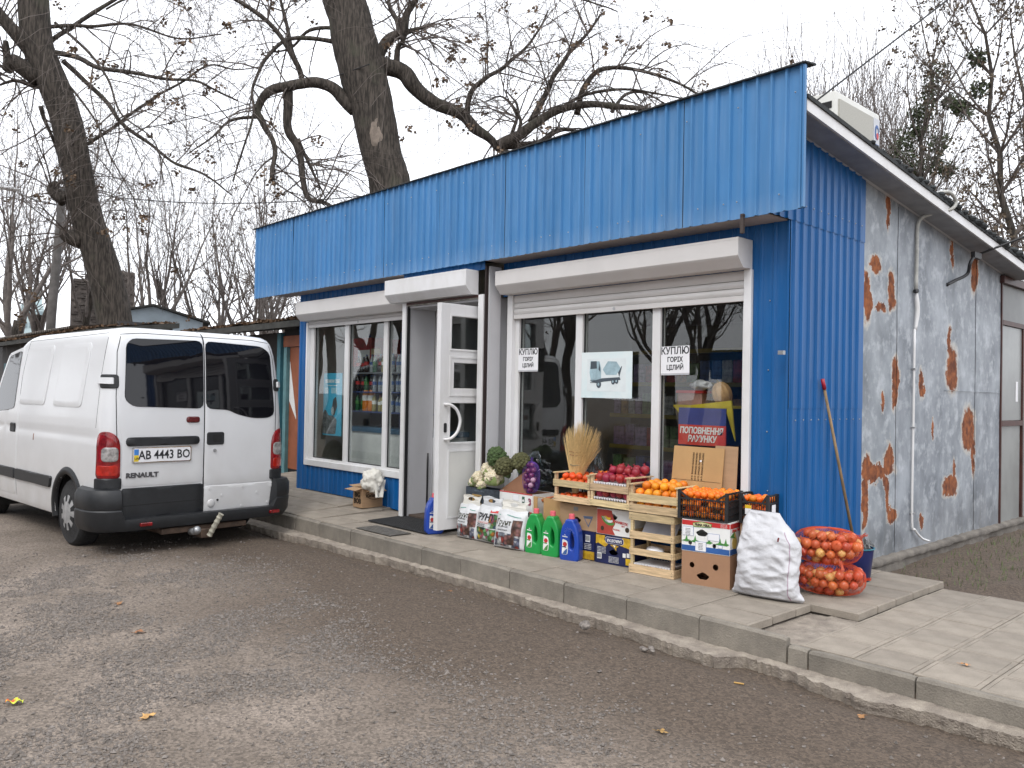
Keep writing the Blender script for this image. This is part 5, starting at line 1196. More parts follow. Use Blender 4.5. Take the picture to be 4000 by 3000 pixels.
# ---- fruit helpers: every fruit a thing of its own
def fruit_mesh(name, r, mat, kind='orange', seed=0):
    if kind == 'onion': mb = MB().lathe([(.004, -.92), (.25, -.9), (.62, -.70), (.92, -.25), (1.0, .1), (.86, .5), (.55, .80), (.22, .98), (.12, 1.15), (.05, 1.32), (.01, 1.34)], 14)
    elif kind == 'pomegranate':
        mb = MB().lathe([(.01, -.95), (.4, -.9), (.75, -.65), (.97, -.2), (1.0, .15), (.85, .55), (.5, .85), (.22, .97), (.16, 1.05), (.20, 1.22), (.30, 1.36), (.26, 1.34), (.14, 1.1), (.01, 1.08)], 14)
    elif kind == 'persimmon': mb = MB().lathe([(.01, -.8), (.5, -.75), (.9, -.35), (1.0, 0), (.92, .35), (.6, .68), (.25, .72), (.01, .68)], 14)
    else: mb = MB().lathe([(.01, -.93), (.42, -.87), (.78, -.6), (.98, -.15), (1.0, .12), (.86, .5), (.52, .84), (.2, .92), (.07, .89), (.05, .93), (.01, .93)], 14)
    mb.v = [(x * r * (1 + .04 * math.sin(3 * math.atan2(y, x) + seed)), y * r, z * r) for x, y, z in mb.v]
    return mb.mesh(name, mat, smooth=True)
def orange_mat(n, c, c2, rnd=.12): return M(n, c, .42, col2=c2, scale=14, bump=.12, bscale=260, rnd=rnd, spec=.45)
ORM = orange_mat('orange_peel', (.80, .28, .014), (.70, .20, .01), .2); TAN = orange_mat('tangerine_peel', (.80, .21, .012), (.70, .15, .01), .22)
PERS = orange_mat('persimmon_skin', (.72, .115, .012), (.60, .075, .01), .16); POM = orange_mat('pomegranate_skin', (.34, .022, .035), (.24, .012, .03), .22)
ONI = M('onion_skin', (.60, .145, .05), .32, col2=(.44, .075, .026), scale=9, stretch=(8, 8, 1), rnd=.22, coat=.15); ONY = M('pale_onion_skin', (.68, .42, .14), .4, col2=(.62, .33, .10), scale=9, stretch=(8, 8, 1), rnd=.15)
RON = M('red_onion_skin', (.16, .022, .075), .3, col2=(.10, .012, .05), scale=8, stretch=(8, 8, 1), rnd=.2, coat=.2); RONW = M('peeled_onion_skin', (.62, .42, .50), .35, col2=(.48, .25, .36), scale=6, stretch=(7, 7, 1))
def fruits(name, me, spots, label, cat, group, tilt=3.14):
    for (x, y, z) in spots:
        o = link(name, me, None, (x, y, z), (random.uniform(-tilt, tilt), random.uniform(-tilt, tilt), random.uniform(-3, 3))); s = random.uniform(.88, 1.08); o.scale = (s, s, s * random.uniform(.95, 1.02)); tag(o, label, cat, group)
def heap(x0, x1, y0, y1, zb, r, layers, fill=1.0, rz=0, org=(0, 0), mound=0.0):
    """packed rows of spheres in a tray (local coordinates), stacked layers, slight mound"""
    out = []; ca, sa = math.cos(rz), math.sin(rz); nx_ = max(1, int((x1 - x0) / (2 * r))); ny_ = max(1, int((y1 - y0) / (1.86 * r)))
    for l in range(layers):
        for i in range(nx_ - (l % 2) * (nx_ > 2)):
            for j in range(ny_ - (l % 2) * (ny_ > 2)):
                if random.random() > fill: continue
                x = x0 + r + (x1 - x0 - 2 * r) * ((i + .5 * (l % 2) * (nx_ > 2)) / max(1, nx_ - 1)) + random.uniform(-.15, .15) * r; y = y0 + r + (y1 - y0 - 2 * r) * ((j + .5 * (l % 2) * (ny_ > 2)) / max(1, ny_ - 1)) + random.uniform(-.12, .12) * r
                if nx_ == 1: x = (x0 + x1) / 2
                z = zb + r + l * 1.45 * r + random.uniform(-.1, .12) * r + mound * ((y - y0) / (y1 - y0))
                out.append((org[0] + x * ca - y * sa, org[1] + x * sa + y * ca, z))
    return out
# ---- wooden crates
def crate(label, loc, rz, w, d, posts, front, rail=None, group='wooden fruit crates', bottom=True, tray=False):
    """posts: height; front: list of (z0,z1) slats on front and back; ends get the same slats; rail: z of the top end rails"""
    t = thing('wooden_crate', label, 'crate', loc, R(rz), group); th = .007
    for z0_, z1_ in front:
        for y in (-th, d):
            MB().box(random.uniform(-.012, 0), w + random.uniform(0, .01), y, y + th, z0_ + random.uniform(-.003, .003), z1_ + random.uniform(-.003, .003)).build('slat', WOOD, t)
        for x in (-th - .001, w + .001): MB().box(x, x + th, .003, d - .003, z0_ - .001, z1_ - .002).build('slat', WOOD, t)
    for x in (0, w - .026):
        for y in (.001, d - .027): MB().box(x + .001, x + .025, y, y + .026, .0, posts).build('post', WOOD, t)
        if rail: MB().box(x - .006, x + .032, -.012, d + .03, posts + .0005, posts + .011).build('end_rail', WOOD, t)
    if bottom:
        for i in range(5): y = .01 + i * (d - .08) / 4; MB().box(.027, w - .027, y, y + .055, .004, .009).build('bottom_slat', WOOD, t)
    if tray:
        nt_ = 26; g = MB().grid(lambda u, v: (.03 + (w - .06) * u, .004 + (d - .008) * v, .066 + .010 * (abs(((u * nt_ / 2) % 1) - .5) * 4 - 1)), nt_ * 2 + 1, 12); g.build('paper_tray', PAPER, t)
    n = MB()
    for x in (.012, w - .012):
        for z0_, z1_ in front: n.tube([(x, -th - .002, (z0_ + z1_) / 2 + .012), (x, -th, (z0_ + z1_) / 2 + .012)], .0025, 5); n.tube([(x, -th - .002, (z0_ + z1_) / 2 - .012), (x, -th, (z0_ + z1_) / 2 - .012)], .0025, 5)
    tag(n.build('staples', BLACK, t), kind='stuff'); return t
cA = [(-5.135, 5.335, .655), (-5.14, 5.335, .787)]; cB = [(-4.705, 5.335, .662), (-4.71, 5.335, .792)]
crate('lower small wooden crate of dark persimmons on the triangle carton', cA[0], 0, .42, .30, .128, [(.0, .058)], None, tray=False)
crate('upper small wooden crate of persimmons in front of the broom', cA[1], 0, .42, .30, .115, [(.0, .058)], .115)
crate('lower small wooden crate of pomegranates on the white and red carton', cB[0], 0, .42, .30, .126, [(.0, .055)], None, tray=True)
crate('upper small wooden crate heaped with pomegranates on a paper tray', cB[1], 0, .42, .30, .125, [(.0, .058)], .125, tray=True)
cC = (-4.255, 5.325)
for k, (z_, h_, fr, lab) in enumerate([(Z0, .145, [(.0, .066)], 'bottom empty wooden crate with paper tray, lowest of its stack'), (Z0 + .149, .125, [(.0, .048)], 'middle empty wooden crate with crumpled paper in its stack'), (Z0 + .278, .205, [(.0, .06), (.150, .205)], 'empty wooden crate with curled grey paper, below the orange crate')]):
    crate(lab, (cC[0] + random.uniform(-.006, .006), cC[1], z_), 6, .40, .28, h_, fr, None, tray=(k == 0))
tag(MB().grid(lambda u, v: (.30 * u, .05 + .1 * v + .03 * math.sin(u * 3), .10 * v * v + .02 + .06 * (1 - u) * v), 12, 8).build('paper_sheet', M('grey_paper', (.50, .50, .54), .8), None, (-4.20, 5.35, Z0 + .293), (0, 0, R(6)), smooth=True), 'curled grey paper sheet inside the empty wooden crate', 'paper')
tag(MB().grid(crumple(.08, .06, .022, 8.1, amp=.5), 16, 10, closeu=True).build('crumpled_paper', PAPER, None, (-4.08, 5.43, Z0 + .19), smooth=True), 'crumpled white paper in the middle empty crate', 'paper')
crate('wooden crate of two slats heaped with oranges beside the black plastic crate', (-4.265, 5.325, .663), 5, .455, .32, .215, [(.0, .065), (.085, .148)], .215)
oc = (-4.265, 5.325)
OM = [fruit_mesh('orange', .036, ORM, seed=i) for i in range(2)]
sp_ = heap(.03, .43, .012, .30, .672, .0355, 4, 1, R(5), oc, .035); fruits('orange', OM[0], sp_[: len(sp_) // 2], 'large orange heaped in the two slat wooden crate', 'orange', 'oranges in the wooden crate'); fruits('orange', OM[1], sp_[len(sp_) // 2:], 'large orange heaped in the two slat wooden crate', 'orange', 'oranges in the wooden crate')
PM = fruit_mesh('persimmon', .034, PERS, 'persimmon'); GM = fruit_mesh('pomegranate', .038, POM, 'pomegranate')
fruits('persimmon', PM, heap(.03, .40, .012, .29, .668, .034, 1, 1, 0, cA[0][:2]), 'dark red persimmon in the lower small crate', 'persimmon', 'persimmons in the lower crate', .5)
fruits('persimmon', PM, heap(.03, .40, .012, .29, .800, .034, 1, 1, 0, cA[1][:2]) + heap(.05, .36, .03, .27, .845, .034, 1, .8, 0, cA[1][:2], .01), 'orange red persimmon in the upper small crate', 'persimmon', 'persimmons in the upper crate', .5)
fruits('pomegranate', GM, heap(.03, .40, .012, .29, .735, .0365, 1, 1, 0, cB[0][:2]), 'dark pomegranate in the lower small crate', 'pomegranate', 'pomegranates in the lower crate', .8)
up = heap(.03, .40, .012, .29, .865, .037, 1, 1, 0, cB[1][:2], .01) + heap(.10, .42, .10, .29, .925, .037, 1, .95, 0, cB[1][:2], .015)
fruits('pomegranate', GM, up, 'red pomegranate heaped in the upper small crate', 'pomegranate', 'pomegranates in the upper crate', .8)
fruits('tangerine', fruit_mesh('tangerine', .033, TAN), [(-4.83, 5.62, .90), (-4.765, 5.615, .905), (-4.69, 5.625, .90), (-4.80, 5.66, .90), (-4.62, 5.63, .915), (-4.55, 5.62, .92)], 'tangerine behind the pomegranate crate close to the window', 'tangerine', 'tangerines behind the crates')
# ---- black plastic crates of tangerines
def plastic_crate(label, loc, rz, w, d, h):
    t = thing('plastic_crate', label, 'crate', loc, R(rz), 'black plastic fruit crates'); b = .006
    for x in (0, w - .022):
        for y in (0, d - .022): MB().box(x, x + .022, y, y + .022, 0, h).build('corner_post', BLACK, t)
    def side(L_, m, hi):
        g = MB(); n = max(6, int(L_ / .021)); zt = h * .74
        for i in range(n + 1): x = .022 + (L_ - .044) * i / n; g.box(x - .0022, x + .0022, 0, b, .012, zt, 0, m)
        for z_ in (.0, h * .24, h * .48, zt - .012): g.box(.022, L_ - .022, -.001, b + .001, z_, z_ + (.012 if z_ in (.0, zt - .012) else .004), 0, m)
        if hi: g.box(.022, L_ - .022, -.001, b + .001, h - .014, h, 0, m); [g.box(x - .003, x + .003, 0, b, zt, h - .014, 0, m) for x in (L_ * .3, L_ * .5, L_ * .7)]
        else: g.bar(*(m @ Vector((.018, b / 2, h - .012)), m @ Vector((L_ * .22, b / 2, zt - .004))), .007, .014); g.bar(*(m @ Vector((L_ - .018, b / 2, h - .012)), m @ Vector((L_ * .78, b / 2, zt - .004))), .007, .014)
        g.build('lattice_side', BLACK, t)
    side(w, Matrix.Identity(4), False); side(w, Matrix.Translation((0, d - b, 0)), False)
    for x in (0, w - b): side(d, Matrix.Translation((x + b, 0, 0)) @ Matrix.Rotation(R(90), 4, 'Z'), True)
    MB().box(w * .5 + 0, w * .5 + .001, 0, .0005, 0, .001).box(.01, w - .01, .01, d - .01, .001, .006).build('crate_floor', BLACK, t)
    return t
K1 = (-3.800, 5.330, .6625)
plastic_crate('black lattice plastic crate of tangerines on the white printed carton', K1, 9, .41, .29, .222)
decal_p = MB().box(0, .07, 0, .001, 0, .09)
TM = [fruit_mesh('tangerine', .027, TAN, seed=i) for i in range(2)]
s1 = heap(.012, .40, .012, .28, .670, .0265, 5, .97, R(9), K1[:2], .02)
keep = [p for p in s1 if p[2] > .79 or (p[0] - K1[0]) * math.sin(R(9)) * -1 + (p[1] - K1[1]) * math.cos(R(9)) < .085 or (p[0] - K1[0]) > .30]
fruits('tangerine', TM[0], keep, 'small tangerine in the black plastic crate', 'tangerine', 'tangerines in the black crate')
K2 = (-3.372, 5.515, .6625)
c2_ = plastic_crate('smaller black plastic crate of tangerines against the blue wall', K2, 4, .235, .17, .225)
MB().box(.237, .2385, .05, .11, .07, .15).build('price_label', PAPER, c2_); MB().box(.05, .10, -.0035, -.002, .07, .14).build('price_label', PAPER, c2_); MB().box(.05, .10, -.0045, -.0036, .115, .14).build('label_header', YELLOW, c2_)
fruits('tangerine', TM[1], heap(.012, .225, .012, .16, .670, .0265, 5, .97, R(4), K2[:2]), 'small tangerine in the second black crate by the wall', 'tangerine', 'tangerines in the second black crate')
carton('cardboard_box', 'brown carton behind the white sack under the small black crate', .235, .155, .49, CARD, (-3.372, 5.535, Z0), 3)
# ---- broom
t = thing('broom', 'straw broom standing bristles up behind the persimmon crates', 'broom', (-5.05, 5.52, Z0 + .25))
STR = M('broom_straw', (.80, .60, .30), .75, .16, 30, stretch=(6, 6, 1), rnd=0); rg = random.Random(5); mb = MB()
for k in range(620):
    a = rg.gauss(0, 1); a = max(-1.6, min(1.6, a)) / 1.6 if rg.random() < .35 else rg.uniform(-1, 1); dy = rg.uniform(-1, 1) * (1 - .5 * abs(a)); L_ = rg.uniform(.80, 1.0) * (1.06 - .10 * abs(a)); b0 = Vector((a * .032 - .005, dy * .022, .38)); tip = Vector((a * .20 + .075, dy * .06, -.02 + .93 * L_)); md = b0.lerp(tip, .5) + Vector((a * -.012 - .012 + rg.uniform(-.006, .006), 0, 0))
    tip.x += rg.uniform(-.012, .012); mb.tube([b0, md, tip], [.0024, .0022, .0009], 3, cap=False)
mb.build('bristles', STR, t); mb = MB()
mb.lathe([(.035, .30), (.05, .36), (.06, .44), (.0, .46)], 12, 0, Matrix.Diagonal((1, .5, 1, 1)))
mb.tube([(-.015, 0, -.07), (0, 0, .36)], .016, 8); mb.build('handle', STR, t)
for z_, w_ in ((.46, .050), (.55, .072), (.64, .094), (.67, .10)): MB().tube([(math.cos(q) * w_ + (z_ - .38) * .09 - .008, math.sin(q) * .036, z_ + .004 * math.sin(5 * q)) for q in np.linspace(0, 6.283, 18)], .0022, 4).build('binding', M('red_thread', (.30, .05, .04), .8) if z_ != .55 else M('teal_thread', (.05, .12, .14), .8), t)
# ---- flattened cardboard leaning on the window
t = tag(MB().box(0, .475, 0, .006, 0, .56).build('cardboard_sheet', CARD2, None, (-4.085, 5.605, .643), (R(-7), 0, R(1))), 'brown cardboard sheet with dark print leaning on the big window', 'cardboard sheet')
for i in range(4): text('ОБЕРЕЖНО КРИХКЕ 12 КГ', .018, BROWNINK, t, (.24 + (i - 1.5) * .03, -.0022, .40), (0, R(90), 0))
decal('scrap', PAPER, t, .255, .275, .44, .455); MB().box(.01, .465, -.0025, -.0008, .286, .288).build('crease', BROWNINK, t)
tag(MB().box(0, .20, 0, .006, 0, .52).build('cardboard_sheet', CARD, None, (-3.70, 5.655, .70), (R(-4), 0, R(3))), 'narrow paler cardboard sheet behind the brown one at the window', 'cardboard sheet')
# ---- big white sack
SACK = M('woven_white_sack', (.56, .56, .58), .6, .08, 4, bump=.35, bscale=40)
def sackf(u, v):
    a = 2 * math.pi * u; z = .60 * v; t_ = v
    w = float(np.interp(t_, [0, .03, .12, .3, .5, .68, .8, .9, 1], [.225, .245, .235, .225, .228, .218, .190, .150, .112])); d = float(np.interp(t_, [0, .03, .12, .3, .5, .68, .8, .9, 1], [.03, .075, .11, .12, .115, .10, .075, .05, .016]))
    c, s_ = math.cos(a), math.sin(a); x = w * math.copysign(abs(c) ** .8, c); y = d * math.copysign(abs(s_) ** .85, s_)
    e = abs(c) ** 7 * max(0, 1 - t_ / .10); x *= 1 + .14 * e; y *= 1 - .7 * e
    fold = .026 * (abs(nz(x * 4 + 3, z * 13 - x * 4, 2)) - .2) * (1.3 - t_) + .020 * (abs(nz(x * 11 + z * 9, z * 17, 7)) - .2) + .020 * fbm(x, z, y, 7, 3)
    if t_ < .97: y += fold * (1 if s_ < 0 else .5) * min(1, t_ * 8); x += .012 * fbm(z, y, 5, 12, 3)
    x += -.062 * smooth((t_ - .6) / .4); return (x, y + .10 * t_ * t_, z + .012 * nz(x * 8, 3, 1) * (t_ > .9))
t = thing('white_sack', 'full white woven sack standing in front of the onion nets', 'sack', (-3.085, 5.43, Z0), R(9))
mb = MB().grid(sackf, 84, 90, closeu=True); mb.f.append(tuple(i * 90 + 89 for i in range(84))); mb.m.append(0)
mb.build('sack_body', SACK, t, smooth=True)
MB().tube([Vector(sackf(.875 + .02 * v, v)) + Vector((.002, -.002, 0)) for v in np.linspace(.03, .8, 34)], .0016, 4).build('seam_thread', M('violet_thread', (.30, .08, .2), .7), t)
MB().tube([(.112, -.10, .44), (.125, -.12, .455), (.118, -.118, .43)], .006, 6).build('tie', M('maroon_twine', (.18, .03, .03), .8), t)
# ---- nets of onions
NETM = M('orange_net', (.62, .09, .03), .5, .1); NETP = M('purple_net', (.14, .05, .38), .5, .1)
def pack_shell(a, b_, c_, r, n, rng, power=2.6):
    """closely packed bulbs just under the skin of a stuffed net: staggered rows, front layer first, then one behind"""
    pts = []; dx = r * 1.86; dz_ = r * 1.62
    for lay_ in range(3):
        j = 0; z = -c_ + r * .9
        while z < c_ - r * .7:
            x = -a + r + (dx / 2 if (j + lay_) % 2 else 0)
            while x < a - r * .8:
                k = 1 - abs(x / (a - r * .75)) ** power - abs(z / (c_ - r * .75)) ** power
                if k > .0:
                    y = -(b_ - r) * k ** (1 / power) + lay_ * r * 1.55
                    if y < (b_ - r) * .5: pts.append((Vector((x + rng.uniform(-.22, .22) * r, y + rng.uniform(-.2, .3) * r, z + rng.uniform(-.25, .25) * r)), r * rng.uniform(.84, 1.14)))
                x += dx
            z += dz_; j += 1
    return pts
def net(name, label, cat, loc, rz, a, b_, c_, mat, wire=.0009, nu=52, nv=24, tufts=(), power=2.6, group=None, seed=1):
    mb = MB(); 
    def q(i, j):
        th = 2 * math.pi * i / nu; ph = math.pi * (j / nv - .5); d = Vector((math.cos(ph) * math.cos(th), math.cos(ph) * math.sin(th), math.sin(ph))); k = (abs(d.x) ** power + abs(d.y) ** power + abs(d.z) ** power) ** (-1 / power); k *= 1.03 + .03 * nz(d.x * 5, d.y * 5, d.z * 5 + seed)
        return Vector((d.x * a * k, d.y * b_ * k, d.z * c_ * k))
    for i in range(nu):
        for s_ in (1, -1): mb.tube([q(i + s_ * j * .5, j) for j in range(0, nv + 1)], wire, 3, cap=False)
    for p0, p1, w0 in tufts:
        p0, p1 = Vector(p0), Vector(p1)
        for k in range(22): e = Vector((random.uniform(-1, 1), random.uniform(-1, 1), random.uniform(-1, 1))); mb.tube([p0 + e * w0, p0.lerp(p1, .5) + e * w0 * .35, p1 + e * w0 * .6], wire * 1.3, 3, cap=False)
    return tag(mb.build(name, mat, None, loc, (0, 0, rz)), label, cat, group)
rg = random.Random(11); RZ = math.atan2(.40, .92)
OMs = [fruit_mesh('onion', 1.0, ONI, 'onion', i) for i in range(2)] + [fruit_mesh('onion', 1.0, ONY, 'onion')]
for loc, (a, b_, c_), lab, gl, grp, n, tf, pale in [((-2.85, 5.92, Z0 + .115), (.24, .165, .115), 'lower orange net bag of onions on the corner tiles', 'onion inside the lower orange net bag', 'onions in the lower net', 170, [((.22, 0, .0), (.27, -.02, .02), .022)], .10),
        ((-2.885, 5.94, Z0 + .345), (.24, .16, .13), 'upper orange net bag of onions lying on the other net', 'onion inside the upper orange net bag', 'onions in the upper net', 170, [((.22, -.02, .08), (.27, -.03, .11), .022), ((.10, -.14, -.09), (.12, -.16, -.15), .018)], .3)]:
    net('net_bag', lab, 'net bag', loc, RZ, a, b_, c_, NETM, tufts=tf, group='orange net bags of onions', seed=loc[2])
    for p, r in pack_shell(a, b_, c_, .036, n, rg):
        w = Matrix.Rotation(RZ, 3, 'Z') @ p; pl_ = rg.random() < pale
        o = link('onion', OMs[2] if pl_ else OMs[rg.randrange(2)], None, Vector(loc) + w, (rg.uniform(-3, 3), rg.uniform(-3, 3), rg.uniform(-3, 3))); o.scale = (r,) * 3
        tag(o, ('pale yellow ' if pl_ else 'brown ') + gl, 'onion', ('pale ' if pl_ else '') + grp)
ra, rb, rc_ = .085, .065, .145; loc = (-5.575, 5.47, .815)
net('net_bag', 'purple net bag of red onions standing in the white open box', 'net bag', loc, 0, ra, rb, rc_, NETP, wire=.0006, nu=30, nv=18, tufts=[((0, 0, .135), (.005, 0, .185), .02)])
RM = [fruit_mesh('red_onion', 1.0, RON, 'onion'), fruit_mesh('red_onion', 1.0, RONW, 'onion')]
for p, r in pack_shell(ra, rb, rc_, .029, 70, rg):
    wh_ = p.x > .01 and rg.random() < .45 or rg.random() < .06
    o = link('red_onion', RM[1] if wh_ else RM[0], None, Vector(loc) + p, (rg.uniform(-3, 3), rg.uniform(-3, 3), 0)); o.scale = (r,) * 3
    tag(o, 'pale peeled red onion inside the purple net' if wh_ else 'dark red onion inside the purple net', 'onion', 'peeled onions in the purple net' if wh_ else 'dark onions in the purple net')
# ---- bucket with mop, clear film on the sill
t = thing('bucket', 'dark blue plastic bucket in the corner behind the onion nets', 'bucket', (-2.935, 6.545, Z0))
MB().lathe([(.001, .004), (.098, .004), (.1, .0), (.104, .004), (.130, .255), (.127, .258), (.124, .255), (.1, .01), (.001, .01)], 28).build('pail', M('navy_plastic', (.008, .015, .10), .35, .1), t, smooth=True, auto=40)
MB().tube([(math.cos(q) * .133, math.sin(q) * .133, .256) for q in np.linspace(0, 6.283, 30)], .006, 6).build('rim', M('teal_plastic', (.02, .18, .25), .4), t)
t = thing('mop', 'mop with wooden handle and red tip leaning on the blue side wall', 'mop', (-2.935, 6.545, Z0)); mb = MB(); rg = random.Random(2)
for k in range(260): a = rg.uniform(0, 6.28); r_ = rg.uniform(0, .105); p = Vector((r_ * math.cos(a), r_ * math.sin(a), .24)); mb.tube([p, p + Vector((rg.uniform(-.03, .03), rg.uniform(-.03, .03), .05 + .05 * rg.random())), p + Vector((rg.uniform(-.06, .06), rg.uniform(-.06, .06), rg.uniform(.0, .06)))], .004, 4)
mb.build('mop_strands', M('mop_cotton', (.25, .25, .25), .95, .3, 30), t)
MB().tube([(-.01, .02, .20), (-.115, -.355, 1.535)], [.0125, .0115], 10).build('handle', M('worn_wood', (.30, .20, .10), .7, .2, 6, stretch=(8, 8, 1)), t, smooth=True)
MB().tube([(-.113, -.350, 1.515), (-.119, -.372, 1.595)], [.016, .015], 10).build('handle_cap', M('red_plastic', (.40, .01, .03), .35), t, smooth=True)
FILM = glass_mat('clear_film', (.80, .86, .90), 1.55)
for k, (loc, sc, lab) in enumerate([((-5.70, 5.62, .86), (.20, .05, .15), 'bluish clear plastic film heaped behind the red onions'), ((-4.93, 5.63, .87), (.10, .05, .22), 'clear plastic bag standing behind the broom')]):
    tag(MB().grid(crumple(*sc, 12.7 + k, amp=.5), 36, 24, closeu=True).build('clear_film', FILM, None, loc), lab, 'plastic film')
# sheets of paper taped inside the window
def notice(x0, x1, z0, z1, lines, lab):
    w = x1 - x0; h = z1 - z0
    t = tag(MB().box(-w / 2, w / 2, 0, .0012, -h / 2, h / 2).build('paper_notice', PAPER, None, ((x0 + x1) / 2, 5.722, (z0 + z1) / 2), (0, R(random.uniform(-1, 1)), 0)), lab, 'notice')
    for s_, sz, zz in lines: text(s_, sz, INK, t, (0, -.0006, zz * h), bold=.0018, extrude=.0004, xs=.92)
    MB().box(-w / 2, w / 2, -.0005, -.0001, -h / 2 - .014, -h / 2 + .002).build('tear_strip', M('grey_strip', (.5, .5, .52), .7), t)
LN = [('КУПЛЮ', .083, .32), ('ГОРІХ', .056, .0), ('ЦІЛИЙ', .056, -.29)]
notice(-6.048, -5.765, 1.842, 2.062, [('КУПЛЮ', .078, .32), ('ГОРІХ', .052, .0), ('ЦІЛИЙ', .052, -.29)], 'white printed notice in the pane next to the door')
notice(-4.275, -3.985, 1.80, 2.03, LN, 'white printed notice in the pane above the pumpkin')
# ------------------------------------------------------------------ things seen through the shop windows
IY = 5.95
YEL = M('yellow_shelf', (.62, .46, .02), .5, .1)
t = thing('display_stand', 'yellow display stand behind the right pane of the big window', 'stand', (-4.0, IY, .2))
MB().box(-.28, .29, -.03, .30, 1.315, 1.335).build('shelf_top', YEL, t)
plate('front_panel', [(-.275, 1.315), (.29, 1.38), (.33, 1.05), (.24, 1.30), (-.20, 1.24)], [], .015, YEL, t, (0, -.02, 0))
MB().box(-.25, .22, .0, .02, .3, 1.31).box(.2, .22, .021, .28, .3, 1.31).build('stand_body', M('navy_board', (.02, .025, .10), .5, .1), t)
t = thing('advert_board', 'red and blue board with white lettering behind the right pane', 'sign', (-3.925, IY - .12, 1.203))
MB().box(-.235, .225, 0, .012, 0, .168).build('red_panel', M('sign_red', (.60, .05, .035), .45, .05), t); MB().box(-.235, .225, .001, .012, .169, .31).build('blue_panel', M('sign_blue', (.05, .06, .24), .4, .1), t)
text('ПОПОВНЕННЯ', .072, WHITEINK, t, (-.01, -.002, .118), bold=.0025, shear=.15, xs=.83); text('РАХУНКУ', .072, WHITEINK, t, (-.0, -.002, .050), bold=.0025, shear=.15, xs=.83)
t = thing('pumpkin', 'long ribbed tan pumpkin on the yellow stand in the window', 'pumpkin', (-3.86, 6.02, 1.635), R(20))
PUMP = M('pumpkin_skin', (.60, .34, .14), .5, .2, 7, bump=.1)
MB().grid(lambda u, v: ((lambda th, ph: ((.085 * (1 - .10 * abs(math.sin(5 * th))) * math.cos(ph) * math.cos(th)), .085 * (1 - .10 * abs(math.sin(5 * th))) * math.cos(ph) * math.sin(th), .105 * math.sin(ph)))(2 * math.pi * u, math.pi * (v - .5))), 60, 20, closeu=True).build('flesh', PUMP, t, (0, 0, 0), (R(12), R(-14), 0), smooth=True)
MB().tube([(0, 0, .09), (-.01, 0, .12)], [.014, .010], 8).build('stem', M('dry_stem', (.18, .14, .07), .8), t, (0, 0, 0), (R(12), R(-14), 0))
t = thing('gift_box', 'pinkish box with red lid beside the pumpkin', 'box', (-4.14, 6.02, 1.536), R(8)); MB().box(-.125, .10, -.05, .10, 0, .10).build('box_body', M('pink_card', (.42, .22, .18), .6, .1, 20), t); MB().box(-.14, .115, -.06, .11, .101, .125).build('lid', REDINK, t)
tag(MB().grid(crumple(.085, .06, .04, 4.4, amp=.5), 24, 16, closeu=True).build('plastic_bag', M('clear_bag_white', (.62, .60, .62), .3), None, (-4.06, 6.0, 1.705), smooth=True), 'crumpled pale plastic bag on the red lid', 'bag')
# picture of a mixer lorry taped to the middle pane
t = thing('picture_sheet', 'pale blue sheet with a mixer lorry picture in the middle pane', 'picture', (-4.885, 5.724, 1.79))
MB().box(-.30, .30, 0, .0012, -.21, .21).build('sheet', M('pale_blue_paper', (.60, .72, .74), .7, .12, 3, col2=(.72, .77, .77)), t)
LB = M('lorry_blue', (.36, .50, .56), .7, .15, 14); LD = M('lorry_dark', (.07, .09, .11), .7)
def dec(n_, m_, poly, k=1): plate(n_, poly, [], .0006, m_, t, (0, -.0007 * k, 0))
dec('picture_field', M('picture_white', (.70, .76, .77), .7, .05), rect(-.23, .23, -.15, .15))
dec('cab', LB, [(-.19, .13), (-.08, .125), (-.06, .06), (-.06, -.04), (-.18, -.06), (-.20, .02)], 2); dec('cab_glass', LD, [(-.185, .125), (-.115, .128), (-.11, .06), (-.19, .055)], 3); dec('cab_glass', LD, [(-.085, .115), (-.07, .06), (-.07, .03), (-.09, .05)], 3)
dec('drum', LB, [(-.04, .05), (.02, .125), (.12, .12), (.17, .06), (.12, .0), (.0, .0)], 2); dec('chassis', LD, [(-.18, -.06), (-.05, -.03), (.16, -.02), (.17, -.045), (-.02, -.06), (-.12, -.075)], 3); dec('chute', LD, [(.14, .02), (.18, .08), (.185, .075), (.155, -.02)], 3)
for x, z, r in ((-.085, -.085, .034), (.085, -.06, .027), (.125, -.055, .025)): dec('wheel', LD, ellipse(x, z, r * .85, r), 4); dec('hub', LB, ellipse(x - .003, z, r * .35, r * .4), 5)
for i in range(11): dec('bumper_bar', LD, rect(-.19 + .012 * (i % 6), -.182 + .012 * (i % 6), -.052 - .02 * (i // 6), -.045 - .02 * (i // 6)), 4)
# counter, fridge and shelves of bottles behind the left window
t = thing('sales_counter', 'long white counter with blue edge inside the left window', 'counter', (-9.95, 6.07, .2))
MB().box(.2, 2.2, 0, .42, 0, .86).build('counter_body', M('counter_white', (.70, .70, .69), .5, .1, 3), t); MB().box(.18, 2.22, -.02, .44, .862, .925).build('counter_top', M('counter_blue', (.03, .10, .18), .4), t); MB().box(1.02, 1.09, -.012, -.001, 0, .86).build('post', BLUEINK, t)
SH = M('shelf_blue', (.03, .06, .20), .5); SHG = M('shelf_grey', (.25, .26, .28), .5)
PET = {'clear': M('clear_bottle', (.46, .50, .52), .12, .3, 18, coat=.5), 'green': M('green_bottle', (.03, .16, .06), .12, .2, 10, coat=.5), 'orange': M('orange_bottle', (.80, .24, .02), .2, .1, coat=.4), 'yellow': M('yellowish_bottle', (.40, .34, .12), .15, .2, 10, coat=.4), 'brown': M('cola_bottle', (.025, .012, .01), .1, coat=.5)}
CAPS = [WHITEINK, BLUEINK, REDINK, GREEN]
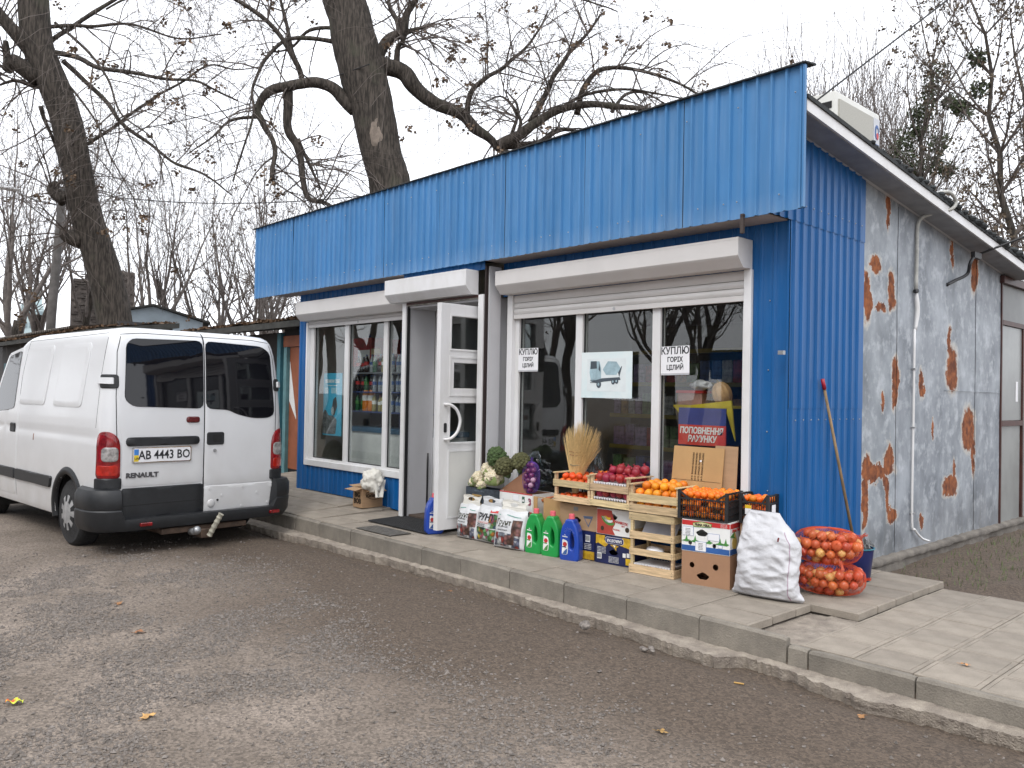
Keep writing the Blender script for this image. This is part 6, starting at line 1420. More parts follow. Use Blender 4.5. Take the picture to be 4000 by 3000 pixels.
def bottle_proto(kind, h=.30, r=.042):
    t = thing('bottle', 'x', 'bottle'); MB().lathe([(r * .8, 0), (r, .012), (r, h * .30), (r * .93, h * .36), (r, h * .42), (r, h * .60), (r * .8, h * .74), (r * .4, h * .88), (r * .33, h * .94), (.001, h * .94)], 12).build('bottle_body', PET[kind], t, smooth=True)
    MB().lathe([(.015, h * .945), (.016, h), (.001, h)], 10).build('cap', CAPS[len(kind) % 4], t); MB().lathe([(r * 1.01, h * .40), (r * 1.012, h * .60), (r * .9, h * .605), (r * .9, h * .395)], 12).build('bottle_label', {'orange': WHITEINK, 'clear': BLUEINK, 'green': GREEN, 'yellow': WHITEINK, 'brown': REDINK}[kind], t); return t
PRO = {}
WORDS = {'clear': 'clear water bottle with blue label', 'green': 'green lemonade bottle', 'orange': 'orange drink bottle with white label', 'yellow': 'yellowish drink bottle with white label', 'brown': 'dark cola bottle with red label'}
def bottle(kind, x, y, z, s, where):
    if kind not in PRO: o = PRO[kind] = bottle_proto(kind)
    else: o = copy_tree(PRO[kind])
    o.location = (x, y, z); o.scale = (s, s, s); tag(o, WORDS[kind] + ' ' + where, 'bottle', WORDS[kind] + 's ' + where)
t = thing('drinks_rack', 'blue metal rack of drink bottles behind the left window', 'rack', (-9.78, 6.10, .2))
for x in (.03, .80, 1.72): MB().box(x - .012, x + .012, .25, .28, .93, 2.2).build('upright', SH, t)
for z in (1.12, 1.385, 1.64): MB().box(.02, 1.74, -.02, .25, z, z + .015).build('shelf', SH if z != 1.64 else SHG, t)
for k, (z, kinds) in enumerate([(1.336, ['green', 'green', 'orange', 'orange', 'yellow', 'yellow', 'yellow', 'yellow', 'clear', 'clear', 'clear', 'clear', 'clear', 'clear', 'clear', 'clear']), (1.601, ['brown', 'brown', 'green', 'brown'] + ['clear'] * 12), (1.856, ['brown', 'brown', 'brown', 'clear', 'green', 'brown', 'yellow'] + ['clear'] * 9)]):
    for i, kd in enumerate(kinds):
        big = kd == 'orange'; bottle(kd, -9.70 + .102 * i, 6.16 + .02 * (i % 2), z, 1.18 if big else random.uniform(.72, .82), 'on the %s shelf of the drinks rack' % ('lowest', 'middle', 'top')[k])
t = thing('drinks_cooler', 'red drinks cooler with bright sign behind the left pane', 'cooler', (-10.30, 6.35, .2))
MB().box(0, .62, 0, .5, 0, 1.75).build('cooler_body', M('cooler_dark', (.07, .06, .055), .4), t); MB().box(-.01, .63, -.012, .5, 1.752, 2.15).build('cooler_sign', M('cooler_red', (.60, .03, .04), .35, .3, 6), t); MB().box(.02, .05, -.014, -.001, .0, 1.74).build('door_edge', REDINK, t); MB().box(.30, .60, -.016, -.002, 1.78, 1.98).build('sign_card', WHITEINK, t)
t = thing('advert_poster', 'cyan poster with cold bottles standing behind the left pane', 'poster', (-9.985, 5.93, .985))
MB().box(-.24, .24, 0, .012, 0, .86).build('poster_board', M('cyan_print', (.06, .45, .68), .45, .12, 2), t)
text('УВІМКНИ СЕБЕ', .062, WHITEINK, t, (0, -.002, .745), bold=.001, xs=.8); text('охолодись смаком', .026, WHITEINK, t, (0, -.002, .69))
for x0 in (-.20, -.03): decal('poster_label', M('pale_cyan', (.35, .58, .68), .5), t, x0, x0 + .10 + .05 * (x0 > -.1), .58, .66)
GP = M('grey_ice_print', (.22, .24, .25), .4, .4, 14); plate('ice_print', roundpoly([(-.24, .02), (.10, .02), (.13, .22), (.02, .28), (-.08, .27), (-.18, .36), (-.24, .30)], .03), [], .002, GP, t, (0, -.0015, 0)); plate('bottle_print', roundpoly([(-.02, .30), (.06, .27), (.14, .42), (.10, .54), (.03, .50)], .03), [], .002, M('dark_ice_print', (.10, .11, .12), .4, .3, 10), t, (0, -.0032, 0)); plate('highlight_print', ellipse(.02, .34, .035, .06), [], .002, M('pale_ice_print', (.45, .48, .48), .4, .2, 10), t, (0, -.005, 0))
tag(MB().box(-.11, .11, 0, .01, 0, .08).build('price_board', M('cream_card', (.45, .36, .20), .6), None, (-9.35, 6.2, 2.10)), 'tan card above the drinks rack', 'card')
# grocery shelf behind the big window
OLIVE = M('dull_yellow_edge', (.26, .20, .03), .6, .15)
t = thing('grocery_shelf', 'yellow edged grocery shelf deep inside the shop', 'shelf', (-7.0, 8.3, .2))
for z in (.35, .75, 1.15, 1.55, 1.95): MB().box(0, 3.6, 0, .4, z, z + .02).build('shelf_board', SHG, t); MB().box(0, 3.6, -.012, -.001, z - .02, z + .03).build('shelf_edge', OLIVE, t)
MB().box(0, 3.6, .42, .44, 0, 2.3).build('shelf_back', M('shelf_back', (.10, .09, .07), .7), t)
packs = [M('packet_' + n_, c, .45, .3, 18, rnd=.2) for n_, c in (('lilac', (.30, .22, .36)), ('red', (.35, .05, .04)), ('white', (.5, .5, .48)), ('green', (.12, .22, .08)), ('amber', (.45, .25, .05)), ('blue', (.06, .12, .35)))]
pk = {}
for z in (.372, .772, 1.172, 1.572):
    x = -6.97
    while x < -3.55:
        k = random.randrange(6); w_, h_ = random.choice([(.10, .22), (.14, .27), (.18, .24)])
        if (k, w_) not in pk: pk[k, w_] = MB().box(0, w_, 0, .12, 0, h_).mesh('grocery_packet', packs[k], bevel=.008)
        o = link('grocery_packet', pk[k, w_], None, (x, 8.33, .2 + z)); c = ('lilac', 'red', 'white', 'green', 'amber', 'blue')[k]; sh_ = {.372: 'lowest', .772: 'second', 1.172: 'third', 1.572: 'top'}[z]
        tag(o, '%s grocery packet on the %s shelf inside the shop' % (c, sh_), 'packet', '%s packets on the %s shelf' % (c, sh_)); x += w_ + random.uniform(.004, .03)
# ------------------------------------------------------------------ air conditioner on the roof
t = thing('air_conditioner', 'white outdoor air conditioner unit standing on the shop roof', 'air conditioner', (-3.62, 7.50, 3.56))
ACW = M('ac_white', (.66, .66, .62), .4, .04, 3)
MB().box(-.32, 0, 0, .98, .10, .98).build('casing', ACW, t, bevel=.02, seg=2, smooth=True, auto=40)
MB().box(.001, .012, .06, .80, .14, .91).build('fan_grille', M('ac_grille', (.46, .45, .40), .6, .1, 90), t)
MB().box(.001, .006, .83, .965, .14, .92).build('side_badge', M('ac_label', (.62, .64, .68), .4), t)
plate('emblem', ellipse(0, 0, .045, .075, 18), [ellipse(.005, -.005, .028, .05, 16)], .003, BLUEINK, t, (.009, .90, .78), (0, 0, R(90))); plate('emblem', ellipse(.01, -.025, .025, .035, 14), [], .003, REDINK, t, (.0105, .90, .765), (0, 0, R(90)))
text('GREE', .05, BLUEINK, t, (.008, .90, .64), (0, 0, R(90)), shear=.2, xs=.8); text('Inverter', .026, BLUEINK, t, (.008, .90, .50), (0, 0, R(90)))
for i in range(2):
    for j in range(4): MB().box(-.295 + i * .14, -.175 + i * .14, -.006, -.001, .52 + j * .10, .585 + j * .10).build('vent_slot', DARK, t)
for y in (.12, .82): MB().box(-.36, .04, y, y + .06, -.25 * y * .0, .10).build('foot', STEEL, t)
# ------------------------------------------------------------------ trees
BARK = M('bark', (.092, .077, .065), .95, col2=(.026, .022, .018), scale=24, detail=6, stretch=(1, 1, .13), bump=1.0, bscale=26, thr=(.40, .62))
ns, L, b = nodes(BARK); src = b.inputs['Base Color'].links[0].from_socket          # greenish lichen
tc = ns.new('ShaderNodeTexCoord'); n = ns.new('ShaderNodeTexNoise'); n.inputs['Scale'].default_value = 1.4; n.inputs['Detail'].default_value = 6; L(tc.outputs['Object'], n.inputs['Vector'])
r = ns.new('ShaderNodeMapRange'); r.inputs['From Min'].default_value = .58; r.inputs['From Max'].default_value = .75; r.inputs['To Max'].default_value = .6; L(n.outputs['Fac'], r.inputs[0])
mx = ns.new('ShaderNodeMix'); mx.data_type = 'RGBA'; mx.inputs['B'].default_value = (.085, .088, .06, 1); L(r.outputs[0], mx.inputs['Factor']); L(src, mx.inputs['A']); L(mx.outputs['Result'], b.inputs['Base Color'])
TWIG = M('twig_bark', (.15, .125, .112), .9, .2, 8); TWIG_GLARE = M('glare_paled_twig_bark', (.215, .187, .172), .9, .2, 8)  # far twigs: sky glare put into a paler copy of the bark colour
DEADL = M('hanging_dead_leaves', (.20, .135, .085), .8, .3, 20, rnd=0); MISTL = M('mistletoe_leaf', (.065, .085, .035), .7, .3, 6)

def grow(mb, p, d, length, r, lev, rg, up=.25, wander=.22, kids=5, spread=.7, thin=.62, leaf=None, leafp=0, droop=0.0, n0=7, shrink=.62):
    seg = max(3, min(8, int(length / .35))); pts = [p.copy()]; rad = [r]; q = p.copy(); d = d.normalized(); dirs = [d]
    for i in range(seg):
        d = (d + Vector((rg.uniform(-1, 1), rg.uniform(-1, 1), rg.uniform(-1, 1))) * wander + Vector((0, 0, up - droop * (i / seg))) * .35).normalized()
        q = q + d * (length / seg); pts.append(q.copy()); rad.append(max(r * (1 - (1 - .35) * (i + 1) / seg), .0035)); dirs.append(d)
    mb.tube(pts, rad, n0 if lev == 0 else 5 if lev == 1 else 3, cap=False)
    if lev >= 3 or r < .004:
        if leaf is not None and rg.random() < leafp: leaf.append(pts[-1])
        return
    for k in range(kids if lev < 2 else max(3, kids - 1)):
        t = rg.uniform(.22, 1.0); i = min(seg, int(t * seg)); dd = dirs[i]; o = dd.orthogonal().normalized(); o = Matrix.Rotation(rg.uniform(0, 6.28), 3, dd) @ o
        grow(mb, pts[i], dd * (1 - spread * .5) + o * spread, length * shrink * rg.uniform(.7, 1.15), rad[i] * thin, lev + 1, rg, up, wander * 1.1, kids, spread, thin, leaf, leafp, droop, n0, shrink)
    grow(mb, pts[-1], d, length * shrink, rad[-1], lev + 1, rg, up, wander, kids, spread, thin, leaf, leafp, droop, n0, shrink)

def leaf_clusters(spots, rg, s=.05, n=7, mat=None):
    mb = MB()
    for p in spots:
        for k in range(n):
            c = p + Vector((rg.gauss(0, 1), rg.gauss(0, 1), rg.gauss(0, 1) - .9)) * s * .6; a = Vector((rg.uniform(-1, 1), rg.uniform(-1, 1), rg.uniform(-1, .3))).normalized() * s * rg.uniform(.6, 1.3); b_ = a.orthogonal().normalized() * s * .42
            mb.add([c, c + a * .5 + b_, c + a, c + a * .5 - b_], [(0, 1, 2, 3)])
    return mb
# six kinds of winter tree, each with trunk, crown and some dead leaves; copies stand behind the kiosks and the shop
def proto(seed, h, r, fork, up, kids, spread, leafp, length=None, wander=.16, droop=0, far=True):
    rg = random.Random(seed); t = thing('bare_tree', 'x', 'tree'); tr = MB(); cr = MB(); leaf = []
    pts = [Vector((0, 0, -.3))]; d = Vector((0, 0, 1)); k = 9
    for i in range(k): d = (d + Vector((rg.uniform(-1, 1), rg.uniform(-1, 1), .6)) * .13).normalized(); pts.append(pts[-1] + d * (h * fork + .3) / k)
    rad = [r * (1.25 if i == 0 else 1 - .35 * i / k) for i in range(k + 1)]; tr.tube(pts, rad, 10, wob=lambda q: .12 * mnoise.noise(q * 2.2))
    L0 = h * (1 - fork) * .52
    for j in range(kids + 1):
        i = rg.randrange(k - 3, k + 1); a = 2 * math.pi * j / (kids + 1) + rg.uniform(-.4, .4)
        grow(cr, pts[i], Vector((math.cos(a) * spread, math.sin(a) * spread, 1)), L0 * rg.uniform(.75, 1.1), rad[i] * .55, 0, rg, up, wander, kids, .62, .6, leaf, leafp, droop, 6, .66)
    tr.build('trunk', BARK, t, smooth=True); cr.build('crown', TWIG_GLARE if far else TWIG, t, smooth=True)
    if leaf: leaf_clusters(leaf, rg, .07, 6).build('dead_leaves', DEADL, t)
    return t
PT = [proto(11, 11.5, .20, .36, .45, 4, .42, .0), proto(12, 12, .16, .5, .55, 3, .34, .03), proto(13, 9.5, .20, .30, .30, 4, .6, .16), proto(14, 12.5, .24, .3, .4, 4, .5, .02), proto(15, 8, .12, .4, .5, 3, .4, .0), proto(16, 7.5, .16, .32, .7, 5, .5, .0, wander=.09)]
def AZ(px): return math.radians(137.0 - math.degrees(math.atan((px - 2000) / 3214.0)))       # compass bearing of things seen from the street corner
LABT = {'left': 'bare winter tree behind the leaf covered kiosks', 'back': 'bare winter tree with upswept twigs behind the shop roof'}
spots = [(15, 31, 3, 1.0, 'dark forked trunk tree at the far left beside the tall lamp pole'), (120, 33, 0, 1.0, 'forked tree between the far left trunk and the lamp pole'), (290, 34, 1, 1.0, 'thin tree in front of the ruined brick tower'), (610, 30, 3, .9, 'thick pale trunk tree right of the leaning giant'), (685, 33, 1, .95, 'slim straight tree above the white gable shed'), (810, 31, 2, 1.05, 'forked tree with crooked left limb behind the leafy roof'), (970, 27, 2, .98, 'tree with clumps of dead leaves left of the fascia'), (1030, 32, 0, 1.0, 'dark tree touching the left end of the fascia'), (1105, 29, 4, 1.0, 'low tree under the left end of the fascia'), (1160, 36, 2, 1.1, 'tree showing above the left end of the fascia'),
         (1300, 42, 3, 1.0, 'far tree between the fascia and the second giant trunk'),
         (2760, 30, 5, 1.75, 'twiggy tree top above the right part of the fascia'), (2930, 27, 5, 1.70, 'twiggy tree top right above the fascia corner'), (3130, 24, 5, 1.62, 'fan of bare branches just behind the air conditioner'), (3330, 25, 5, 1.68, 'dense fan of bare branches right of the air conditioner'), (3460, 27, 0, .80, 'thin tree leaning right of the branch fan'), (3230, 29, 5, 1.95, 'bare branch fan farther back between the two near fans'), (3400, 30, 5, 2.0, 'bare branch fan farther back to the right of the air conditioner'), (3040, 31, 5, 1.9, 'bare branch fan farther back above the fascia end'), (2860, 34, 5, 1.95, 'bare twiggy top far behind the right end of the fascia'), (2600, 40, 5, 1.9, 'pale twiggy tree far behind the middle of the fascia'),
         (3720, 30, 1, .82, 'thin tree behind the roof edge by the conduit')]
for i, (px, dist, k, s, lab) in enumerate(spots):
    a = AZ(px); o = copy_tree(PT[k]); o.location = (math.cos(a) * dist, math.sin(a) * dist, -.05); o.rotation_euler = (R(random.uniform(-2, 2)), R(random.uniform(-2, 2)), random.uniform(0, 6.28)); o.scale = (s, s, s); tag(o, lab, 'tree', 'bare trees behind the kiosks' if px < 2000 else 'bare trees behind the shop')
def rm(o):
    for c in list(o.children): rm(c)
    bpy.data.objects.remove(o)
for o in PT[:0]: rm(o)
# trees with mistletoe and clinging leaves right of the shop
def clump_tree(px, dist, h, seed, lab, lean, balls, leafp, s=.085):
    a = AZ(px); rg = random.Random(seed); t = thing('mistletoe_tree', lab, 'tree', (math.cos(a) * dist, math.sin(a) * dist, -.05), 0, 'leafy winter trees beyond the roof edge'); tr = MB(); cr = MB(); leaf = []
    ux, uy = math.sin(a), -math.cos(a); k = 12; pts = [Vector((0, 0, 0))]
    for i in range(k): pts.append(Vector((ux * lean * ((i + 1) / k) ** 1.5 + rg.uniform(-.1, .1), uy * lean * ((i + 1) / k) ** 1.5 + rg.uniform(-.1, .1), h * (i + 1) / k)))
    rad = [.115 * (1 - .9 * i / k) + .01 for i in range(k + 1)]; tr.tube(pts, rad, 8)
    for i in range(4, k + 1):
        for j in range(3):
            b_ = rg.uniform(0, 6.28); grow(cr, pts[i], Vector((math.cos(b_), math.sin(b_), .9)), h * .20 * rg.uniform(.6, 1.1), rad[i] * .45 + .006, 1, rg, .45, .14, 5, .6, .6, leaf, leafp)
    tr.build('trunk', BARK, t, smooth=True); cr.build('crown', TWIG, t, smooth=True)
    if leaf: leaf_clusters(leaf, rg, s * .8, 8).build('dead_leaves', M('withered_leaves', (.13, .095, .06), .8, .3, 10), t)
    for (bx, bz, br) in balls:
        m = MB(); c = Vector((ux * bx, uy * bx, bz))
        for q in range(260):
            d_ = Vector((rg.gauss(0, 1), rg.gauss(0, 1), rg.gauss(0, 1))).normalized(); e = c + d_ * br * rg.random() ** .4; a_ = Vector((rg.gauss(0, 1), rg.gauss(0, 1), rg.gauss(0, 1))).normalized() * .07; b2_ = a_.orthogonal() * .3; m.add([e, e + a_ * .5 + b2_, e + a_, e + a_ * .5 - b2_], [(0, 1, 2, 3)])
        tag(m.build('mistletoe_ball', MISTL, t), kind='stuff')
    return t
def ez(el, dist): return 1.6 + el * dist
clump_tree(3520, 23, 10.9, 31, 'tree hung with dark mistletoe balls beyond the roof edge', .75, [(.72, 9.8, .34), (.5, 9.0, .30), (1.0, 9.1, .2), (1.35, 8.85, .24), (.06, 8.3, .34), (.8, 8.1, .3), (-.07, 7.95, .36), (.68, 7.6, .3), (.3, 8.9, .24), (.6, 9.4, .28), (.2, 7.6, .3), (1.0, 7.4, .22), (.35, 8.5, .25)], .0)
clump_tree(4010, 20, 10.3, 32, 'tall tree with clinging withered leaves at the far right', -1.0, [(-.95, 9.0, .2), (-.9, 8.3, .22), (-1.3, 8.0, .16)], .97)
clump_tree(4080, 27, 12.5, 35, 'leafy tree cut by the right picture edge', -.8, [(-.2, 11.0, .4)], .7)

# ------------------------------------------------------------------ two giant trees
def giant(lab, base, right, trunk, limbs, seed, twigs, extra_leaf):
    """trunk: [(right, z, radius)]; limbs: list of ([(right, z)...], radius, depth drift)"""
    t = thing('giant_tree', lab, 'tree', (base[0], base[1], 0)); rt = Vector((right[0], right[1], 0)); dp = Vector((-right[1], right[0], 0)); rg = random.Random(seed)
    W = lambda x, z, y=0: rt * x + dp * y + Vector((0, 0, z))
    pts = catmull([W(x, z) for x, z, _ in trunk], 14); rr = np.interp(np.linspace(0, len(trunk) - 1, len(pts)), range(len(trunk)), [q[2] for q in trunk])
    tr = MB(); tr.tube(pts, list(rr), 64, wob=lambda q: .07 * mnoise.fractal(Vector((q.x * 2, q.y * 2, q.z * .7)), 1, 2, 3) + .06 * abs(mnoise.noise(Vector((q.x * 11, q.y * 11, q.z * 1.5)))))
    trunk_o = tr.build('trunk', BARK, t, smooth=True); cr = MB(); tw = MB(); leaf = []
    for pl_, r0, dr in limbs:
        k = len(pl_); P3 = catmull([W(x, z, dr * i / (k - 1)) for i, (x, z) in enumerate(pl_)], 6); m = len(P3); rad = [max(r0 * (1 - .72 * i / (m - 1)), .008) for i in range(m)]
        P3 = [p + Vector((nz(p.x * 2, p.z * 2, 1), nz(p.y * 2, p.z * 2, 2), nz(p.x * 2, p.z * 2, 3))) * min(.10, r0 * .5) for p in P3]
        cr.tube(P3, rad, 12 if r0 > .1 else 7, wob=lambda q: .14 * mnoise.noise(q * 3.5))
        for j in range(int(twigs * (1.0 if r0 > .06 else .75))):
            i = rg.randrange(m // 4, m); d = (P3[min(i + 1, m - 1)] - P3[max(i - 1, 0)]).normalized(); o = Matrix.Rotation(rg.uniform(0, 6.28), 3, d) @ d.orthogonal().normalized()
            grow(tw, P3[i], d * .5 + o + Vector((0, 0, rg.uniform(-.2, .5))), rg.uniform(1.1, 2.7), min(rad[i] * .5, .020), 1, rg, .05, .17, 3, .62, .62, leaf, extra_leaf, rg.uniform(.5, 1.6), 5, .68)
    cr.build('limb', BARK, t, smooth=True); tag(tw.build('twigs', TWIG, t), kind='stuff')
    leaf_clusters(leaf, rg, .085, 14).build('dead_leaves', DEADL, t); return t, trunk_o
T1trunk = [(.45, -.3, .50), (.22, 1.5, .44), (0, 3.13, .40), (-.3, 4.52, .385), (-.71, 5.83, .36), (-.98, 7.14, .35), (-1.29, 8.43, .345), (-1.78, 9.67, .34), (-1.93, 10.43, .33), (-1.99, 11.4, .32), (-2.1, 13, .28)]
T1limbs = [([(-1.19, 6.2), (-1.48, 6.38), (-1.46, 6.65)], .20, .1), ([(-.8, 5.2), (-1.17, 5.35), (-1.25, 5.5)], .24, .05), ([(-1.8, 9.1), (-2.36, 9.4), (-2.49, 9.27), (-2.55, 9.83)], .22, .2), ([(-2.0, 9.7), (-2.47, 10.21), (-2.85, 10.6), (-3.6, 11.3)], .20, -.3), ([(-1.6, 8.9), (-1.9, 8.9), (-2.3, 9.0), (-2.7, 8.8)], .08, .3),
           ([(-1.7, 10.35), (-1.14, 10.38), (-.67, 10.35), (.2, 10.45), (1.2, 10.2), (2.2, 10.4)], .055, -1.5), ([(-1.6, 9.78), (-1.03, 9.65), (-.55, 9.37), (.19, 9.29), (1.0, 9.15), (1.73, 9.11), (2.6, 8.7)], .075, -1.8), ([(-1.3, 9.6), (-.39, 8.75), (.01, 8.16), (.72, 7.66), (1.25, 7.23), (1.94, 6.98), (2.6, 6.5)], .065, -1.2), ([(-.8, 7.55), (-.18, 8.07), (.7, 8.88), (1.46, 9.46), (2.03, 9.88), (2.69, 9.85), (3.52, 10.07)], .045, -1.0), ([(-1.75, 8.41), (-1.65, 8.05), (-1.41, 7.45), (-1.35, 7.04)], .06, .3),
           ([(-1.5, 10.5), (-.8, 9.81), (-.3, 9.03), (.01, 8.1), (.73, 7.44), (.96, 6.35)], .04, -2.2), ([(-1.6, 10.0), (-.25, 11.17), (.6, 11.7), (1.8, 11.6)], .06, -1.0), ([(-1.9, 11), (-.8, 11.9), (.6, 12.4), (2.4, 12.0), (3.4, 11.2)], .06, -2.0), ([(-1.4, 9.3), (-.6, 8.2), (-.2, 7.2), (.3, 6.2), (.5, 5.6)], .03, -1.6), ([(-2.0, 11), (-3, 11.6), (-4, 11.4)], .12, -.5)]
giant('giant leaning tree with knotted dark trunk behind the white van', (-21.97, 6.8), (.296, .955), T1trunk, T1limbs, 41, 14, .045)
T2trunk = [(.6, -.3, .62), (.42, 2.5, .56), (.2, 4.6, .52), (0, 6.31, .46), (-.2, 7.04, .45), (-.44, 8.14, .48), (-.67, 8.86, .52), (-.87, 9.59, .50), (-.99, 10.14, .48), (-1.14, 10.6, .47), (-1.4, 12.2, .42)]
T2limbs = [([(-.45, 9.2), (.21, 8.93), (.58, 8.58), (1.03, 8.28), (1.6, 8.09), (1.91, 7.78), (2.26, 7.57), (2.53, 7.32), (2.8, 7.2), (3.2, 7.25)], .20, .0), ([(2.5, 7.38), (2.75, 7.52), (3.02, 7.66), (3.33, 7.87), (3.67, 8.16), (4.33, 8.32), (5.12, 8.38), (5.9, 8.3), (6.8, 8.2)], .15, -.6), ([(2.6, 7.4), (3.4, 7.55), (3.9, 7.9), (4.3, 8.02), (4.9, 7.95)], .10, .5), ([(3.22, 8.0), (3.54, 8.61), (3.77, 9.13), (4.11, 9.62), (4.42, 9.96), (4.8, 10.5)], .085, -.5), ([(1.75, 8.05), (1.82, 8.6), (2.12, 8.89), (2.49, 9.07), (2.76, 9.32), (3.21, 9.78), (3.5, 10.4)], .07, -.6),
           ([(4.35, 8.25), (4.48, 8.84), (4.79, 9.21), (5.31, 9.29), (5.91, 9.18), (6.73, 8.89), (7.4, 8.5)], .075, -.8), ([(5.2, 8.38), (5.6, 8.9), (6.2, 9.0), (7.0, 8.7)], .05, .5), ([(3.7, 8.2), (4.4, 8.6), (5.2, 8.75), (6.2, 8.6), (7.0, 8.4)], .05, -1.0), ([(2.9, 7.5), (3.0, 8.1), (2.6, 8.6), (2.2, 8.5)], .05, .2), ([(-.3, 9.2), (-.07, 9.73), (.22, 9.87), (.33, 10.33), (.54, 10.65), (.9, 11.5)], .14, -.2), ([(.15, 9.79), (.11, 10.12), (-.09, 10.59), (-.1, 11.4)], .09, .3), ([(.09, 9.0), (.12, 9.48), (.23, 9.57), (.19, 9.75)], .08, -.3), ([(.26, 9.87), (.55, 9.97), (.89, 10.08)], .07, 0), ([(2.79, 7.61), (2.97, 8.38), (2.69, 8.86)], .05, .4),
           ([(-.8, 8.0), (-1.22, 8.41), (-1.61, 8.53), (-2.08, 8.45), (-2.64, 8.21), (-2.96, 7.8), (-2.81, 7.52), (-2.57, 7.05), (-2.53, 6.22)], .155, -.3), ([(-2.28, 8.3), (-2.3, 7.55), (-2.05, 7.08), (-1.95, 6.5), (-1.84, 5.97), (-1.46, 5.89), (-1.1, 5.7)], .115, .1), ([(-1.95, 8.45), (-2.14, 8.93), (-2.43, 9.4), (-3.05, 9.88), (-3.71, 10.11), (-4.35, 10.2), (-5.07, 9.85), (-5.8, 9.3)], .07, -1.2), ([(-1.1, 9.5), (-1.82, 9.5), (-2.34, 9.36), (-2.75, 8.83), (-3.01, 8.13), (-2.95, 7.51), (-3.21, 6.43), (-3.3, 6.0)], .055, -.9), ([(-1.1, 9.85), (-1.87, 9.79), (-2.29, 9.41), (-2.9, 9.3)], .05, .4), ([(-2.14, 8.93), (-2.34, 9.65), (-2.5, 10.37), (-2.9, 11.3)], .06, 0), ([(-2.06, 7.27), (-1.76, 6.61), (-1.46, 6.04)], .05, .3), ([(-2.9, 7.7), (-3.5, 7.5), (-3.9, 7.0), (-4.3, 6.6)], .04, -.6),
           ([(-1.2, 11.2), (.8, 11.9), (2.6, 11.6), (4.2, 10.9)], .09, -3.0), ([(.8, 11.3), (2.4, 11.0), (3.6, 10.3), (4.6, 9.6)], .05, -2.5), ([(-1.3, 11.5), (-3.2, 11.8), (-4.8, 11.2), (-5.8, 10.3)], .08, -2.0)]
g2, tk = giant('giant tree with pale bark scar rising behind the blue fascia', (-15.7, 10.7), (.563, .826), T2trunk, T2limbs, 42, 13, .035)
SC_ = M('bare_wood_scar', (.27, .22, .18), .8, .25, 6, bump=.4)
def scar(u, v):
    z = 6.95 + .95 * v; xx = np.interp(z, [6.31, 7.04, 8.14, 8.86], [0, -.2, -.44, -.67]); a = R(-125 + 55 * u + 8 * nz(z * 3, 1)); r = .475 + .01 * nz(u * 6, v * 6) - .06 * (abs(u - .5) * 2) ** 4 - .08 * (abs(v - .5) * 2) ** 6
    rt = Vector((.563, .826, 0)); dp = Vector((-.826, .563, 0)); return rt * (xx + r * math.cos(a)) + dp * (r * math.sin(a) * 1.0) + Vector((0, 0, z))
MB().grid(scar, 16, 20).build('bark_scar', SC_, g2, smooth=True)

# ------------------------------------------------------------------ kiosks in a row left of the shop
LITM = M('roof_leaf_litter', (.14, .085, .05), .95, .35, 14, col2=(.06, .042, .03), bump=.8, bscale=30); TAR = M('old_roofing_felt', (.06, .06, .055), .9, .2, 5); TEAL = M('teal_paint', (.05, .17, .21), .6, .15, 3); ORP = M('orange_paint', (.34, .105, .045), .6, .15, 3); DKW = M('dark_kiosk_wall', (.05, .045, .045), .7, .2, 2)
def litter_roof(par, x0, x1, y0, y1, z0, z1, th=.10, sag=.0):
    def top(u, v): x = x0 + (x1 - x0) * u; y = y0 + (y1 - y0) * v; return (x, y, z0 + (z1 - z0) * v + .05 * abs(fbm(x, y, 3, 1.1, 4)) + .03 * fbm(x, y, 1, 5, 2) * (v > .02) + .004)
    MB().box(x0, x1, y0, y1, 0, .001).v
    r_ = MB(); r_.add([(x0, y0, z0 - th), (x1, y0, z0 - th), (x1, y1, z1 - th), (x0, y1, z1 - th), (x0, y0, z0), (x1, y0, z0), (x1, y1, z1), (x0, y1, z1)], [(0, 3, 2, 1), (4, 5, 6, 7), (0, 1, 5, 4), (1, 2, 6, 5), (2, 3, 7, 6), (3, 0, 4, 7)]); r_.build('roof', TAR, par)
    tag(MB().grid(top, int((x1 - x0) * 12), 40, 0).build('leaf_litter', LITM, par, smooth=False), kind='stuff')
    mb = MB(); rg = random.Random(int(x0 * 10))
    for k in range(int((x1 - x0) * 340)):
        u, v = rg.random(), rg.random() ** 2; p = Vector(top(u, v)); a = Vector((rg.uniform(-1, 1), rg.uniform(-1, 1), rg.uniform(0, 1))) * .045; c = a.orthogonal() * .5; mb.add([p, p + a * .5 + c, p + a, p + a * .5 - c], [(0, 1, 2, 3)])
    tag(mb.build('loose_leaves', LITTER, par), kind='stuff')
kx = -12.02
K = thing('market_kiosk', 'dark kiosk with orange door and teal posts right behind the van', 'kiosk', (-14.0, 7.3, 0)); kb = lambda n, m, *b_, **k: MB().box(b_[0] + 14.0, b_[1] + 14.0, b_[2] - 7.3, b_[3] - 7.3, b_[4], b_[5]).build(n, m, K, **k)
kb('wall', DKW, -16.4, kx - .6, 6.95, 7.0, -.05, 2.62); kb('wall', DKW, -16.4, -11.2, 8.4, 8.45, -.05, 2.8); kb('wall', TEAL, -12.02, -11.98, 6.62, 8.4, -.05, 2.6)
kb('orange_lintel', ORP, -12.72, -11.95, 6.60, 6.66, 2.32, 2.50); kb('teal_post', TEAL, -12.86, -12.74, 6.56, 6.64, -.05, 2.55); kb('teal_post', M('pale_teal', (.12, .26, .28), .6), -12.66, -12.56, 6.58, 6.66, -.05, 2.31); kb('door', ORP, -12.555, -11.9, 6.64, 6.68, .30, 2.31)
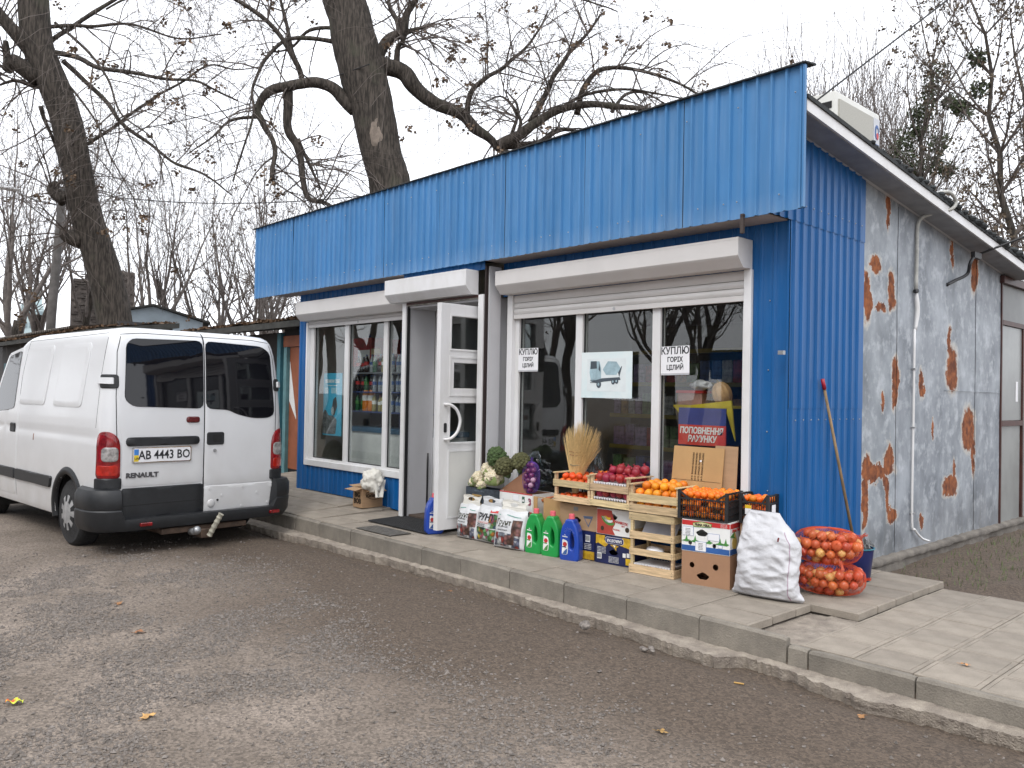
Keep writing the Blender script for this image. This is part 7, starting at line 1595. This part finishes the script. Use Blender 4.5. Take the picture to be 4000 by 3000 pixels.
plate('white_triangle', [(0, 0), (.0, .66), (.24, -.25), (.24, -.3)], [], .004, WHITEINK, K, (-12.54 + 14, 6.635 - 7.3, 1.42)); kb('plinth', DARK, -12.6, -11.9, 6.65, 6.75, -.05, .299); kb('eave_shade', DARK, -12.72, -11.95, 6.62, 6.64, 2.501, 2.62)  # the dark strip under the eave stands in for shade
litter_roof(K, -16.6 + 14, -11.2 + 14, 6.28 - 7.3, 8.6 - 7.3, 2.70, 3.02)
mb_ = MB().box(-.75, .3, -.12, -.08, 2.98, 3.02); [mb_.box(-.75 + i * .17, -.69 + i * .17, -.25, .5, 2.93 + .02 * (i % 2), 2.96 + .02 * (i % 2)) for i in range(6)]
for i in range(6): MB().box(-12.55 + 14 + i * .14, -12.47 + 14 + i * .14, .0, .7, 2.94, 2.97).build('loose_plank', M('grey_plank', (.10, .085, .07), .9, .2, 6) if i == 0 else bpy.data.materials['grey_plank'], K, (0, 0, .0), (R(8), 0, 0))
K2_ = thing('market_kiosk', 'long low kiosk row with leaf covered roof behind the van', 'kiosk', (-21.0, 5.6, 0)); k2 = lambda n, m, *b_: MB().box(b_[0] + 21, b_[1] + 21, b_[2] - 5.6, b_[3] - 5.6, b_[4], b_[5]).build(n, m, K2_)
k2('wall', DKW, -27, -17.2, 5.35, 5.45, -.05, 2.7); k2('wall', TEAL, -27, -17.2, 5.30, 5.34, -.05, .8); k2('wall', DKW, -17.2, -17.1, 5.35, 6.4, -.05, 2.9)
for i in range(6): k2('shutter', (M('kiosk_white', (.40, .41, .40), .6, .1), TEAL, DKW)[i % 3] if i else TEAL, -26.6 + i * 1.55, -25.6 + i * 1.55, 5.31, 5.345, .85, 2.2)
litter_roof(K2_, -27.5 + 21, -17.0 + 21, 4.95 - 5.6, 6.5 - 5.6, 2.73, 2.93)
# asbestos sheet roof of the farthest kiosk
K3 = thing('market_kiosk', 'far kiosk with wavy grey sheet roof at the left edge', 'kiosk', (-27.0, 6.0, 0)); MB().box(-4, 4.8, 0, 2, -.05, 2.9).build('wall', DKW, K3)
MB().grid(lambda u, v: (-4.2 + 9.4 * u, -.3 + 2.4 * v, 3.02 + .28 * v + .035 * math.sin(u * 9.4 * 2 * math.pi / .18)), 420, 3).build('wavy_roof', M('asbestos_sheet', (.20, .175, .15), .9, .25, 4), K3, smooth=True)
# white gabled shed
G = AZ(630); gp = Vector((math.cos(G) * 26, math.sin(G) * 26, 0)); SHD = thing('gabled_shed', 'pale blue gabled shed behind the leaf covered roofs', 'shed', gp, G - R(90))
vs, fs = plate_mesh([(-1.35, -.05), (1.1, -.05), (1.1, 3.55), (-.25, 3.95), (-1.35, 3.68)], [], 2.2); MB().add(vs, fs).build('wall', M('pale_blue_wall', (.42, .50, .56), .7, .1, 2), SHD, (0, 1.1, 0))
for s_ in ((-1.5, 3.66, -.25, 3.96), (-.25, 3.96, 1.3, 3.52)): MB().add([(s_[0], -.12, s_[1]), (s_[2], -.12, s_[3]), (s_[2], 2.6, s_[3]), (s_[0], 2.6, s_[1]), (s_[0], -.12, s_[1] + .06), (s_[2], -.12, s_[3] + .06), (s_[2], 2.6, s_[3] + .06), (s_[0], 2.6, s_[1] + .06)], [(0, 1, 2, 3), (7, 6, 5, 4), (0, 4, 5, 1), (1, 5, 6, 2), (2, 6, 7, 3), (3, 7, 4, 0)]).build('roof', TAR, SHD)
# lamp pole
a = AZ(178); PL = thing('lamp_pole', 'grey concrete lamp pole with white lamp arm at the far left', 'street lamp', (math.cos(a) * 26, math.sin(a) * 26, 0))
MB().tube([(0, 0, -.1), (.02, .1, 3.5), (.06, .30, 7.1)], [.135, .12, .10], 12).build('pole', concrete('pole_concrete', (.16, .15, .145), (.09, .085, .08)), PL, smooth=True)
MB().tube([(.05, .28, 6.6), (-.1, -.3, 6.66), (-.2, -.75, 6.82)], .028, 6).build('arm', STEEL, PL); MB().sphere((-.24, -.95, 6.9), .1, 10, 6, 0, (.9, 2.8, .6)).build('lamp_head', WHITE, PL, smooth=True)
# ruined brick tower
a = AZ(395); RB = thing('brick_tower', 'dark ruined brick tower rising behind the leaning tree', 'tower', (math.cos(a) * 42, math.sin(a) * 42, 0), a - R(90)); wbr = 2.62
BRICKM = M('old_dark_brick', (.115, .098, .088), .95, .35, 3, col2=(.05, .043, .04), bump=.6, bscale=25, detail=9, rnd=.2)
tp = [(-wbr / 2, -.1), (wbr / 2, -.1), (wbr / 2, 6.9)] + [(wbr / 2 - .1 - i * .2, 6.95 + .22 * nz(i * 1.7, 3) - (.5 if i > 9 else 0)) for i in range(13)] + [(-wbr / 2, 6.2)]
vs, fs = plate_mesh(tp, [], 2.4); MB().add(vs, fs).build('wall', BRICKM, RB, (0, 1.25, 0))
bk = [MB().box(0, w_, 0, .03, 0, .062).mesh('brick', BRICKM) for w_ in (.24, .12)]; cnt = 0; rg = random.Random(3)
for row in range(40):
    z = 6.75 - row * .105; x = -wbr / 2 + .02 + (.12 if row % 2 else 0)
    while x < wbr / 2 - .26 and cnt < 295:
        if rg.random() < .62: link('brick', bk[0], RB, (x, .025 - rg.uniform(0, .03), z)); cnt += 1
        x += .255
MB().box(-.35, .25, .03, .06, 4.9, 5.6).build('window_hole', DARK, RB)
# pale far tower block
a = AZ(120); TB = thing('tower_block', 'pale blue green tower block in the far distance', 'building', (math.cos(a) * 230, math.sin(a) * 230, 0), a - R(90)); TBM = M('pale_tower_wall', (.48, .60, .62), .7, .08)
MB().box(-2.4, 2.4, 0, 8, 0, 21).build('wall', TBM, TB)
MB().box(-1.2, 2.0, 1, 6, 21.01, 25).build('roof_block', TBM, TB)
wm = MB().box(-.55, .55, -.2, -.02, 0, 1.3).mesh('window', M('tower_window', (.22, .30, .33), .2))
for i in range(3):
    for j in range(7): link('window', wm, TB, (-1.6 + 1.6 * i, 0, 1.5 + 2.8 * j))
# overhead wires
WIREM = M('black_cable', (.02, .02, .022), .6)
def wire(lab, p, q, r, sag=.0):
    p, q = Vector(p), Vector(q); tag(MB().tube([p.lerp(q, t) - Vector((0, 0, sag * 4 * t * (1 - t))) for t in np.linspace(0, 1, 24)], r, 5).build('cable', WIREM), lab, 'cable')
wire('thin cable running up from the roof behind the fascia', (-3.45, 6.3, 3.9), (.2, 13.4, 10.2), .008)
wire('black service cable running from the grey wall hook out to the right', (-2.95, 9.38, 3.15), (1.4, 13.2, 5.9), .012, .1)
for k, (z0_, z1_) in enumerate([(9.6, 9.2), (7.05, 6.3)]): wire(('upper' if k == 0 else 'lower') + ' thin cable strung from the lamp pole toward the giant tree', (-25.2, 5.9, z0_ - 1.3 if k == 0 else z0_), (-15.4, 9.9, z1_ - .4), .012, .3)

# ------------------------------------------------------------------ the other side of the street, mirrored in the panes
OK_ = thing('market_kiosk', 'blue kiosk row with wide fascia across the yard', 'kiosk', (-5.0, -9.0, 0)); ok = lambda n, m, *b_: MB().box(*b_).build(n, m, OK_)
ok('wall', BLUE, -10, 9, -3, -2.9, -.05, 2.4); ok('fascia', BLUE, -10.2, 9.2, -2.7, -2.6, 2.2, 3.1); ok('roof', ROOFM, -10.2, 9.2, -5.5, -2.6, 3.101, 3.16)
for i in range(6): ok('window', DGLASS, -9.2 + i * 3, -7.4 + i * 3, -2.898, -2.88, .9, 2.0); ok('door', GREYW, -7.1 + i * 3, -6.4 + i * 3, -2.898, -2.87, 0, 2.05)
for i, (x, y, k, s) in enumerate([(-19, -15, 3, 1.2), (-15.5, -16, 0, 1.2), (-12, -14.5, 2, 1.3), (-8.5, -17, 3, 1.2), (-5, -15, 0, 1.25), (-1, -16.5, 2, 1.3), (3.5, -15, 3, 1.2), (8, -12, 0, 1.2), (13, -7, 2, 1.3), (15, -2, 3, 1.2), (18, 4, 0, 1.2), (16, 9, 2, 1.2), (-23, -13, 0, 1.2), (-28, -10, 3, 1.2), (-17, -22, 0, 1.3), (-9, -23, 3, 1.3), (-2, -23, 0, 1.3), (-24, -20, 2, 1.3), (-22, -5.5, 3, 1.1), (-25, -3.2, 0, 1.2), (-29, -7, 2, 1.4), (-33, -4, 3, 1.3), (-32, -11, 0, 1.3), (-37, -8, 2, 1.5), (-26, -9.5, 0, 1.2), (-20.5, -9, 2, 1.2), (-36, -14, 3, 1.4), (-40, -11, 0, 1.4), (-12.5, -11, 5, 1.5), (-7, -12, 5, 1.5), (-2.5, -12, 5, 1.5), (-16.5, -12.5, 5, 1.6), (-30, -2.4, 2, 1.2), (-36, -3.5, 2, 1.4), (-43, -4.5, 0, 1.4), (-49, -7, 2, 1.6), (-56, -9, 3, 1.7), (-62, -12, 2, 1.7)]):
    o = copy_tree(PT[k]); o.location = (x, y, -.05); o.rotation_euler = (0, 0, i * 1.3); o.scale = (s, s, s); tag(o, 'bare winter tree across the yard behind the blue kiosk row', 'tree', 'trees across the yard')
for o in PT: rm(o)
rm_ = [o for o in PRO.values()]
# yard wall far behind everything, so the horizon reads as hedges and fences
HD = M('far_scrub', (.085, .070, .058), .95, .3, 2, col2=(.05, .045, .036)); mb = MB(); rg = random.Random(8)
for k in range(2600):
    a = R(rg.uniform(95, 172)); d_ = rg.uniform(46, 75); x, y = math.cos(a) * d_, math.sin(a) * d_; h = rg.uniform(1.0, 2.8); q = Vector((x, y, -.1)); mb.tube([q, q + Vector((rg.uniform(-.4, .4), rg.uniform(-.4, .4), h * .5)), q + Vector((rg.uniform(-.9, .9), rg.uniform(-.9, .9), h))], [.035, .025, .008], 3, cap=False)
tag(mb.build('far_scrub', HD), kind='stuff', label='leafless scrub and saplings far beyond the kiosks')
